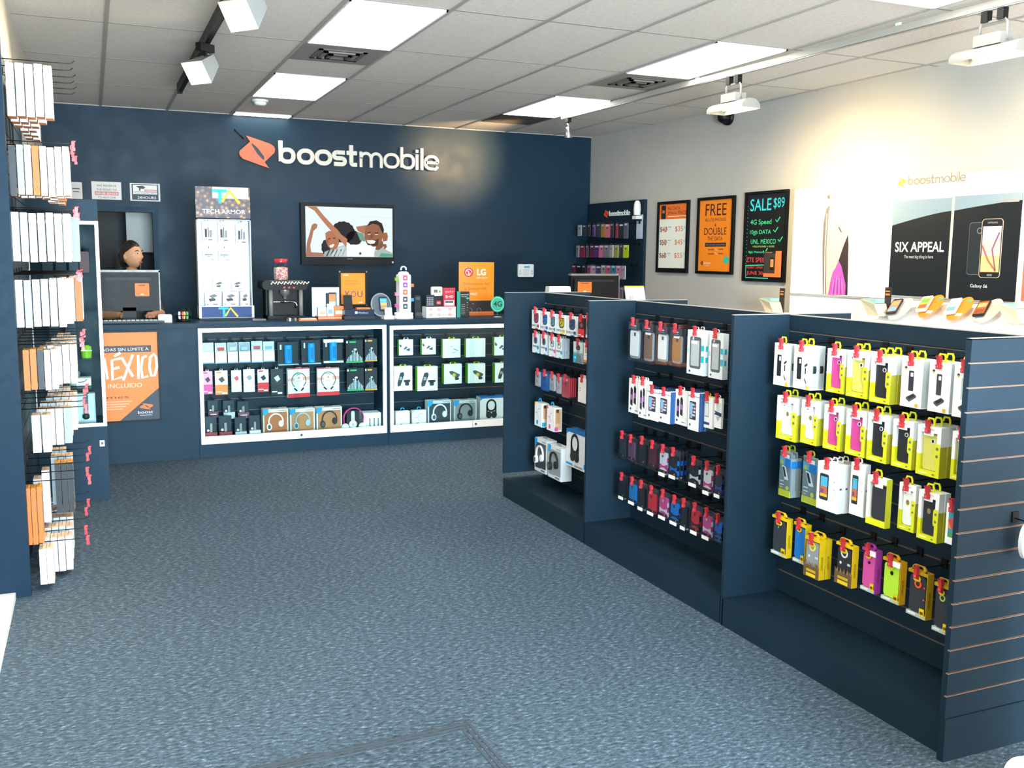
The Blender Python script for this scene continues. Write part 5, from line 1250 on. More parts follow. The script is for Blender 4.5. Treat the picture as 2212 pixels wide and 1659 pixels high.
# tall screen-protector display (TA)
y = -2.02
a, c = on_y(430, 403, y), on_y(550, 692, y); X0 = on_y(430, 662, y).x; X1 = on_y(549, 662, y).x
W = X1 - X0; H = a.z - ZC
t = thing('protector_display', 'tall white cardboard display of screen protectors, city-lights header', 'display stand', ((X0 + X1) / 2, y, ZC))
zz = lambda v: on_y(490, v, y).z - ZC
b = B(); b.box(-W / 2, W / 2, 0.0, 0.16, 0.0, zz(661), '#e4e8ea'); b.box(-W / 2, W / 2, -.05, .16, 0, .012, '#2a2f36'); b.obj('base_box', t)
b = B(); b.box(-W / 2 + .02, W / 2 - .02, -.0012, 0, .016, zz(661) - .006, '#1d3f78')
def talogo(b, x, z, s, y0):
    b.pris([(x - .95 * s, z + s), (x + .05 * s, z + s), (x + .05 * s, z + .78 * s), (x - .3 * s, z + .78 * s), (x - .3 * s, z), (x - .54 * s, z), (x - .54 * s, z + .78 * s), (x - .95 * s, z + .78 * s)], y0 - .001, y0, '#2ab4d8')
    b.ribbon([(x - .28 * s, z + .1 * s), (x + .22 * s, z + .92 * s), (x + .95 * s, z + .02 * s)], .2 * s, y0 - .0018, y0 - .0008, '#e8c81e')
talogo(b, 0.01, .02, zz(661) - .03, -.0012); o = b.obj('foot_print', t); o['label'] = 'navy foot with a blue T and yellow A'
b = B(); b.box(-W / 2 + .01, W / 2 - .02, .10, .112, zz(661), zz(474), '#eceff0'); b.box(-W / 2, -W / 2 + .008, -.0, .112, zz(661), zz(474), '#cfd5d8'); b.box(W / 2 - .02, W / 2 - .012, -.0, .112, zz(661), zz(474), '#cfd5d8'); b.box(-W / 2, W / 2 - .012, 0, .112, zz(474) - .006, zz(474), '#cfd5d8'); b.obj('tray_back', t)
b = B(); hz0, hz1 = zz(471), zz(404); b.box(-W / 2, W / 2 - .01, .02, .03, hz0, hz1, 'bokeh_print'); b.box(-W * .2, W * .45, .0194, .02, hz0 + .16, hz1, '#cfc9c4'); b.xf(Matrix.Identity(4))
talogo(b, .02, hz0 + .12, .115, .019); b.text('TECH ARMOR', 0.0, hz0 + .035, .036, '#e9e6ea', y=.018, w=W * .78, bold=.02); b.obj('header', t)
G = 'screen protector packs on the white display'
def prot(u0, v0, u1, v1, label, boxed):
    a, c = on_y(u0, v0, y + .05), on_y(u1, v1, y + .05); w, h = c.x - a.x, a.z - c.z
    b = B(); d = .012 if not boxed else .03
    b.box(-w / 2, w / 2, 0, d, 0, h, '#f2f4f5'); r, rr, el, tx, po = face(b, w, h)
    if boxed == 0:
        r(.1, .12, .9, .16, '#b9c0c4'); r(.22, .34, .42, .76, '#3a3a40'); r(.48, .26, .58, .76, '#5d5f66'); r(.62, .4, .84, .76, '#8a8d94'); el(.2, .88, .06, .04, '#6d757b'); r(.52, .86, .88, .92, '#5a6268')
    elif boxed == 1: r(.14, .44, .84, .52, '#4a6a74'); po([(.36, .58), (.64, .58), (.5, .68)], '#7d868c'); r(.64, .86, .9, .92, '#6d757b'); r(.36, .14, .7, .26, '#dfe6e8')
    else: po([(.2, .34), (.6, .2), (.8, .34), (.4, .5)], '#5a646a'); po([(.26, .56), (.66, .52), (.56, .7), (.3, .68)], '#2f353a', 2); r(.5, .84, .8, .9, '#6d757b'); po([(.12, .4), (.3, .36), (.26, .52)], '#e0a050', 2)
    root = b.obj('protector_pack', None, ((a.x + c.x) / 2, y + .05, c.z)); tag(root, label, 'phone accessory', G)
    if boxed < 2:
        b = B(); b.rr(-.018, .018, h - .001, h + .016, .004, .002, .004, '#dfe4e6'); b.obj('hang_tab', root)
        hk = hook_proto(.075, False, False); place(hk, ((a.x + c.x) / 2, y + .0995, a.z + .008), 0, 'small hook holding the ' + label.split(' on the')[0], 'peg hook', 'hooks of the white display')
for i, (u0, v0, u1, v1) in enumerate([(436, 479, 462, 523), (470, 480, 495, 524), (508.5, 483, 534, 528)]): prot(u0, v0, u1, v1, f'tall white protector pack, {["left", "middle", "right"][i]} on the upper row', 0)
for i, (u0, v0, u1, v1) in enumerate([(438, 538, 464, 563), (472, 538.5, 497, 564)]): prot(u0, v0, u1, v1, f'square white protector pack, {["left", "right"][i]} on the middle row', 1)
for i, (u0, v0, u1, v1) in enumerate([(460, 604, 487, 627), (500, 604, 527, 627)]): prot(u0, v0, u1, v1, f'white cable box, {["left", "right"][i]} one standing behind the front row', 2)
for i, (u0, v0, u1, v1) in enumerate([(443, 630, 477, 656), (481, 630, 515, 656), (519, 630, 540, 656)]):
    a, c = on_y(u0, v0, y), on_y(u1, v1, y); w = c.x - a.x; h = a.z - (ZC + zz(661)) - 0.001
    b = B(); b.box(-w / 2, w / 2, 0, .04, 0, h, '#e9eef0'); r, rr, el, tx, po = face(b, w, h)
    po([(.25, .3), (.6, .16), (.82, .3), (.45, .46)], '#6a747a'); po([(.2, .5), (.6, .44), (.7, .62), (.3, .68)], '#2f353a', 2); r(.5, .84, .82, .92, '#6d757b'); r(.1, .86, .2, .92, '#5a6268')
    tag(b.obj('cable_box', None, ((a.x + c.x) / 2, y + .004, ZC + zz(661) + .0005)), f'white cable box, {["left", "middle", "right"][i]} of the front row of three', 'phone accessory', G)

# coffee maker with a jar of sweets on top
y = -2.15
a, c = on_y(572, 606, y), on_y(664, 690, y); W = c.x - a.x; H = a.z - ZC
t = thing('coffee_maker', 'black coffee maker with silver columns, jar of sweets on top', 'coffee maker', ((a.x + c.x) / 2, y, ZC))
b = B(); b.box(-W / 2 + .02, W / 2 - .02, 0.10, .26, 0, H * .8, 'black_plastic'); b.box(-W / 2 + .02, W / 2 - .02, 0, .26, 0, .03, 'black_plastic'); b.obj('body', t)
b = B(); b.rr(-W / 2 - .02, W / 2 + .005, H * .76, H, .03, -.01, .27, 'black_plastic'); b.obj('top_housing', t)
b = B()
for k in range(6): b.ribbon([(-W * .36 + k * .054, H * .9), (-W * .36 + k * .054 + .014, H * .97), (-W * .36 + k * .054 + .032, H * .92), (-W * .36 + k * .054 + .05, H * .97)], .01, -.0125, -.010, '#cfc9b8')
b.box(-W * .38, W * .42, -.012, -.01, H * .985, H * .995, '#8a8678')
for k in range(3): b.box(-.025 + k * .04, -.008 + k * .04, -.012, -.01, H * .8, H * .84, '#d8404a')
b.obj('control_panel', t)
for s in (-1, 1):
    b = B(); b.tube([(s * W * .36, .02, .03), (s * W * .36, .02, H * .76)], .018, 'silver_paint', 10); b.obj('column', t)
b = B(); b.lathe([(.045, H * .76), (.045, H * .66), (.02, H * .60), (.012, H * .52)], 'grey_metal', (0, .06, 0), 14); b.obj('brew_head', t)
b = B(); b.lathe([(.04, H * .42), (.046, H * .44), (.046, H * .47)], 'chrome', (0.0, .05, 0), 14); b.tube([(.04, .05, H * .45), (.085, .05, H * .43), (.1, .05, H * .36), (.085, .05, H * .28)], .008, 'chrome'); b.box(-.10, -.03, .046, .054, H * .44, H * .455, 'chrome'); b.obj('portafilter', t)
jx = on_y(607, 600, y + .1).x
t = thing('candy_jar', 'clear jar of wrapped sweets with a red lid, on the coffee maker', 'jar', (jx, y + .10, ZC + H + .0005))
b = B(); b.lathe([(.06, 0), (.066, .01), (.066, .12), (.055, .145), (.05, .15)], 'glass', n=22); b.obj('glass_jar', t)
b = B(); b.lathe([(.056, .004), (.06, .02), (.06, .105), (.02, .115)], 'candy', n=18); o = b.obj('sweets', t); o['kind'] = 'stuff'
b = B(); b.lathe([(.057, .148), (.059, .152), (.059, .176), (.05, .18)], '#c8303c*', n=22); o = b.obj('lid', t); o['label'] = 'red lid'
p = cpt(561, -2.3)
b = B(); b.rr(-.06, .05, 0, .02, .008, 0, .05, '#2a333c*'); b.box(-.05, .04, -.0008, 0, .006, .014, '#56616a'); tag(b.obj('remote_control', None, (p, -2.32, ZC)), 'small black gadget lying left of the coffee maker', 'gadget')
p = cpt(663, -2.34)
b = B(); b.box(-.075, .075, -.05, .05, 0, .012, '#e0763a'); b.box(-.06, .07, -.045, .045, .012, .02, '#e8b89a'); tag(b.obj('leaflet_stack', None, (p, -2.34, ZC)), 'stack of orange leaflets in front of the coffee maker', 'leaflets')
p = cpt(628, -2.36)
b = B()
for k in range(4): b.box(-.04 + .022 * k, -.024 + .022 * k, -.03, .03, 0, .022 + .004 * (k % 2), ('#3a4046', '#c9c4ba', '#2a2e32', '#7d7a72')[k])
tag(b.obj('pen_tray', None, (p, -2.36, ZC)), 'dark tray of small pens at the foot of the coffee maker', 'tray')

# phone showcards
y = -2.16
a, c = on_y(675, 621, y), on_y(735, 686, y); W = c.x - a.x; H = a.z - ZC
t = thing('phone_showcard', 'pale blue showcard with a phone picture on an orange base', 'display stand', ((a.x + c.x) / 2, y, ZC))
b = B(); b.box(-W / 2, W / 2, .03, .036, .02, H, '#c9dfea'); r, rr, el, tx, po = face(b, W, H); i0 = len(b.v); rr(.5, .18, .66, .72, '#23282f', 1, .2); rr(.6, .16, .9, .7, '#2a3a4a', 2, .12); r(.63, .22, .87, .62, '#d88a5a', 3); r(.63, .46, .87, .62, '#b9d0e4', 4); b.xf(Matrix.Translation((0, .03, 0)), i0); b.obj('backboard', t)
b = B(); b.box(-W * .4, W * .46, -.10, .05, 0, .026, '#e8743a'); b.box(-W * .4, W * .46, -.101, .051, .011, .015, '#f6d4c0'); o = b.obj('base', t); o['label'] = 'orange base'
for k, (dx, w, h, m, m2) in enumerate([(-.05, .07, .075, '#eef2f4', '#e8b090'), (.02, .055, .105, '#e4eef4', '#7fb0d8'), (.095, .09, .085, '#e8814a', '#f4e4d8')]):
    b = B(); b.box(-w / 2, w / 2, 0, .03, 0, h, m); b.box(-w * .35, w * .35, -.0008, 0, h * .2, h * .55, m2); tag(b.obj('phone_box', None, ((a.x + c.x) / 2 + dx, y - .06, ZC + .0265)), ['small white phone box on the orange base, left', 'slim tall white phone box on the orange base', 'orange phone box on the orange base, right'][k], 'box', 'phone boxes on the orange base')
y = -2.08
a, c = on_y(736.5, 590, y), on_y(789, 657, y); W = c.x - a.x; H = c.z - ZC
t = thing('frame_sign', 'orange printed sign in a black stand-up frame reading smart just got personal', 'sign', ((a.x + c.x) / 2, y, ZC))
h = a.z - c.z
b = B(); b.box(-W / 2 - .025, W / 2 + .025, .003, .012, 0, H + h + .025, 'black_plastic'); b.box(-W / 2 - .025, W / 2 + .025, -.05, .07, 0, .01, 'black_plastic'); b.obj('frame', t)
b = B(); b.box(-W / 2, W / 2, 0, .003, H, H + h, '#f08a1e'); r, rr, el, tx, po = face(b, W, h); i0 = len(b.v); tx('smart just', .40, .27, .06, '#a8521a', .52); tx('got personal', .42, .37, .06, '#a8521a', .6); r(.08, .50, .92, .51, '#c06a20')
for i, s in enumerate('YOU'): tx(s, .24 + .27 * i, .77, .2, ['#4a3a6a', '#7a4a7a', '#5a3a56'][i], .22)
r(.1, .05, .3, .08, '#f6e4d0'); r(.72, .93, .9, .96, '#f6d8b8'); b.xf(Matrix.Translation((0, 0, H)), i0); b.obj('printed_card', t)
b = B()
for x in (-W / 2 - .012, W / 2 + .012):
    for z in (H - .01, H + h + .012): b.lathe([(.008, -.006), (.008, .003)], 'chrome', (x, 0, z), 8, 'y')
b.obj('screw_cap', t)
y = -2.30
a, c = on_y(743, 675, y), on_y(808, 691, y); W = c.x - a.x
t = thing('demo_plinth', 'dark blue phone plinth with a small four-pane emblem, below the orange sign', 'display stand', ((a.x + c.x) / 2, y, ZC))
b = B(); b.box(-W / 2, W / 2, -.02, .16, 0, .03, '#1d2836'); b.rr(-W / 2 + .003, W / 2 - .003, .032, .085, .01, -.02, .16, '#26364a*'); b.obj('body', t)
b = B(); b.text('Windows', .03, .05, .016, '#c9d4e0', y=-.0205, w=.09)
for i in (0, 1):
    for j in (0, 1): b.box(-.04 + i * .011, -.03 + i * .011, -.0215, -.02, .049 + j * .011, .059 + j * .011, '#e4eaf0')
b.obj('lettering', t)
def demo_phone(loc, w, h, tilt, body, scr, label, rz=0.0, name='smartphone', group=None):
    t = thing(name, label, 'phone', loc, rz, group)
    R = Matrix.Rotation(math.radians(-tilt), 4, 'X')
    b = B(); b.rr(-w / 2, w / 2, 0, h, .009, 0, .009, body); b.xf(R); b.obj('body', t)
    b = B(); b.box(-w * .44, w * .44, -.0012, 0, h * .1, h * .9, scr[0])
    for k, m in enumerate(scr[1:]): b.box(-w * .4, w * .4, -.002, -.001, h * (.14 + .24 * k), h * (.34 + .24 * k), m)
    b.xf(R); b.obj('screen', t)
    return t
p = cpt(757, -2.24)
demo_phone((p - .02, -2.26, ZC + .0855), .075, .125, 15, '#15181c', ('#20252b*',), 'black phone standing on the dark blue phone plinth')
p2 = cpt(784, -2.24)
b = B(); b.box(-.06, .06, -.03, .03, 0, .012, '#ee7426'); b.box(-.05, .05, -.024, .024, .012, .0128, '#f6a468'); tag(b.obj('price_card', None, (p2, -2.24, ZC + .0855)), 'orange price card lying on the dark blue phone plinth', 'card')
y = -2.26
cxx = on_y(826, 664, y)
t = thing('phone_disc', 'round grey phone disc stand with a white foot', 'display stand', (cxx.x, y, ZC))
R = Matrix.Rotation(math.radians(-14), 4, 'X')
b = B(); b.ell(0, .125, .092, .105, .012, .02, '#5a676d', 28); b.ring(0, .125, .105, .095, .008, .02, '#8a979c', 28, .88); b.xf(R); b.obj('disc', t)
b = B(); b.box(-.005, .085, -.075, .03, 0, .025, '#eef4f6'); b.box(0, .08, -.072, .03, .026, .032, '#d4dee2'); b.obj('base', t)
b = B(); b.box(.0, .065, -.008, 0, .03, .10, '#eef4f6'); b.xf(Matrix.Translation((.01, -.05, 0)) @ R); o = b.obj('price_card', t); o['label'] = 'white price card'
demo_phone((cxx.x + .01, y - .03, ZC + .07), .07, .13, 22, '#1c2126', ('#3f8fb0', '#d88a4a', '#e0a860', '#58b4d0'), 'phone with a bright screen on the round grey disc')
# tall white charging tower
a = on_y(872, 690, y)
t = thing('charging_tower', 'tall white cable tower with coloured plugs, beside the round phone disc', 'display stand', (a.x, y, ZC))
b = B(); b.lathe([(.085, 0), (.085, .022), (.08, .028), (.085, .034), (.082, .05), (.05, .058)], '#f0f4f6', n=24); b.obj('base', t)
b = B(); b.rr(-.052, .052, .055, .385, .012, -.05, .05, '#eef2f4'); b.lathe([(.05, .38), (.045, .40), (.03, .41)], '#e6ebee'); tb = b.obj('body', t)
b = B(); b.ring(0, .43, .028, .018, -.008, .008, '#eef2f4', 18, 1, -20, 200); b.obj('handle', t)
for k in range(5):
    b = B(); z = .085 + k * .062; b.rr(-.02, .02, z, z + .045, .004, -.053, -.05, ['#39444a', '#39444a', '#c96a3a', '#8a4ab0', '#c04a6a'][k]); b.box(-.008, .008, -.0545, -.053, z + .014, z + .03, '#dfe6ea'); b.obj('socket_panel', tb)
    b = B(); b.rr(.04, .049, z + .004, z + .02, .003, -.0515, -.05, '#9ab0bc'); b.obj('side_port', tb)
for s, z, m in ((-1, .33, '#7fb82a'), (1, .275, '#e07a3a'), (-1, .2, '#e08aa8'), (1, .15, '#2a9ad8'), (-1, .10, '#d84a9a')):
    b = B(); b.box(s * .052, s * .085, -.03, .0, z, z + .028, m); b.box(s * .085, s * .09, -.02, -.01, z + .008, z + .02, '#2a2f34'); b.obj('plug', tb)
# small dark handset, card terminal, thermostat-like box, stacked boxes, red card, teal box
y = -2.24
a = on_y(903, 690, y)
t = thing('handset_stand', 'small black phone standing in a dark holder beside the white tower', 'phone', (a.x, y, ZC))
b = B(); b.box(-.035, .035, -.03, .03, 0, .02, '#23282e'); b.box(-.03, .03, -.02, .02, .02, .05, '#39424a'); b.obj('holder', t)
b = B(); b.rr(-.032, .026, .05, .20, .01, -.005, .01, '#1a1f25'); b.rr(-.022, .016, .16, .185, .008, -.0065, -.005, '#4a545c'); b.obj('handset', t)
t = None
y = -2.26
xs = [cpt(u, y) for u in (920.5, 959, 985)]
for k in (0, 1):
    for j in (0, 1):
        w = xs[j + 1] - xs[j] - .004
        b = B(); b.box(-w / 2, w / 2, 0, .12, 0, .048, '#f2f3f4'); b.box(-w / 2, w / 2, -.0008, 0, .0, .004, '#d9dcde')
        for q in ((-.25, .22) if j == 0 else (0,)): b.ell(w * q, .026, .018, .010, -.0012, 0, '#d86a70', 12); b.box(w * q - .012, w * q + .012, -.0016, -.001, .023, .029, '#f6e4e4')
        tag(b.obj('phone_box', None, ((xs[j] + xs[j + 1]) / 2, y, ZC + .0485 * k)), f'white phone box with red print, {"lower" if k == 0 else "upper"} {"left" if j == 0 else "right"} of four stacked', 'box', 'stacked white phone boxes')
zt = ZC + .0975
a = on_y(931, 668, y)
t = thing('card_phone', 'black keypad phone standing on the stacked white boxes', 'phone', (a.x, y + .02, zt))
b = B(); b.rr(-.04, .04, 0, .105, .006, 0, .02, '#23272d'); b.obj('body', t)
b = B()
for i in range(4):
    for j in range(5): b.box(-.03 + .016 * i, -.02 + .016 * i, -.0012, 0, .012 + .016 * j, .022 + .016 * j, '#8d979f')
b.obj('key_grid', t)
a = on_y(948, 668, y)
t = thing('phone_pack', 'black phone pack with a red square, beside the keypad phone', 'box', (a.x + .005, y + .04, zt))
b = B(); b.box(-.042, .042, 0, .04, 0, .095, '#1b1f24'); b.rr(-.012, .028, .02, .05, .004, -.001, 0, '#d8404a'); b.box(-.006, .02, -.0016, -.001, .03, .035, '#f0d8d8'); b.obj('carton', t)
a = on_y(944, 643, y + .05)
t = thing('thermostat_box', 'cream boxed thermostat lying above the black phone pack', 'gadget', (a.x, y + .05, zt + .0955))
b = B(); b.rr(-.052, .052, 0, .082, .014, 0, .028, '#ddd8c8'); b.obj('housing', t)
b = B(); b.box(-.03, .006, -.0012, 0, .03, .055, '#5f6a58'); b.box(.014, .034, -.001, 0, .036, .042, '#6d6a5c'); b.box(.021, .027, -.001, 0, .028, .05, '#6d6a5c'); b.obj('display', t)
a, c = on_y(959, 622, y), on_y(984, 668, y); W = c.x - a.x; h = a.z - zt
b = B(); b.box(-W / 2, W / 2, 0, .03, 0, h, '#c42c46'); r, rr, el, tx, po = face(b, W, h); tx('payLo', .5, .27, .12, '#f0d4d8', .66); tx('$40', .5, .55, .15, '#f6e6e6', .7); r(.08, .66, .9, .94, '#eef0f0', 2); r(.14, .70, .84, .8, '#3a3f44', 3)
tag(b.obj('prepaid_card_pack', None, ((a.x + c.x) / 2, y + .01, zt)), 'red prepaid card pack reading $40 on the stacked white boxes', 'card')
a, c = on_y(986, 630, y), on_y(1013, 690, y); W = c.x - a.x; h = a.z - ZC
b = B(); b.box(-W / 2, W / 2, 0, .06, 0, h, '#20272b'); b.box(-W / 2 - .0, -W / 2 + W * .28, -.001, .061, 0, h + .001, '#2f9a8a'); r, rr, el, tx, po = face(b, W, h); el(.86, .26, .12, .08, '#25b0b8', 2); tx('universal', .62, .14, .06, '#dfe6e6', .6); tx('charger', .60, .22, .05, '#dfe6e6', .5)
for k in range(4): el(.84, .42 + .1 * k, .05, .025, ['#c9d0d0', '#d8404a', '#e0a03a', '#3aa06a'][k], 2)
for k in range(6): r(.34, .5 + .07 * k, .66, .52 + .07 * k, '#7d8a8c', 2)
tag(b.obj('charger_box', None, ((a.x + c.x) / 2, y - .01, ZC)), 'tall black and teal charger box beside the curved orange showcard', 'box')
y = -2.05
a, c = on_y(993, 566, y), on_y(1068, 688, y); W = c.x - a.x; H = a.z - ZC
t = thing('showcard', 'curved orange showcard with round red emblem on the counter', 'display stand', ((a.x + c.x) / 2, y, ZC))
b = B(); n = 12
def curved(x): return .03 - .03 * math.cos(x / (W / 2) * 1.2)
for i in range(n):
    xa, xb = -W / 2 + W * i / n, -W / 2 + W * (i + 1) / n
    for z0, z1, m in ((0, H * .075, '#d8743a'), (H * .075, H * .28, '#23232b'), (H * .28, H, '#f08a1e')):
        ya, yb = curved(xa), curved(xb)
        b.add([(xa, ya, z0), (xb, yb, z0), (xb, yb, z1), (xa, ya, z1), (xa, ya + .006, z0), (xb, yb + .006, z0), (xb, yb + .006, z1), (xa, ya + .006, z1)], [(0, 1, 2, 3), (7, 6, 5, 4), (3, 2, 6, 7), (0, 4, 5, 1), (0, 3, 7, 4), (1, 5, 6, 2)], m)
b.obj('curved_board', t)
b = B()
i0 = 0
b.ell(-W * .24, H * .81, W * .125, W * .125, -.0005, 0, '#b8304a', 24); b.ring(-W * .24, H * .81, W * .09, W * .075, -.0012, 0, '#f2d8d4', 22, 1, 0, 290); b.box(-W * .25, -W * .235, -.0012, 0, H * .77, H * .84, '#f2d8d4'); b.box(-W * .25, -W * .2, -.0012, 0, H * .765, H * .777, '#f2d8d4'); b.ell(-W * .285, H * .835, .006, .006, -.0012, 0, '#f2d8d4')
b.text('LG', W * .12, H * .755, H * .12, '#f6ece2', y=-.001, bold=.03); b.text("Life's Good", W * .13, H * .695, H * .03, '#f6e0cc', y=-.001, w=W * .3)
b.text('Innovation for', 0, H * .575, H * .05, '#a8562a', y=-.001, w=W * .74); b.text('a better life', -W * .04, H * .485, H * .05, '#a8562a', y=-.001, w=W * .62); b.text('VOLT', -W * .1, H * .385, H * .04, '#f6e8da', y=-.001, bold=.02)
b.text('LG', -W * .12, H * .215, H * .02, '#aeb2ba', y=-.001); b.ring(-W * .2, H * .1, .022, .019, -.001, 0, '#8a8d96', 16); b.ring(W * .05, H * .1, .022, .019, -.001, 0, '#8a8d96', 16)
b.v = [(x, yv + curved(x), z) for x, yv, z in b.v]
b.obj('lettering', t)
y = -2.30
a = on_y(1075, 657, y)
t = thing('round_sign', 'round teal 4G sign on a small stand at the end of the counter', 'sign', (a.x, y, ZC))
b = B(); b.ell(0, a.z - ZC, .068, .072, 0, .008, '#2fb498', 28); b.ring(0, a.z - ZC, .064, .058, -.001, 0, '#7fd8c4', 28); b.text('4G', 0, a.z - ZC - .022, .05, '#1d3a3a', y=-.0018, bold=.02); b.obj('disc', t)
b = B(); b.box(-.006, .006, .002, .008, 0, a.z - ZC - .06, 'clear'); b.box(-.03, .03, -.03, .03, 0, .004, '#dfe6e6'); b.obj('stand', t)
# by the right till: pale card box, price card with yellow top
y = -2.38
a, c = on_y(1189, 619, y), on_y(1234, 634, y)
b = B(); w = (c.x - a.x) / 2; h = a.z - ZC
b.add([(-w - .02, 0, 0), (w + .02, 0, 0), (w + .02, .12, 0), (-w - .02, .12, 0), (-w, .02, h), (w, .02, h), (w, .1, h), (-w, .1, h)], [(3, 2, 1, 0), (4, 5, 6, 7), (0, 1, 5, 4), (1, 2, 6, 5), (2, 3, 7, 6), (3, 0, 4, 7)], '#f2f4f4')
for q in (.5, .62, .74): b.box(-w * .8, w * .8, .02 * q - .0015, .02 * q, h * q, h * q + .003, '#c9ced0')
tag(b.obj('paper_tray', None, ((a.x + c.x) / 2, y, ZC)), 'white sloping paper tray left of the right till screen', 'tray')
a, c = on_y(1349, 617.5, y), on_y(1392, 648, y); w = (c.x - a.x) / 2; h = a.z - ZC
t = thing('price_card', 'white standing price card reading $0 with a yellow top edge', 'sign', ((a.x + c.x) / 2, y, ZC))
b = B(); b.pris([(-w, h), (w * .9, h), (w + .04, 0), (-w + .05, 0)], 0, .01, '#f2f2ec'); b.pris([(-w, h), (w * .9, h), (w * .92, h - .014), (-w + .004, h - .014)], -.001, 0, '#d8cc3a'); b.text('$0', -w * .3, h * .52, h * .13, '#9aa0a4', y=-.0012); b.box(-w * .7, w * .5, -.0008, 0, h * .86, h * .868, '#b9bec2'); b.box(-w * .7, w * .6, -.0008, 0, h * .8, h * .808, '#b9bec2'); b.obj('printed_card', t)
b = B(); b.box(-w * .5, w * .5, .01, .09, 0, .006, '#dfe2e2'); b.obj('easel_foot', t)

# poster on the counter front
a, c = on_y(130, 714, YC), on_y(350, 911, YC); x0 = -0.30; W = c.x - x0; H = 1.04 - .325
t = thing('framed_poster', 'large orange poster reading MEXICO on the counter front', 'poster', ((x0 + c.x) / 2, YC - .0005, .325))
b = B()
for q in ((-W / 2, W / 2, H - .014, H), (-W / 2, W / 2, 0, .014), (-W / 2, -W / 2 + .014, .014, H - .014), (W / 2 - .014, W / 2, .014, H - .014)): b.box(q[0], q[1], -.016, 0, q[2], q[3], 'black_plastic')
b.obj('frame', t)
b = B(); W2, H2 = W - .028, H - .028
b.box(-W2 / 2, W2 / 2, 0, .006, 0, H2, '#e8813c'); r, rr, el, tx, po = face(b, W2, H2)
po([(1, .64), (1, 1), (.5, 1)], '#33404e', 1); r(.12, .15, .92, .225, '#3f4048', 1); tx('LLAMADAS SIN LÍMITE A', .52, .208, .042, '#e9dccb', .74); el(.2, .11, .07, .06, '#35b0a0', 1)
st = {'M': [(.16, .52), (.2, .28), (.27, .44), (.34, .28), (.37, .52)], 'E': [[(.54, .29), (.43, .31), (.43, .53), (.55, .5)], [(.43, .41), (.52, .39)], [(.46, .265), (.54, .225)]], 'X': [[(.55, .28), (.68, .5)], [(.69, .25), (.56, .54)]], 'I': [[(.755, .26), (.75, .53)]], 'C': [[(.86, .27), (.81, .29), (.785, .4), (.8, .52), (.87, .5)]], 'O': [[(.95, .25), (.905, .29), (.89, .4), (.91, .5), (.95, .5), (.985, .4), (.98, .29), (.95, .25)]]}
for k, v in st.items():
    for n_, pl in enumerate(v if isinstance(v[0], list) else [v]): b.ribbon([(-W2 / 2 + x * W2, H2 * (1 - z)) for x, z in pl], .019, -.003 - .0007 * n_, 0, '#f4ece2')
tx('INCLUIDO', .58, .625, .05, '#f3cdb4', .42); tx('al mes', .40, .745, .034, '#7a3a2a', .44)
for k in range(4): r(.14, .775 + .028 * k, .66 - .04 * k, .788 + .028 * k, '#f0a884', 1)
brand_icon(b, W2 * .25, W2 * .42, H2 * .115, H2 * .19, -.003, 0, '#f0763a'); tx('boost', .82, .93, .035, '#f2f2f2', .19, 3); r(.75, .945, .9, .952, '#c9ced2', 2)
b.xf(Matrix.Translation((0, -.008, .014))); b.obj('print', t)

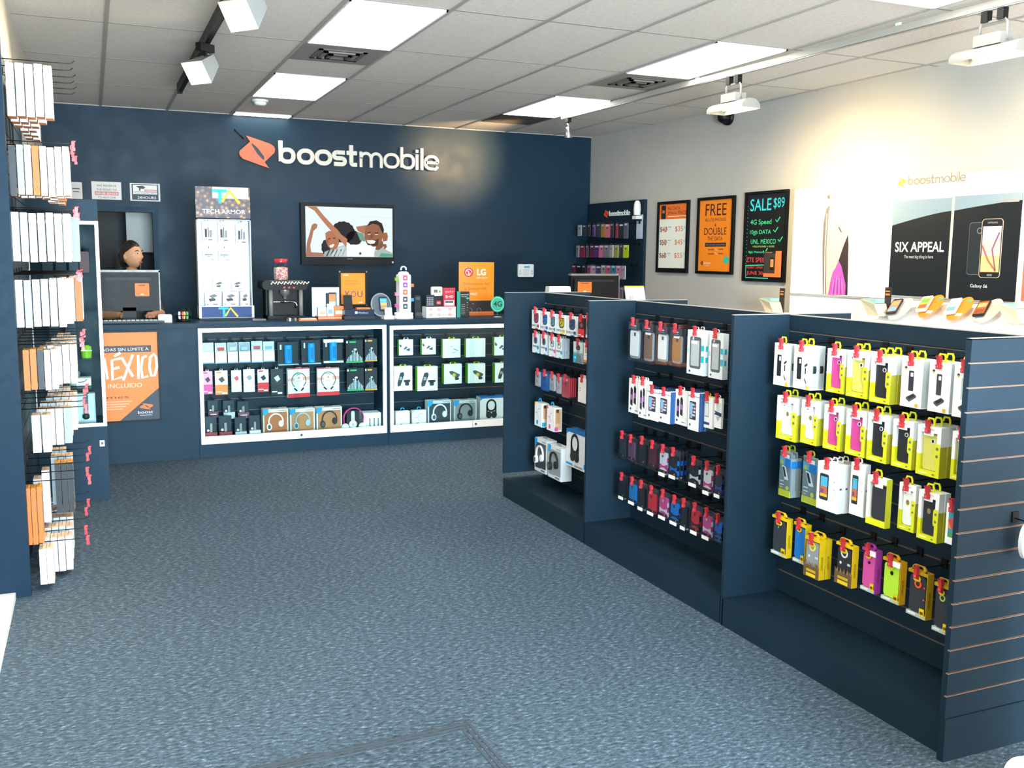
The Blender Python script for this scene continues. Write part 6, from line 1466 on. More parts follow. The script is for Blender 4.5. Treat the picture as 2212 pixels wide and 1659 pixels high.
# ================================================================== woman behind the left till
def person():
    hx, hy = 0.165, -1.42
    t = thing('person', 'person in dark top sitting behind the left till screen, facing right', 'person', (hx, hy, 0))
    # body: one skinned surface, seated on a tall stool, hands on the counter's inner edge
    V = {'pelvis': ((0, 0, .78), .125), 'belly': ((0, -.01, .92), .115), 'waist': ((0, 0, 1.02), .11), 'chest': ((0, .0, 1.19), .13), 'neckb': ((0, .01, 1.40), .06), 'neck': ((.01, 0, 1.52), .052),
         'ls': ((-.17, .01, 1.335), .062), 'le': ((-.23, -.10, 1.10), .045), 'lw': ((-.10, -.34, 1.12), .03), 'rs': ((.17, .01, 1.335), .062), 're': ((.23, -.10, 1.10), .045), 'rw': ((.14, -.34, 1.12), .03),
         'lh': ((-.10, .03, .76), .09), 'lk': ((-.13, -.36, .74), .065), 'la': ((-.12, -.30, .30), .04), 'lt': ((-.12, -.42, .27), .03), 'rh': ((.10, .03, .76), .09), 'rk': ((.13, -.36, .74), .065), 'ra': ((.12, -.30, .30), .04), 'rt': ((.12, -.42, .27), .03)}
    E = [('pelvis', 'belly'), ('belly', 'waist'), ('waist', 'chest'), ('chest', 'neckb'), ('neckb', 'neck'), ('chest', 'ls'), ('ls', 'le'), ('le', 'lw'), ('chest', 'rs'), ('rs', 're'), ('re', 'rw'), ('pelvis', 'lh'), ('lh', 'lk'), ('lk', 'la'), ('la', 'lt'), ('pelvis', 'rh'), ('rh', 'rk'), ('rk', 'ra'), ('ra', 'rt')]
    def skinned(V, E, root, name, mat, sub=2):
        ks = list(V); me = bpy.data.meshes.new(name); me.from_pydata([V[k][0] for k in ks], [(ks.index(a), ks.index(c)) for a, c in E], [])
        o = bpy.data.objects.new(name, me); COL.objects.link(o); o.parent = t
        md = o.modifiers.new('skin', 'SKIN'); md.use_smooth_shade = True
        for i, k in enumerate(ks):
            d = me.skin_vertices[0].data[i]; d.radius = (V[k][1], V[k][1]); d.use_root = (k == root)
        s2 = o.modifiers.new('sub', 'SUBSURF'); s2.levels = sub; s2.render_levels = sub
        me.materials.append(M(mat)); return o
    # body with bare forearms: shirt colour above the elbows through a height-and-reach mix in the material
    pieces = [skinned(V, E, 'pelvis', 'body', 'body_cloth')]
    for s, w in ((-1, 'lw'), (1, 'rw')):
        x, y, z = V[w][0]
        hv = {'w': ((x, y + .01, z), .026), 'p': ((x - s * .012, y - .045, z - .004), .032), 'p2': ((x - s * .02, y - .075, z - .006), .03)}
        he = [('w', 'p'), ('p', 'p2')]
        for i, (dx, ln) in enumerate(((-.028, .060), (-.010, .072), (.009, .068), (.027, .052))):
            bx = x - s * .02 + dx; hv[f'k{i}'] = ((bx, y - .088, z - .004), .0105); hv[f'm{i}'] = ((bx + dx * .1, y - .088 - ln * .55, z - .008), .009); hv[f'f{i}'] = ((bx - s * .004, y - .088 - ln, z - .022), .0075)
            he += [('p2', f'k{i}'), (f'k{i}', f'm{i}'), (f'm{i}', f'f{i}')]
        hv['t1'] = ((x - s * .045, y - .05, z - .002), .012); hv['t2'] = ((x - s * .062, y - .082, z - .012), .009); he += [('p', 't1'), ('t1', 't2')]
        pieces.append(skinned(hv, he, 'w', 'hand', 'skin'))
    # head: a sculpted egg turned to her left (the camera's right)
    b = B(); n, m = 36, 30; HZ = 1.612; vs = []
    for i in range(m + 1):
        th = math.pi * i / m
        for j in range(n):
            ph = 2 * math.pi * j / n - math.pi        # ph = 0: the face, towards local -Y
            z = math.cos(th); s = math.sin(th)
            x = s * math.sin(ph); yv = -s * math.cos(ph)
            rx, ry, rz = .074, .094, .116
            X, Yv, Z = x * rx, yv * ry, z * rz
            f = max(0, -yv)                            # 1 at the front
            if z < -.1:
                k = (-.1 - z); X *= 1 - .42 * k; Yv *= 1 - (.12 if yv < 0 else .62) * k      # jaw narrows, nape recedes
            g = lambda a, c, sa, sc: math.exp(-((ph - a) / sa) ** 2 - ((z - c) / sc) ** 2)
            Yv -= .029 * g(0, -.22, .13, .17) + .014 * g(0, .02, .13, .2)      # nose and its bridge
            Yv += .010 * (g(.42, .06, .22, .11) + g(-.42, .06, .22, .11))      # eye sockets
            Yv -= .005 * (g(.42, .22, .3, .08) + g(-.42, .22, .3, .08))        # brows
            Yv -= .008 * g(0, -.52, .3, .1); Yv += .005 * g(0, -.43, .35, .05)  # lips
            Yv -= .014 * g(0, -.82, .5, .14)                                    # chin
            X += .004 * (g(.75, -.2, .3, .2) - g(-.75, -.2, .3, .2))            # cheeks
            vs.append((X, Yv, Z))
    fs = [(i * n + j, i * n + (j + 1) % n, (i + 1) * n + (j + 1) % n, (i + 1) * n + j) for i in range(m) for j in range(n)]
    fs = [f[::-1] for f in fs]
    HM = Matrix.Translation((.012, -.012, HZ)) @ Matrix.Rotation(math.radians(47), 4, 'Z') @ Matrix.Rotation(math.radians(-4), 4, 'X')
    b.add(vs, fs, 'skin', True); b.xf(HM)
    HMAT = HM
    for s in (-1, 1):      # ears
        i0 = len(b.v); b.lathe([(.004, -.006), (.018, -.004), (.020, .004), (.010, .008)], 'skin', (0, 0, 0), 14, 'y'); b.xf(HM @ Matrix.Translation((s * .071, .010, -.008)) @ Matrix.Rotation(math.radians(s * 80), 4, 'Z') @ Matrix.Scale(1.45, 4, (0, 0, 1)), i0)
    bpy.context.view_layer.update(); dg = bpy.context.evaluated_depsgraph_get()
    for o in pieces:
        ev = o.evaluated_get(dg); me = ev.to_mesh()
        b.add([v.co.copy() for v in me.vertices], [tuple(p.vertices) for p in me.polygons], 'body_cloth', True); ev.to_mesh_clear()
    for o in pieces: bpy.data.objects.remove(o)
    b.keys = ['body_cloth']; b.m = [0] * len(b.f)
    body = b.obj('body', t)
    md = body.modifiers.new('one_surface', 'REMESH'); md.mode = 'VOXEL'; md.voxel_size = 0.0045; md.use_smooth_shade = True
    sm = body.modifiers.new('smooth', 'SMOOTH'); sm.factor = 0.4; sm.iterations = 2
    b = B()
    for s in (-1, 1):
        c = (s * .031, -.0785, .010); b.lathe([(.001, -.009), (.006, -.007), (.009, 0), (.006, .008)], '#d8cfc6', c, 12, 'y'); b.lathe([(.0055, -.0105), (.0055, -.006)], '#2a1a14', c, 10, 'y')
    b.xf(HM); b.obj('eye', t)
    b = B()
    for s in (-1, 1): b.tube([(s * .014, -.092, .030), (s * .030, -.092, .037), (s * .050, -.078, .031)], [.003, .004, .002], 'hair', 6)
    b.xf(HM); b.obj('eyebrow', t)
    b = B(); b.tube([(-.024, -.086, -.062), (-.010, -.0985, -.058), (0, -.0995, -.060), (.010, -.0985, -.058), (.024, -.086, -.062)], [.0015, .003, .0028, .003, .0015], '#a4665a', 8); b.tube([(-.020, -.088, -.066), (0, -.099, -.070), (.020, -.088, -.066)], [.0015, .0035, .0015], '#ac6e60', 8); b.xf(HM); b.obj('lips', t)
    b = B(); vs = []; fs = []; n, m = 32, 18
    for i in range(m + 1):
        th = math.pi * .80 * i / m
        for j in range(n):
            ph = 2 * math.pi * j / n - math.pi; fr = max(0, math.cos(ph))
            u = abs(ph)
            lim = .98 if u < .7 else .98 + (u - .7) / .9 * .42 if u < 1.6 else 1.40 + min(1, (u - 1.6) / .5) * .95
            t2 = lim * i / m
            s = math.sin(t2); w = 1.07 + .02 * math.sin(9 * ph + 3 * t2) - .05 * (i / m) ** 4
            k = max(0, -math.cos(t2) - .1)
            vs.append((s * math.sin(ph) * .075 * w, -s * math.cos(ph) * .096 * w * (1 if math.cos(ph) > 0 else 1 - .45 * k) + (.006), math.cos(t2) * .118 * (w + .02)))
    fs = [(i * n + j, (i + 1) * n + j, (i + 1) * n + (j + 1) % n, i * n + (j + 1) % n) for i in range(m) for j in range(n)]
    b.add(vs, fs, 'hair', True)
    b.xf(HM)
    # hair gathered behind and falling over the far shoulder
    R = HM
    b.tube([R @ Vector((.0, .085, .01)), R @ Vector((.03, .115, -.05)), R @ Vector((.05, .10, -.12)), R @ Vector((.055, .07, -.20)), R @ Vector((.06, .05, -.26))], [.05, .045, .036, .03, .01], 'hair', 10)
    b.tube([R @ Vector((.07, -.01, .02)), R @ Vector((.078, -.015, -.05)), R @ Vector((.075, -.012, -.13)), R @ Vector((.07, -.005, -.20))], [.016, .020, .018, .008], 'hair', 8)
    b.obj('hair', t)
    s = thing('bar_stool', 'dark stool under the person behind the left till', 'stool', (hx, hy + .03, 0))
    b = B(); b.lathe([(.17, .60), (.18, .615), (.17, .63), (.10, .635)], 'black_plastic', n=24); b.obj('seat', s)
    b = B(); b.lathe([(.03, .02), (.03, .60)], 'chrome', n=12); b.obj('post', s)
    b = B(); b.lathe([(.2, 0), (.2, .012), (.04, .03)], 'chrome', n=24); b.obj('base', s)
    b = B(); b.ring(0, 0, .16, .145, .27, .285, 'chrome', 24); b.v = [(x, z, yv) for x, yv, z in b.v]; b.v = [(x, z2 - .0, yv) for x, z2, yv in b.v]
    b.tube([(0, 0, .26), (0, -.15, .275)], .012, 'chrome'); b.obj('foot_ring', s)
def body_cloth():
    m, nt, p = new_mat('body_cloth'); MATS['body_cloth'] = m
    tc = nt.nodes.new('ShaderNodeTexCoord'); sp = nt.nodes.new('ShaderNodeSeparateXYZ'); nt.links.new(tc.outputs['Object'], sp.inputs[0])
    def cmp(sock, v, op):
        k = nt.nodes.new('ShaderNodeMath'); k.operation = op; k.inputs[1].default_value = v; nt.links.new(sock, k.inputs[0]); return k.outputs[0]
    neck = cmp(sp.outputs[2], 1.425, 'GREATER_THAN')
    arm = nt.nodes.new('ShaderNodeMath'); arm.operation = 'MULTIPLY'; nt.links.new(cmp(sp.outputs[1], -.125, 'LESS_THAN'), arm.inputs[0]); nt.links.new(cmp(sp.outputs[2], .95, 'GREATER_THAN'), arm.inputs[1])
    mx = nt.nodes.new('ShaderNodeMath'); mx.operation = 'MAXIMUM'; nt.links.new(neck, mx.inputs[0]); nt.links.new(arm.outputs[0], mx.inputs[1])
    c = nt.nodes.new('ShaderNodeMixRGB'); c.inputs[1].default_value = (*lin('#22252b'), 1); c.inputs[2].default_value = (*lin('#cc9670'), 1)
    nt.links.new(mx.outputs[0], c.inputs[0]); nt.links.new(c.outputs[0], p.inputs['Base Color']); p.inputs['Roughness'].default_value = .6
body_cloth()
person()

# ================================================================== right-hand wall
def wrect(px, n=0.0):
    """(left s, right s, foot z, head z) of a rectangle on the wall from its left-top, right-top, left-bottom, right-bottom photo corners"""
    q = [on_wall(u, v, n) for u, v in px]
    return (q[0][0] + q[2][0]) / 2, (q[1][0] + q[3][0]) / 2, (q[2][1] + q[3][1]) / 2, (q[0][1] + q[1][1]) / 2
def framed(px, label, draw, ground, fr=.03, name='framed_poster', foot=.0):
    s0, s1, z0, z1 = wrect(px, .03); W, H = s1 - s0, z1 - z0
    t = thing(name, label, 'poster', wall_pt((s0 + s1) / 2, z0, .001), WROT)
    b = B()
    for q in ((-W / 2, W / 2, H - fr, H), (-W / 2, W / 2, 0, fr + foot), (-W / 2, -W / 2 + fr, fr, H - fr), (W / 2 - fr, W / 2, fr, H - fr)): b.box(q[0], q[1], -.03, 0, q[2], q[3], 'black_plastic')
    b.obj('frame', t)
    b = B(); w, h = W - 2 * fr, H - 2 * fr - foot
    b.box(-w / 2, w / 2, 0, .012, 0, h, ground); draw(b, *face(b, w, h), w, h); b.xf(Matrix.Translation((0, -.014, fr + foot))); b.obj('print', t)
    return t
def dr1(b, r, rr, el, tx, po, W, H):
    r(0, 0, 1, .235, '#e8742c'); rr(.06, .02, .23, .23, '#23252b', 2); brand_icon(b, -W / 2 + .09 * W, -W / 2 + .2 * W, H * .855, H * .91, -.003, 0, '#e8742c')
    tx('BIG DATA', .52, .095, .05, '#5a2a1c', .44); tx('SMALL PRICE', .63, .165, .05, '#5a2a1c', .68); r(.3, .19, .95, .2, '#f4e4d8', 3)
    for i, (a, c) in enumerate((('40', '35'), ('50', '45'), ('60', '55'))):
        v = .44 + .205 * i
        tx('$' + a, .16, v, .09, '#3a4046', .26); tx(a, .20, v, .09, '#d86a40', .16, 3); tx('$' + c, .72, v, .09, '#d86a40', .28)
        r(.32, v - .085, .44, v - .075, '#8d9498', 1); r(.32, v - .05, .42, v - .045, '#c9ced0', 1); r(.88, v - .09, .98, v - .05, '#b9dcd4', 1)
framed([(1421, 438), (1488, 430), (1415, 587), (1481, 591)], 'framed price poster with orange top, leftmost on the grey wall', dr1, '#e6e8da', .028, foot=.02)
def dr2(b, r, rr, el, tx, po, W, H):
    tx('FREE', .50, .22, .165, '#4a2228', .64); tx('4G LTE PHONES', .50, .30, .045, '#7a3a24', .64); tx('&', .5, .37, .035, '#5a2a20', .05); tx('DOUBLE', .5, .49, .10, '#4a2228', .68); tx('THE DATA', .5, .57, .055, '#5a2a20', .46)
    r(.2, .60, .84, .655, '#33252a'); tx('when you switch to Boost Mobile', .52, .64, .02, '#c9a890', .58, 3)
    r(.3, .69, .48, .705, '#8a4a2c', 1); r(.62, .685, .76, .70, '#8a4a2c', 1); r(.3, .75, .48, .765, '#8a4a2c', 1); r(.62, .745, .76, .76, '#8a4a2c', 1)
    po([(.49, .68), (.52, .68), (.6, .715), (.57, .715)], '#f6b070', 2); po([(.49, .735), (.52, .735), (.6, .77), (.57, .77)], '#f6b070', 2)
    brand_icon(b, -W / 2 + .08 * W, -W / 2 + .17 * W, H * .08, H * .145, -.003, 0, '#6a2c1c', '#f08428'); tx('boost', .28, .90, .035, '#f6e4d4', .22); tx('mobile', .27, .93, .015, '#f6e4d4', .12); el(.86, .84, .09, .07, '#33b49c', 2)
framed([(1507, 428), (1586, 421.5), (1501, 590), (1579, 594)], 'framed orange poster reading FREE and DOUBLE THE DATA', dr2, '#f0861e', .028)
def dr3(b, r, rr, el, tx, po, W, H):
    C, Gr, Rd = '!3fe8e4', '!52f29a', '!f0504a'
    def stroke(pl, w, m): b.ribbon([(-W / 2 + x * W, H * (1 - v)) for x, v in pl], w, -.002, 0, m)
    def st(t, x, v, h, m, w): tx(t, x, v, h, m, w, 2)
    st('SALE', .36, .20, .14, C, .54); tx('SALE', .375, .19, .14, '#1a4a5a', .54, 1); st('$89', .82, .19, .13, C, .27)
    st('4G Speed', .38, .375, .075, Gr, .54); st('10gb DATA', .38, .485, .065, Gr, .54); st('UNL. MEXICO', .46, .585, .055, Gr, .64); st('+CELLPHONES + MORE', .47, .625, .02, '!c9e88a', .56); st('8gb Memory', .30, .70, .035, Gr, .42)
    st('ZTE SPEED', .32, .80, .055, Rd, .56); st('HURRY OFFER ENDS', .36, .875, .03, Rd, .6); st('JUNE 30th', .32, .96, .055, Rd, .52)
    for x, v in ((.8, .31), (.76, .425), (.88, .535), (.52, .665)): stroke([(x - .05, v), (x - .01, v + .025), (x + .06, v - .03)], .008, Gr)
    stroke([(.62, .985), (.04, .985), (.03, .84), (.5, .83)], .007, '!4af0b0')
    for i in range(16): el(.03, .14 + .045 * i, .012, .006, '!2fb868', 2)
t = framed([(1611, 416), (1702, 408), (1600, 606), (1691, 611)], 'black lit marker board with a handwritten neon SALE $89 offer', dr3, '#0f1214', .02, 'marker_board')
s0, s1, z0, z1 = wrect([(1651, 543), (1687, 541), (1651, 597), (1687, 600)], .045)
b = B(); W, H = s1 - s0, z1 - z0; b.box(-W / 2, W / 2, 0, .010, 0, H, '#e8743a'); r, rr, el, tx, po = face(b, W, H); r(0, .0, .68, .86, '#3a3430', 1); r(0, 0, .7, .1, '#23211f', 2); rr(.38, .25, .62, .74, '#17181a', 2); r(.41, .32, .59, .62, '#d88a4a', 3); tx('boost', .3, .08, .05, '#e8a070', .4, 4)
o = b.obj('leaflet', None, wall_pt((s0 + s1) / 2, z0, .052), WROT); tag(o, 'orange and brown leaflet on the lower right of the neon marker board', 'leaflet')

# white display wall: lit panels, sloping phone shelf, cabinet
N1 = .13
sA, _ = on_wall(1713, 500, N1); sB, _ = on_wall(1922, 500, N1); ztop = on_wall(1712, 410, N1)[1]; zbot = on_wall(1715, 636, N1)[1]
sC = on_wall(2207, 500, N1)[0]
def panel(s0, s1, label, z0, z1):
    t = thing('light_panel', label, 'display panel', wall_pt((s0 + s1) / 2, z0, .001), WROT, 'white panels of the phone wall'); W, H = s1 - s0, z1 - z0
    b = B(); b.rr(-W / 2 + .003, W / 2 - .003, 0, H, .008, -N1, 0, 'alu_white'); b.obj('panel_body', t)
    return t, W, H
zp = 1.345
t, W, H = panel(sA, sB, 'tall white panel with a huge slim phone picture and pink flower', zp, ztop)
def onp(u, v, s0, s1, z0): 
    s, z = on_wall(u, v, N1 + .002); return s - (s0 + s1) / 2, z - z0
P = lambda pts: [onp(u, v, sA, sB, zp) for u, v in pts]
b = B(); y = -N1
zoom = lambda X, Y: (1680 + X * .2532, 340 + Y * .2532)
b.pris(P([zoom(385, 1168), zoom(380, 800), zoom(390, 560), zoom(415, 440), zoom(440, 410), zoom(455, 412), zoom(445, 470), zoom(420, 800), zoom(415, 1170)]), y - .0015, y, '#6d6460')
b.pris(P([zoom(412, 1168), zoom(416, 800), zoom(436, 470), zoom(448, 415), zoom(520, 520), zoom(600, 660), zoom(560, 760), zoom(500, 940), zoom(440, 1172)]), y - .002, y, '#cbb9a4')
b.pris(P([zoom(395, 1168), zoom(400, 800), zoom(418, 480), zoom(424, 480), zoom(406, 800), zoom(402, 1168)]), y - .0022, y, '#e9e2d8')
b.pris(P([zoom(600, 660), zoom(604, 760), zoom(594, 1176), zoom(430, 1172), zoom(500, 940), zoom(560, 760)]), y - .0024, y, '#30262c')
b.pris(P([zoom(430, 1172), zoom(450, 1060), zoom(470, 980), zoom(495, 940), zoom(520, 880), zoom(545, 930), zoom(560, 1000), zoom(580, 1090), zoom(575, 1175)]), y - .003, y, '#b84fa8')
for k in range(7): b.pris(P([zoom(455 + 16 * k, 1172), zoom(478 + 11 * k, 1040 - 12 * (k % 3)), zoom(486 + 11 * k, 1040 - 12 * (k % 3)), zoom(463 + 16 * k, 1172)]), y - .0036, y, ['#cf74c0', '#8f3a8a'][k % 2])
b.pris(P([zoom(518, 596), zoom(526, 592), zoom(548, 636), zoom(541, 641)]), y - .0036, y, '#4a423c')
b.ell(*onp(*zoom(437, 338), sA, sB, zp), .017, .017, y - .002, y, '#6a5438', 14); b.ell(onp(*zoom(437, 338), sA, sB, zp)[0] + .018, onp(*zoom(437, 336), sA, sB, zp)[1], .009, .009, y - .003, y, 'alu_white', 12); b.pris(P([zoom(437, 322), zoom(445, 312), zoom(446, 320)]), y - .002, y, '#6a5438')
b.obj('printed_phone', t)
t, W, H = panel(sB + .002, sC, 'wide white panel with two dark phone posters reading SIX APPEAL', zp, on_wall(1930, 386, N1)[1])
s0_, s1_ = sB + .002, sC
def dposter(px, nm):
    q = [onp(u, v, s0_, s1_, zp) for u, v in px]
    x0, x1, z0, z1 = (q[0][0] + q[2][0]) / 2, (q[1][0] + q[3][0]) / 2, max(.004, (q[2][1] + q[3][1]) / 2), (q[0][1] + q[1][1]) / 2
    return x0, x1, z0, z1
x0, x1, z0, z1 = dposter([(1928, 435), (2056, 426), (1922, 636), (2046, 645)], '')
xm = x1
def sweep(b, x0, x1, z0, z1, a, c, ground):
    b.box(x0, x1, y - .004, y, z0, z1, ground)
    pts = [(x0, z1), (x1, z1)] + [(x1 + (x0 - x1) * k / 8, z0 + (z1 - z0) * (c + (a - c) * (k / 8) ** 1.3)) for k in range(9)]
    b.pris(pts, y - .005, y - .004, '#7f93a3')
b = B(); sweep(b, x0, x1, z0, z1, .74, .87, '#10171e')
W1 = x1 - x0; h1 = z1 - z0
b.text('SIX APPEAL', (x0 + x1) / 2, z0 + h1 * .46, .075, '#e4e2dc', y=y - .006, w=W1 * .84, bold=.015); b.text('The next big thing is here', (x0 + x1) / 2, z0 + h1 * .385, .03, '#b9bcc0', y=y - .006, w=W1 * .5)
o = b.obj('poster_print', t); o['label'] = 'dark poster reading SIX APPEAL'
x0, x1, z0, z1 = dposter([(2061, 425), (2207, 414), (2052, 645), (2196, 653)], '')
b = B(); sweep(b, x0, x1, z0, z1, .86, .93, '#10171e'); W1 = x1 - x0; h1 = z1 - z0
b.rr(x0 + W1 * .26, x0 + W1 * .50, z0 + h1 * .24, z0 + h1 * .74, .02, y - .006, y - .004, '#59626b'); b.rr(x0 + W1 * .267, x0 + W1 * .50, z0 + h1 * .246, z0 + h1 * .734, .02, y - .0068, y - .004, '#1d242b'); b.ring(x0 + W1 * .42, z0 + h1 * .66, .022, .016, y - .007, y - .006, '#6d757d', 14)
b.rr(x0 + W1 * .45, x0 + W1 * .76, z0 + h1 * .215, z0 + h1 * .77, .025, y - .008, y - .004, '#b9a890'); b.rr(x0 + W1 * .46, x0 + W1 * .755, z0 + h1 * .22, z0 + h1 * .765, .022, y - .009, y - .004, '#15181d')
b.box(x0 + W1 * .475, x0 + W1 * .745, y - .010, y - .004, z0 + h1 * .27, z0 + h1 * .70, '#c9a6a8'); b.box(x0 + W1 * .475, x0 + W1 * .745, y - .0105, y - .004, z0 + h1 * .27, z0 + h1 * .42, '#e0a878'); b.box(x0 + W1 * .475, x0 + W1 * .745, y - .0103, y - .004, z0 + h1 * .56, z0 + h1 * .70, '#a9a4c0')
b.ribbon([(x0 + W1 * .48, z0 + h1 * .52), (x0 + W1 * .58, z0 + h1 * .38), (x0 + W1 * .70, z0 + h1 * .28)], .012, y - .0112, y - .0105, '#9a5a4a'); b.ribbon([(x0 + W1 * .72, z0 + h1 * .64), (x0 + W1 * .63, z0 + h1 * .48), (x0 + W1 * .70, z0 + h1 * .28)], .010, y - .0112, y - .0105, '#7a4a5a')
b.box(x0 + W1 * .58, x0 + W1 * .65, y - .0112, y - .009, z0 + h1 * .232, z0 + h1 * .25, '#6d7076'); b.text('SAMSUNG', x0 + W1 * .61, z0 + h1 * .725, .012, '#9aa0a8', y=y - .0095)
b.text('Galaxy S6', x0 + W1 * .46, z0 + h1 * .11, .03, '#dfe2e6', y=y - .006, w=W1 * .26); b.box(x1 - W1 * .3, x1 - W1 * .04, y - .006, y - .005, z1 - .06, z1 - .035, '#8a8d94')
o = b.obj('poster_print', t); o['label'] = 'dark poster with two phones'
b = B(); b.box(xm, xm + .012, y - .006, y, z0, z1 + .005, '#b9b4a8'); b.box(-(s1_ - s0_) / 2 + .004, (s1_ - s0_) / 2 - .02, y - .008, y, max(.0, z0 - .012), z0, '#8a8d90'); b.obj('poster_rail', t)
b = B(); lx = -(s1_ - s0_) / 2 + .05; lz = z1 + .10
brand_icon(b, lx, lx + .075, lz - .012, lz + .062, y - .002, y, '#d8a038', '#f4efe4'); b.obj('emblem', t); b = B(); wordmark(b, lx + .095, lx + .60, lz + .0, y - .002, y, '#8d826c'); b.obj('wordmark', t)
t, W, H = panel(sC + .004, sC + 1.25, 'white panel with an orange edge at the right border', zp, on_wall(1930, 386, N1)[1])
b = B(); b.box(-W / 2 + .03, W / 2 - .03, -N1 - .002, -N1, .03, H - .32, '#e0604a'); b.obj('printed_sheet', t)
# cabinet and sloping shelf
sE = sC + 1.25
t = thing('phone_shelf', 'white sloping shelf of demo phones along the grey wall', 'display shelf', wall_pt(sA, 0, 0), WROT)
L = sE - sA; LA = sB - sA - .03
b = B(); b.box(0, LA, -N1, -.001, 0, zp - .003, 'alu_white'); b.box(LA, L, -.20, -.001, 0, 1.13, 'alu_white'); b.obj('cabinet', t)
b = B(); b.box(0.0, LA, -N1 - .012, -N1, zp - .012, zp - .003, '#a9a49a'); b.obj('edge_strip', t)
b = B()
def sl(x0, x1, m, th=.02):
    a, c = (-N1 + .0, zp - .004), (-.50, 1.125)
    b.add([(x0, a[0], a[1]), (x1, a[0], a[1]), (x1, c[0], c[1]), (x0, c[0], c[1]), (x0, a[0], a[1] - th), (x1, a[0], a[1] - th), (x1, c[0], c[1] - th), (x0, c[0], c[1] - th)], [(0, 3, 2, 1), (4, 5, 6, 7), (0, 1, 5, 4), (2, 3, 7, 6), (0, 4, 7, 3), (1, 2, 6, 5)], m)
sl(LA + .005, L, 'alu_white'); b.obj('sloping_top', t)
b = B(); b.box(LA + .005, L, -.53, -.50, 1.06, 1.125, 'alu_white'); b.box(LA + .1, LA + 1.15, -.545, -.53, 1.075, 1.11, 'clear'); b.obj('front_rail', t)
SL = math.atan2(zp - .004 - 1.125, .50 - N1)
def on_slope(u, v):
    # a photo point on the sloping top: found by walking down the slope
    best = None
    for k in range(101):
        n = N1 + (.50 - N1) * k / 100; zz = zp - .004 - (zp - .004 - 1.125) * k / 100
        s, z = on_wall(u, v, n)
        e = abs(z - zz)
        if best is None or e < best[0]: best = (e, s, zz, n)
    return best[1:]
def slope_obj(u, v): 
    s, z, n = on_slope(u, v); return wall_pt(s, z + .002, n)
RS = Matrix.Translation((0, -.035, .02)) @ Matrix.Rotation(-math.radians(50), 4, 'X')     # stands the local z axis up the slope
for i, (u, v, pad, body, scr, label) in enumerate([
        (1931, 693, None, '#23272b', ('#c9887a', '#7fb0d0', '#d8a060'), 'dark demo phone on a grey round pad, left end of the sloping shelf'),
        (1996, 688, '#ee8a28', '#f0f0ec', ('#d8c04a', '#d8604a', '#7fb05a'), 'white demo phone on an orange pad, left of two'),
        (2058, 694, '#ee8a28', '#f0f0ec', ('#b9d0c8', '#7fa8b8', '#d0dce0'), 'white demo phone on an orange pad, right of two'),
        (2120, 700, None, '#1d1a1a', ('#c9602a', '#8a4a2a', '#e8b080'), 'dark demo phone with brown screen, right of the orange pads')]):
    p = slope_obj(u, v)
    t = thing('demo_phone', label, 'phone', p, WROT, 'demo phones on the sloping shelf')
    b = B()
    if pad: b.ell(.02, .10, .075, .12, -.006, 0, pad, 24); b.box(.03, .075, -.0075, -.006, .02, .05, '#f4e6d8'); b.box(.03, .06, -.0075, -.006, .17, .19, '#3fb09a')
    else: b.ell(.02, .10, .075, .12, -.006, 0, '#c9c6bc', 24)
    b.xf(RS); b.obj('pad', t)
    b = B(); b.rr(-.040, .040, .02, .18, .009, -.03, -.018, body); b.box(-.01, .01, -.018, -.006, .08, .12, '#8a8d90'); b.xf(RS @ Matrix.Rotation(math.radians(-14), 4, 'Y')); b.obj('phone_body', t)
    b = B(); b.box(-.035, .035, -.0312, -.03, .038, .163, scr[0])
    for k in (0, 1): b.box(-.03, .03, -.0318, -.031, .045 + .06 * k, .085 + .06 * k, scr[1 + k])
    b.xf(RS @ Matrix.Rotation(math.radians(-14), 4, 'Y')); b.obj('screen', t)
for i, (u, v, label) in enumerate([(1691, 668, 'teal and orange leaflet holder at the left end of the white shelf'), (1896, 692, 'teal and orange leaflet holder beside the dark demo phone'), (2198, 710, 'teal and orange leaflet holder at the right edge of the photo')]):
    if i == 0: q0 = on_wall(1690, 676, .26); p = wall_pt(min(q0[0], sA - .045), q0[1], .26)
    else: p = slope_obj(u, v) + Vector((0, 0, .035))
    t = thing('leaflet_holder', label, 'leaflet holder', p, WROT, 'leaflet holders of the phone wall')
    b = B(); b.add([(-.09, -.10, .12), (.05, -.10, .09), (.05, .02, .09), (-.09, .02, .12), (-.04, -.06, 0), (.06, -.06, 0), (.06, .05, 0), (-.04, .05, 0)], [(0, 1, 2, 3), (7, 6, 5, 4), (0, 4, 5, 1), (2, 6, 7, 3), (1, 5, 6, 2)], '#d9c8a8'); b.add([(-.09, -.10, .12), (-.09, .02, .12), (-.04, .05, 0), (-.04, -.06, 0)], [(0, 1, 2, 3)], '#c98a3a'); b.obj('wedge_box', t)
    b = B(); b.box(-.075, .045, -.085, .01, .095, .125, '#8fb8b0'); b.obj('leaflet_stack', t)
    b = B(); b.box(.01, .07, .045, .05, .0, .21, '#3a3430'); b.box(.012, .068, .0435, .045, .135, .20, '#2b2622'); b.box(.02, .06, .042, .0435, .15, .165, '#d8743a'); b.box(.02, .06, .042, .0435, .178, .185, '#e89a5a'); b.obj('header_card', t)
    if i == 0:
        b = B(); b.box(-.10, .035, -.10, .06, -.02, -.0005, 'alu_white'); b.box(-.06, .03, .06, .259, -.02, -.005, 'alu_white'); b.obj('bracket', t)

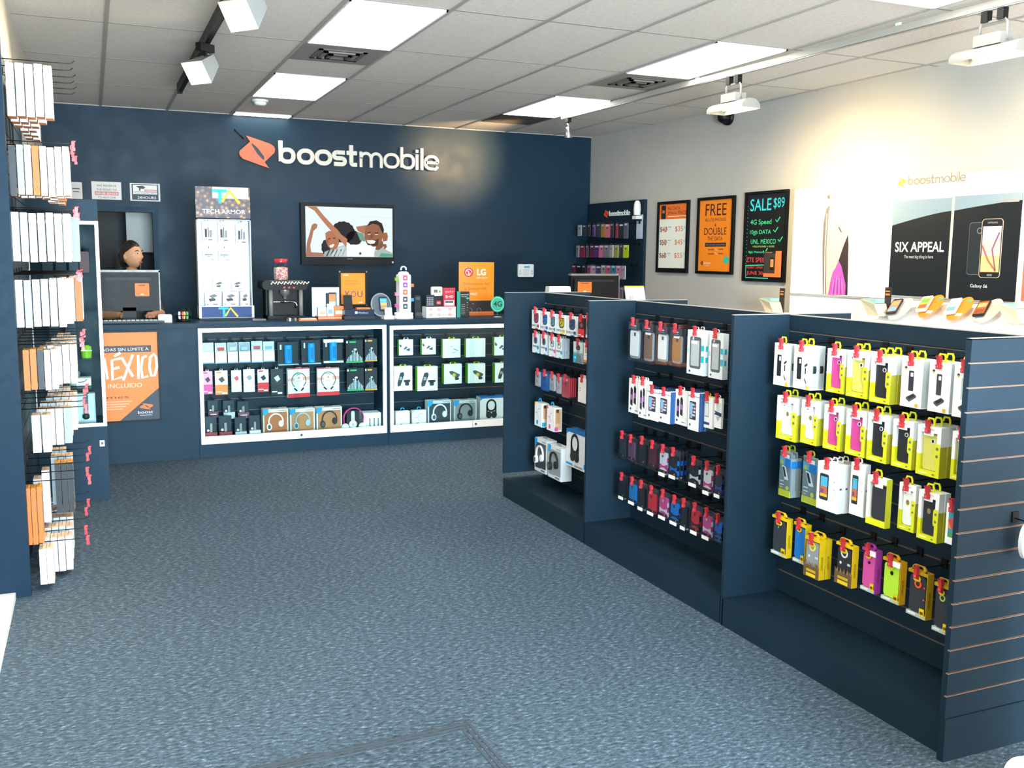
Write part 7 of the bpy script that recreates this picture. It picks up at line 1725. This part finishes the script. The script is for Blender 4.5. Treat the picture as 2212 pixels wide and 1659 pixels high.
# slatwall rack of phone cases on the corner end of the right wall
s1 = on_wall(1386, 600, .04)[0]; ztr = on_wall(1340, 435, .04)[1]
t = thing('slatwall_rack', 'black slatwall rack with white lettering in the back right corner', 'shop display', wall_pt(0.012, 0, .001), WROT)
b = B(); slat_face(b, 0, s1, -.038, 0, .1, ztr, [ztr - .34 - .1 * i for i in range(14)], 'laminate', 'laminate'); b.obj('slatwall_panel', t)
b = B(); qi = [on_wall(u, 452, .042)[0] - .012 for u in (1305, 1314, 1316, 1361)]; brand_icon(b, qi[0], qi[1], ztr - .175, ztr - .085, -.043, -.038, '#e8552e'); b.obj('emblem', t); b = B(); wordmark(b, qi[2], qi[3], ztr - .158, -.044, -.038, '#e8ecec'); b.obj('wordmark', t)
a = on_wall(1376, 455, .05)
t2 = thing('wall_scanner', 'white rounded scanner clipped to the rack edge', 'scanner', wall_pt(s1 - .06, a[1] - .10, .04), WROT)
b = B(); b.lathe([(.036, 0), (.04, .06), (.036, .12), (.022, .15), (.008, .156)], '#e4e6e4', (0, -.042, .05)); b.obj('body', t2)
b = B(); b.box(-.036, .036, -.08, 0, .005, .04, '#d4d8d8'); b.box(-.04, .04, -.05, 0, -.012, .005, 'black_plastic'); b.obj('holder', t2)
a = on_wall(1378, 490, .05)
b = B(); b.box(-.06, .06, -.004, 0, 0, .26, '#b9c6d4'); tag(b.obj('paper_notice', None, wall_pt(s1 - .065, a[1] - .13, .0395), WROT), 'pale blue paper notice on the right edge of the corner rack', 'notice')
G = 'phone cases on the corner rack'
def rack_row(v0, v1, u0, u1, cols, row):
    n = len(cols); F = .22
    for i, cspec in enumerate(cols):
        c, nm = cspec
        ua = u0 + (u1 - u0) * i / n; ub = u0 + (u1 - u0) * (i + 1) / n
        dv = (v1[0] - v0[0]) if isinstance(v0, tuple) else 0
        ta = v0[0] + (v0[1] - v0[0]) * i / n; ba = v1[0] + (v1[1] - v1[0]) * i / n
        sa, za = on_wall(ua, ta, F); sb, _ = on_wall(ub, ta, F); _, zb = on_wall(ua, ba, F)
        w = sb - sa
        pr = make('flatcase', round(w * .86, 2), round(za - zb, 2), .012, c, c, '#2a2d33')
        st = 3 if i % 3 == 0 else 2
        for k in range(1):
            p = wall_pt((sa + sb) / 2, zb, F - k * .03)
            place(pr, p, WROT + math.radians(random.uniform(-16, 16)), f'{nm} phone case, {ORD[i]} from the left, {row} row, corner rack', 'phone accessory', G)
        place(hook_proto(F - .032, False), wall_pt((sa + sb) / 2, za + .008, .0388), WROT, f'hook, {ORD[i]} from the left, {row} row, corner rack', 'peg hook', 'corner rack hooks')
rack_row((486, 482), (510, 516), 1247, 1357, [('#c9ced2', 'pale grey'), ('#3a4350', 'slate'), ('#2a3440', 'navy'), ('#7a4a94', 'purple'), ('#39424e', 'grey'), ('#e0a818', 'amber'), ('#e07a80', 'salmon'), ('#33303f', 'dark violet'), ('#c8283c', 'red'), ('#2b343c', 'black'), ('#6d6a7a', 'smoke grey')], 'top')
rack_row((530, 529), (556, 557), 1242, 1357, [('#b9b0b4', 'patterned grey'), ('#a83050', 'crimson'), ('#3a3440', 'charcoal'), ('#8a2a48', 'wine'), ('#5a3a74', 'violet'), ('#e07a98', 'rose'), ('#8a8f94', 'grey'), ('#dcd4c4', 'cream'), ('#c9c070', 'straw'), ('#3a4048', 'black'), ('#c4d820', 'lime')], 'middle')
rack_row((573, 574), (598, 604), 1234, 1352, [('#a82a58', 'magenta'), ('#1f1c22', 'black'), ('#33222a', 'dark brown'), ('#d84a88', 'pink'), ('#c9a0b0', 'flowered'), ('#5a4a80', 'blue patterned'), ('#a8a098', 'taupe'), ('#d86a88', 'rose pink'), ('#2a9aa8', 'teal'), ('#e088a8', 'light pink'), ('#d8d4dc', 'white')], 'bottom')
rack_row((620, 622), (648, 652), 1333, 1352, [('#c9609a', 'pink'), ('#8a9098', 'grey'), ('#3a3f48', 'dark')], 'lowest')

# ================================================================== left wall: panel, slatwall, hooks loaded with boxes
t = thing('slatwall_bay', 'tall dark slatwall bay on the left wall, crowded with boxes', 'shop display', (XL, -5.45, 0))
b = B(); b.box(-.088, .052, -.021, -.001, 0, 2.62, 'navy_panel'); b.box(0.001, .052, -.001, .02, 0, 2.62, 'navy_panel'); b.obj('end_panel', t)
b = B(); Rl = Matrix.Translation((.02, .02, 0)) @ Matrix.Rotation(math.radians(90), 4, 'Z'); slat_face(b, 0.0, 1.82, 0, .018, 0.02, 2.60, [.12 + .1 * i for i in range(25)], 'laminate', 'laminate'); b.xf(Rl); b.obj('slatwall_panel', t)
XW = XL + .0205
def lbox_proto(w, h, d, c, c2, c3):
    key = ('left', w, h, d, c, c2, c3)
    if key not in PROTO:
        b = B(); b.box(-w / 2, w / 2, 0, d, 0, h, c); r, rr, el, tx, po = face(b, w, h)
        rr(.2, .12, .8, .78, c3, 1, .1); r(.1, .84, .9, .96, c2, 1); r(.1, .03, .6, .08, c2, 1)
        b.box(-w / 2, w / 2, .0, d, h, h + .0004, c2); b.box(-w / 2, w / 2, 0, d, -.0004, 0, '#c98a62')
        k = B(); k.rr(-.018, .018, h - .002, h + .018, .004, d * .45, d * .45 + .002, 'smoke_clear')
        PROTO[key] = [('phone_case_carton', b.mesh('phone_case_carton'), None), ('hang_tab', k.mesh('hang_tab'), 0)]
    return PROTO[key]
G = 'cartons on the left wall'
LR = 'top second third fourth fifth sixth seventh bottom'.split()
def left_row(ri, zt, zb, y0, cols, tip, lock):
    """cols: one entry per hook from the nearest inwards; each entry lists (x of the near edge, thickness, colours, look)"""
    for j, items in enumerate(cols):
        y = y0 + .195 * j
        lng = tip - XW - .012 * (j % 2)
        for i, (x, d, c, look) in enumerate(items):
            h = zt - zb; c2, c3 = ('#e8c8a8', '#b9c2c8') if c not in ('#c4662a', '#2a3038') else ('#f0a848', '#8a8478')
            pr = lbox_proto(.10, round(h - .02, 3), d, c, c2, c3)
            place(pr, (x + d, y + random.uniform(-.003, .003), zb + random.uniform(-.004, .004)), math.radians(90), f'{look}, {ORD[i]} on {["nearest", "second", "third", "fourth", "fifth", "sixth"][j]} hook, {LR[ri]} row, left wall', 'phone accessory', G)
        h = hook_proto(lng, lock and (j % 3 != 2))
        place(h, (XW, y, zt + .004), math.radians(90), f'black hook{" with red lock" if lock and (j % 3 != 2) else ""}, {["nearest", "second", "third", "fourth", "fifth", "sixth"][j]} in {LR[ri]} row, left wall', 'peg hook', 'left wall hooks')
Wt, Or, Gy, Dk = ('#c9d2d6', 'white carton'), ('#c4662a', 'orange carton'), ('#8f9a9f', 'grey carton'), ('#2a3038', 'dark carton')
def run(x0, ks, d=.034, gap=.004):
    out = []
    for k in ks:
        if k is not None: out.append((x0, d, k[0], k[1]))
        x0 += d + gap
    return out
YL = -5.35
left_row(0, 2.505, 2.25, YL, [run(-.468, [Wt] * 5, .033, .006)] + [run(-.468, [Wt] * 4, .033, .006)] + [run(-.468, [Wt] * 3)] + [run(-.45, [Wt] * 2)] * 3, -.18, False)
left_row(1, 2.14, 1.895, YL, [run(-.474, [Dk, Gy, Wt, Or, Wt, Wt, Wt, Wt], .027, .005), run(-.474, [Wt] * 8, .027, .005), run(-.36, [Wt, Wt, Or], .034), run(-.34, [Wt, Wt], .034), run(-.34, [Wt, Wt], .034), run(-.30, [Or], .034)], -.19, True)
left_row(2, 1.835, 1.59, YL, [run(-.478, [Wt, Wt, Wt, Gy, Wt, Wt, Wt], .030, .006), run(-.34, [Wt, Wt, Gy], .034), run(-.27, [Wt, Gy], .034), run(-.25, [Gy], .034), run(-.25, [Gy], .03), []], -.19, True)
left_row(3, 1.525, 1.285, YL, [run(-.478, [Wt, Gy, Wt, Wt, Wt, Wt], .030, .006), run(-.34, [Wt, Wt, Wt], .031), run(-.30, [Wt, Wt, Or], .031), run(-.26, [Gy, Wt], .03), run(-.26, [Wt], .03), run(-.24, [Gy], .03)], -.19, True)
left_row(4, 1.195, .985, YL, [run(-.462, [Or, Or, Dk, Wt, Wt], .026, .004), run(-.40, [Wt, Wt, Wt, Wt, Wt], .03), run(-.38, [Wt, Wt, Wt, Wt], .03), run(-.36, [Wt, Wt, Wt], .03), run(-.34, [Wt, Wt, Gy], .03), run(-.34, [Wt, Gy], .03)], -.19, True)
left_row(5, .885, .685, YL, [run(-.440, [Wt, Wt], .036, .008), run(-.42, [Wt, Wt, Wt, Gy], .034), run(-.42, [Wt, Wt, Wt, Wt], .034), run(-.40, [Wt, Wt, Wt, Wt], .034), run(-.40, [Wt, Gy, Wt, Wt], .034), run(-.40, [Wt, Wt, Wt], .034)], -.19, True)
left_row(6, .530, .235, YL, [run(-.486, [Or, Or, Or], .022, .003), run(-.46, [Wt], .034), run(-.43, [Wt], .034), run(-.375, [Dk, Dk, Dk], .027, .004), run(-.40, [Wt, Wt, Wt], .034), run(-.40, [Wt, Wt], .034)], -.19, True)
left_row(7, .225, .030, YL, [run(-.440, [Wt, Wt], .030, .002), run(-.43, [Wt, Wt, Wt, Wt], .03), run(-.43, [Wt, Wt, Wt, Wt], .03), run(-.43, [Wt, Wt, Wt, Wt], .03), run(-.43, [Wt, Wt, Wt], .03), run(-.43, [Wt, Wt, Wt], .03)], -.21, True)

# glass tower beyond the left wall's hooks
yT = -3.60; xt = -.095
t = thing('glass_tower', 'dark tower case with a white framed glass front, beyond the hanging boxes', 'display case', ((XL + xt) / 2, yT, 0))
W = xt - XL - .004; dT = .5
b = B(); b.box(-W / 2, W / 2, .0, dT, 0, .495, 'laminate_counter'); b.obj('base', t)
b = B(); b.box(-W / 2, W / 2, 0, dT, 1.835, 1.97, 'laminate_counter'); b.obj('top_fascia', t)
b = B(); b.box(-W / 2, W / 2, dT - .02, dT, .495, 1.835, 'laminate'); b.obj('back_panel', t)
b = B(); f = .022
for q in ((-W / 2, W / 2, 1.835 - f, 1.835), (-W / 2, W / 2, .495, .495 + f), (-W / 2, -W / 2 + f, .495 + f, 1.835 - f), (W / 2 - f, W / 2, .495 + f, 1.835 - f)): b.box(q[0], q[1], -.003, .016, q[2], q[3], 'alu_white')
b.obj('frame', t)
b = B(); b.box(-W / 2 + f, W / 2 - f, .004, .008, .495 + f, 1.835 - f, 'glass'); b.obj('glass_pane', t)
b = B(); b.box(W / 2 - .004, W / 2, .016, dT - .02, .495, 1.835, 'glass'); b.obj('side_glass', t)
b = B(); b.box(W / 2 - .05, W / 2 - .02, -.0015, 0, .36, .40, '#dfe6ea'); b.box(W / 2 - .042, W / 2 - .028, -.002, 0, .372, .388, '#5a646a'); b.obj('lock_plate', t)
for z in (.93, 1.25):
    b = B(); b.box(-W / 2 + .01, W / 2 - .008, .03, dT - .03, z, z + .008, 'glass'); b.obj('glass_shelf', t)
cx = (XL + xt) / 2
def tw(name, x, y, z, label, cat='phone accessory', build=None, rz=0.0):
    tt = thing(name, label, cat, (cx + x, yT + y, z), rz); build(tt)
def bl(tt):
    b = B(); b.box(-.045, .045, 0, .03, 0, .11, '#a8c41e'); b.obj('carton', tt); b = B(); b.rr(-.03, .03, .03, .08, .01, -.001, 0, '#7f9a14'); b.obj('label_print', tt)
tw('lime_box', .06, .12, 1.2585, 'lime green box inside the glass tower', build=bl)
def bl(tt):
    b = B(); b.lathe([(.03, 0), (.034, .05), (.03, .075), (.012, .085)], '#7fb82a'); b.obj('body', tt); b = B(); b.box(-.033, .033, -.036, -.03, .048, .054, '#dfe8c0'); b.obj('band', tt)
tw('green_canister', .11, .14, .939, 'small rounded green canister on the tower shelf', build=bl)
def bl(tt):
    b = B(); b.lathe([(.045, 0), (.05, .02), (.02, .05)], '#b9c4c4'); b.obj('base', tt); b = B(); b.tube([(0, 0, .045), (.01, -.01, .08), (-.02, -.02, .115)], .018, '#7a8478'); b.box(-.06, 0, -.05, .01, .10, .155, '#a8a48a'); b.obj('arm', tt); b = B(); b.box(.0, .09, -.06, .04, .001, .05, '#f2f4f4'); b.obj('carton', tt)
tw('car_mount', .04, .2, .752, 'grey jointed phone mount on a white base in the tower', build=bl)
b = B(); b.box(-W / 2 + .01, W / 2 - .008, .03, dT - .03, .742, .75, 'glass'); b.obj('glass_shelf', t)
def bl(tt):
    b = B(); b.box(-.13, .13, 0, .08, 0, .20, '#a9bcc0'); b.box(-.12, .12, -.001, 0, .02, .19, '#c4d4d4'); b.obj('carton', tt)
    b = B()
    for x in (-.02, .07): b.tube([(x, -.012, .06), (x + .004, -.014, .19)], .014, '#3f6a80'); b.lathe([(.012, .03), (.022, .04), (.022, .06), (.014, .066)], '#1f2a30', (x, -.02, 0), 12)
    b.obj('cable', tt)
tw('cable_box', .02, .10, .5045 , 'pale blue box of two dark cables at the tower bottom', build=bl)
for i, (x, z, m) in enumerate([(-.10, 1.45, '#39424c'), (-.02, 1.46, '#2a313a'), (.06, 1.44, '#454c58'), (.12, 1.50, '#8a5a58'), (-.08, 1.02, '#333b45'), (.02, 1.03, '#4a525c')]):
    def bl(tt, m=m):
        b = B(); b.rr(-.032, .032, 0, .14, .008, 0, .01, m); b.obj('case_shell', tt); b = B(); b.box(-.036, .036, -.004, .014, -.004, .16, 'smoke_clear'); b.obj('clear_shell', tt)
        place(hook_proto(.28, False), (cx + x, yT + dT - .0215, z + .155), 0, 'hook in the glass tower, ' + ['dark slate', 'black', 'grey', 'dusty red', 'navy', 'pale slate'][i] + ' case', 'peg hook', 'glass tower hooks')
    tw('hanging_case', x, .22, z, f'{["dark slate", "black", "grey", "dusty red", "navy", "pale slate"][i]} phone case hanging in the glass tower', build=bl)

# carpet mat with a ribbed border near the camera
c0 = on_z(1010, 1566, .004); c1 = on_z(1092, 1659, .004); c2 = on_z(600, 1652, .004)
a1 = math.atan2(c1.y - c0.y, c1.x - c0.x)
t = thing('floor_mat', 'darker grey carpet mat cut off by the bottom edge of the photo', 'mat', (c0.x, c0.y, 0), a1 + math.radians(90))
b = B(); b.box(-1.2, 0, -.9, 0, .0005, .006, 'mat_pile'); b.obj('pile', t)
b = B()
for k in range(3): b.box(-1.22 + .0, .02 - .018 * k, -.018 * k, .010 - .018 * k, .0005, .008, 'mat_edge'); b.box(-.018 * k, .010 - .018 * k, -.92, -.018 * k, .0005, .008, 'mat_edge')
b.obj('ribbed_border', t)

# ================================================================== near right corner: white stand-up board, pack on the end panel
p = on_z(2136, 1640, .40)
t = thing('sandwich_board', 'white rounded plastic board cut off by the lower right corner', 'sign', (1.79, -9.02, 0), math.radians(-12))
b = B()
def corner(cx, cz, r, a0, a1): return arc(cx, cz, r, r, a0, a1, 6)
b.pris([(0, 0)] + corner(.04, .425, .04, 180, 90) + corner(.055, .525, .06, -90, 0) + corner(.165, 1.05, .05, 180, 90) + corner(.60, 1.05, .05, 90, 0) + [(.65, 0)], 0, .02, '#f2f6f6'); b.xf(Matrix.Rotation(math.radians(-8), 4, 'X')); b.obj('board', t)
b = B(); b.ring(.19, .36, .035, .024, -.001, 0, '#39424a', 20, 1, 60, 320); b.tube([(.23, -.001, .36), (.25, -.001, .40)], .004, '#39424a', 5); b.xf(Matrix.Rotation(math.radians(-8), 4, 'X')); b.obj('printed_mark', t)
b = B(); b.box(.2, .55, .20, .23, 0, .02, '#d8dede'); b.tube([(.3, .215, .02), (.33, .16, .9)], .012, '#d8dede'); b.tube([(.45, .215, .02), (.43, .16, .9)], .012, '#d8dede'); b.obj('rear_prop', t)
p = on_y(2214, 1176, -8.36)
pr = make('strip', .06, .13, .02, '#eef2f4', '#eef2f4', '#2a6ab8')
q = Vector((p.x + .036, -8.345, p.z - .06))
t = thing('hanging_pack', 'white and blue pack hanging on the slatted end panel, right edge', 'phone accessory', q)
b = B(); b.ell(0, .06, .03, .06, 0, .015, '#eef2f4', 20); b.obj('card', t)
b = B(); b.rr(-.025, .025, .075, .112, .01, -.002, 0, '#2a6ab8'); b.obj('print', t)
place(hook_proto(.065, False), (q.x, -8.2848, q.z + .124), 0, 'hook on the slatted end panel, right edge', 'peg hook', None)

for o in bpy.data.objects:
    if o.parent is None and o.type in ('EMPTY', 'MESH') and not o.get('category') and not o.get('kind'): print('UNTAGGED', o.name)
for o in bpy.data.objects:
    l = o.get('label')
    if l and o.parent is None and not 4 <= len(l.split()) <= 16: print('LABEL', len(l.split()), l)
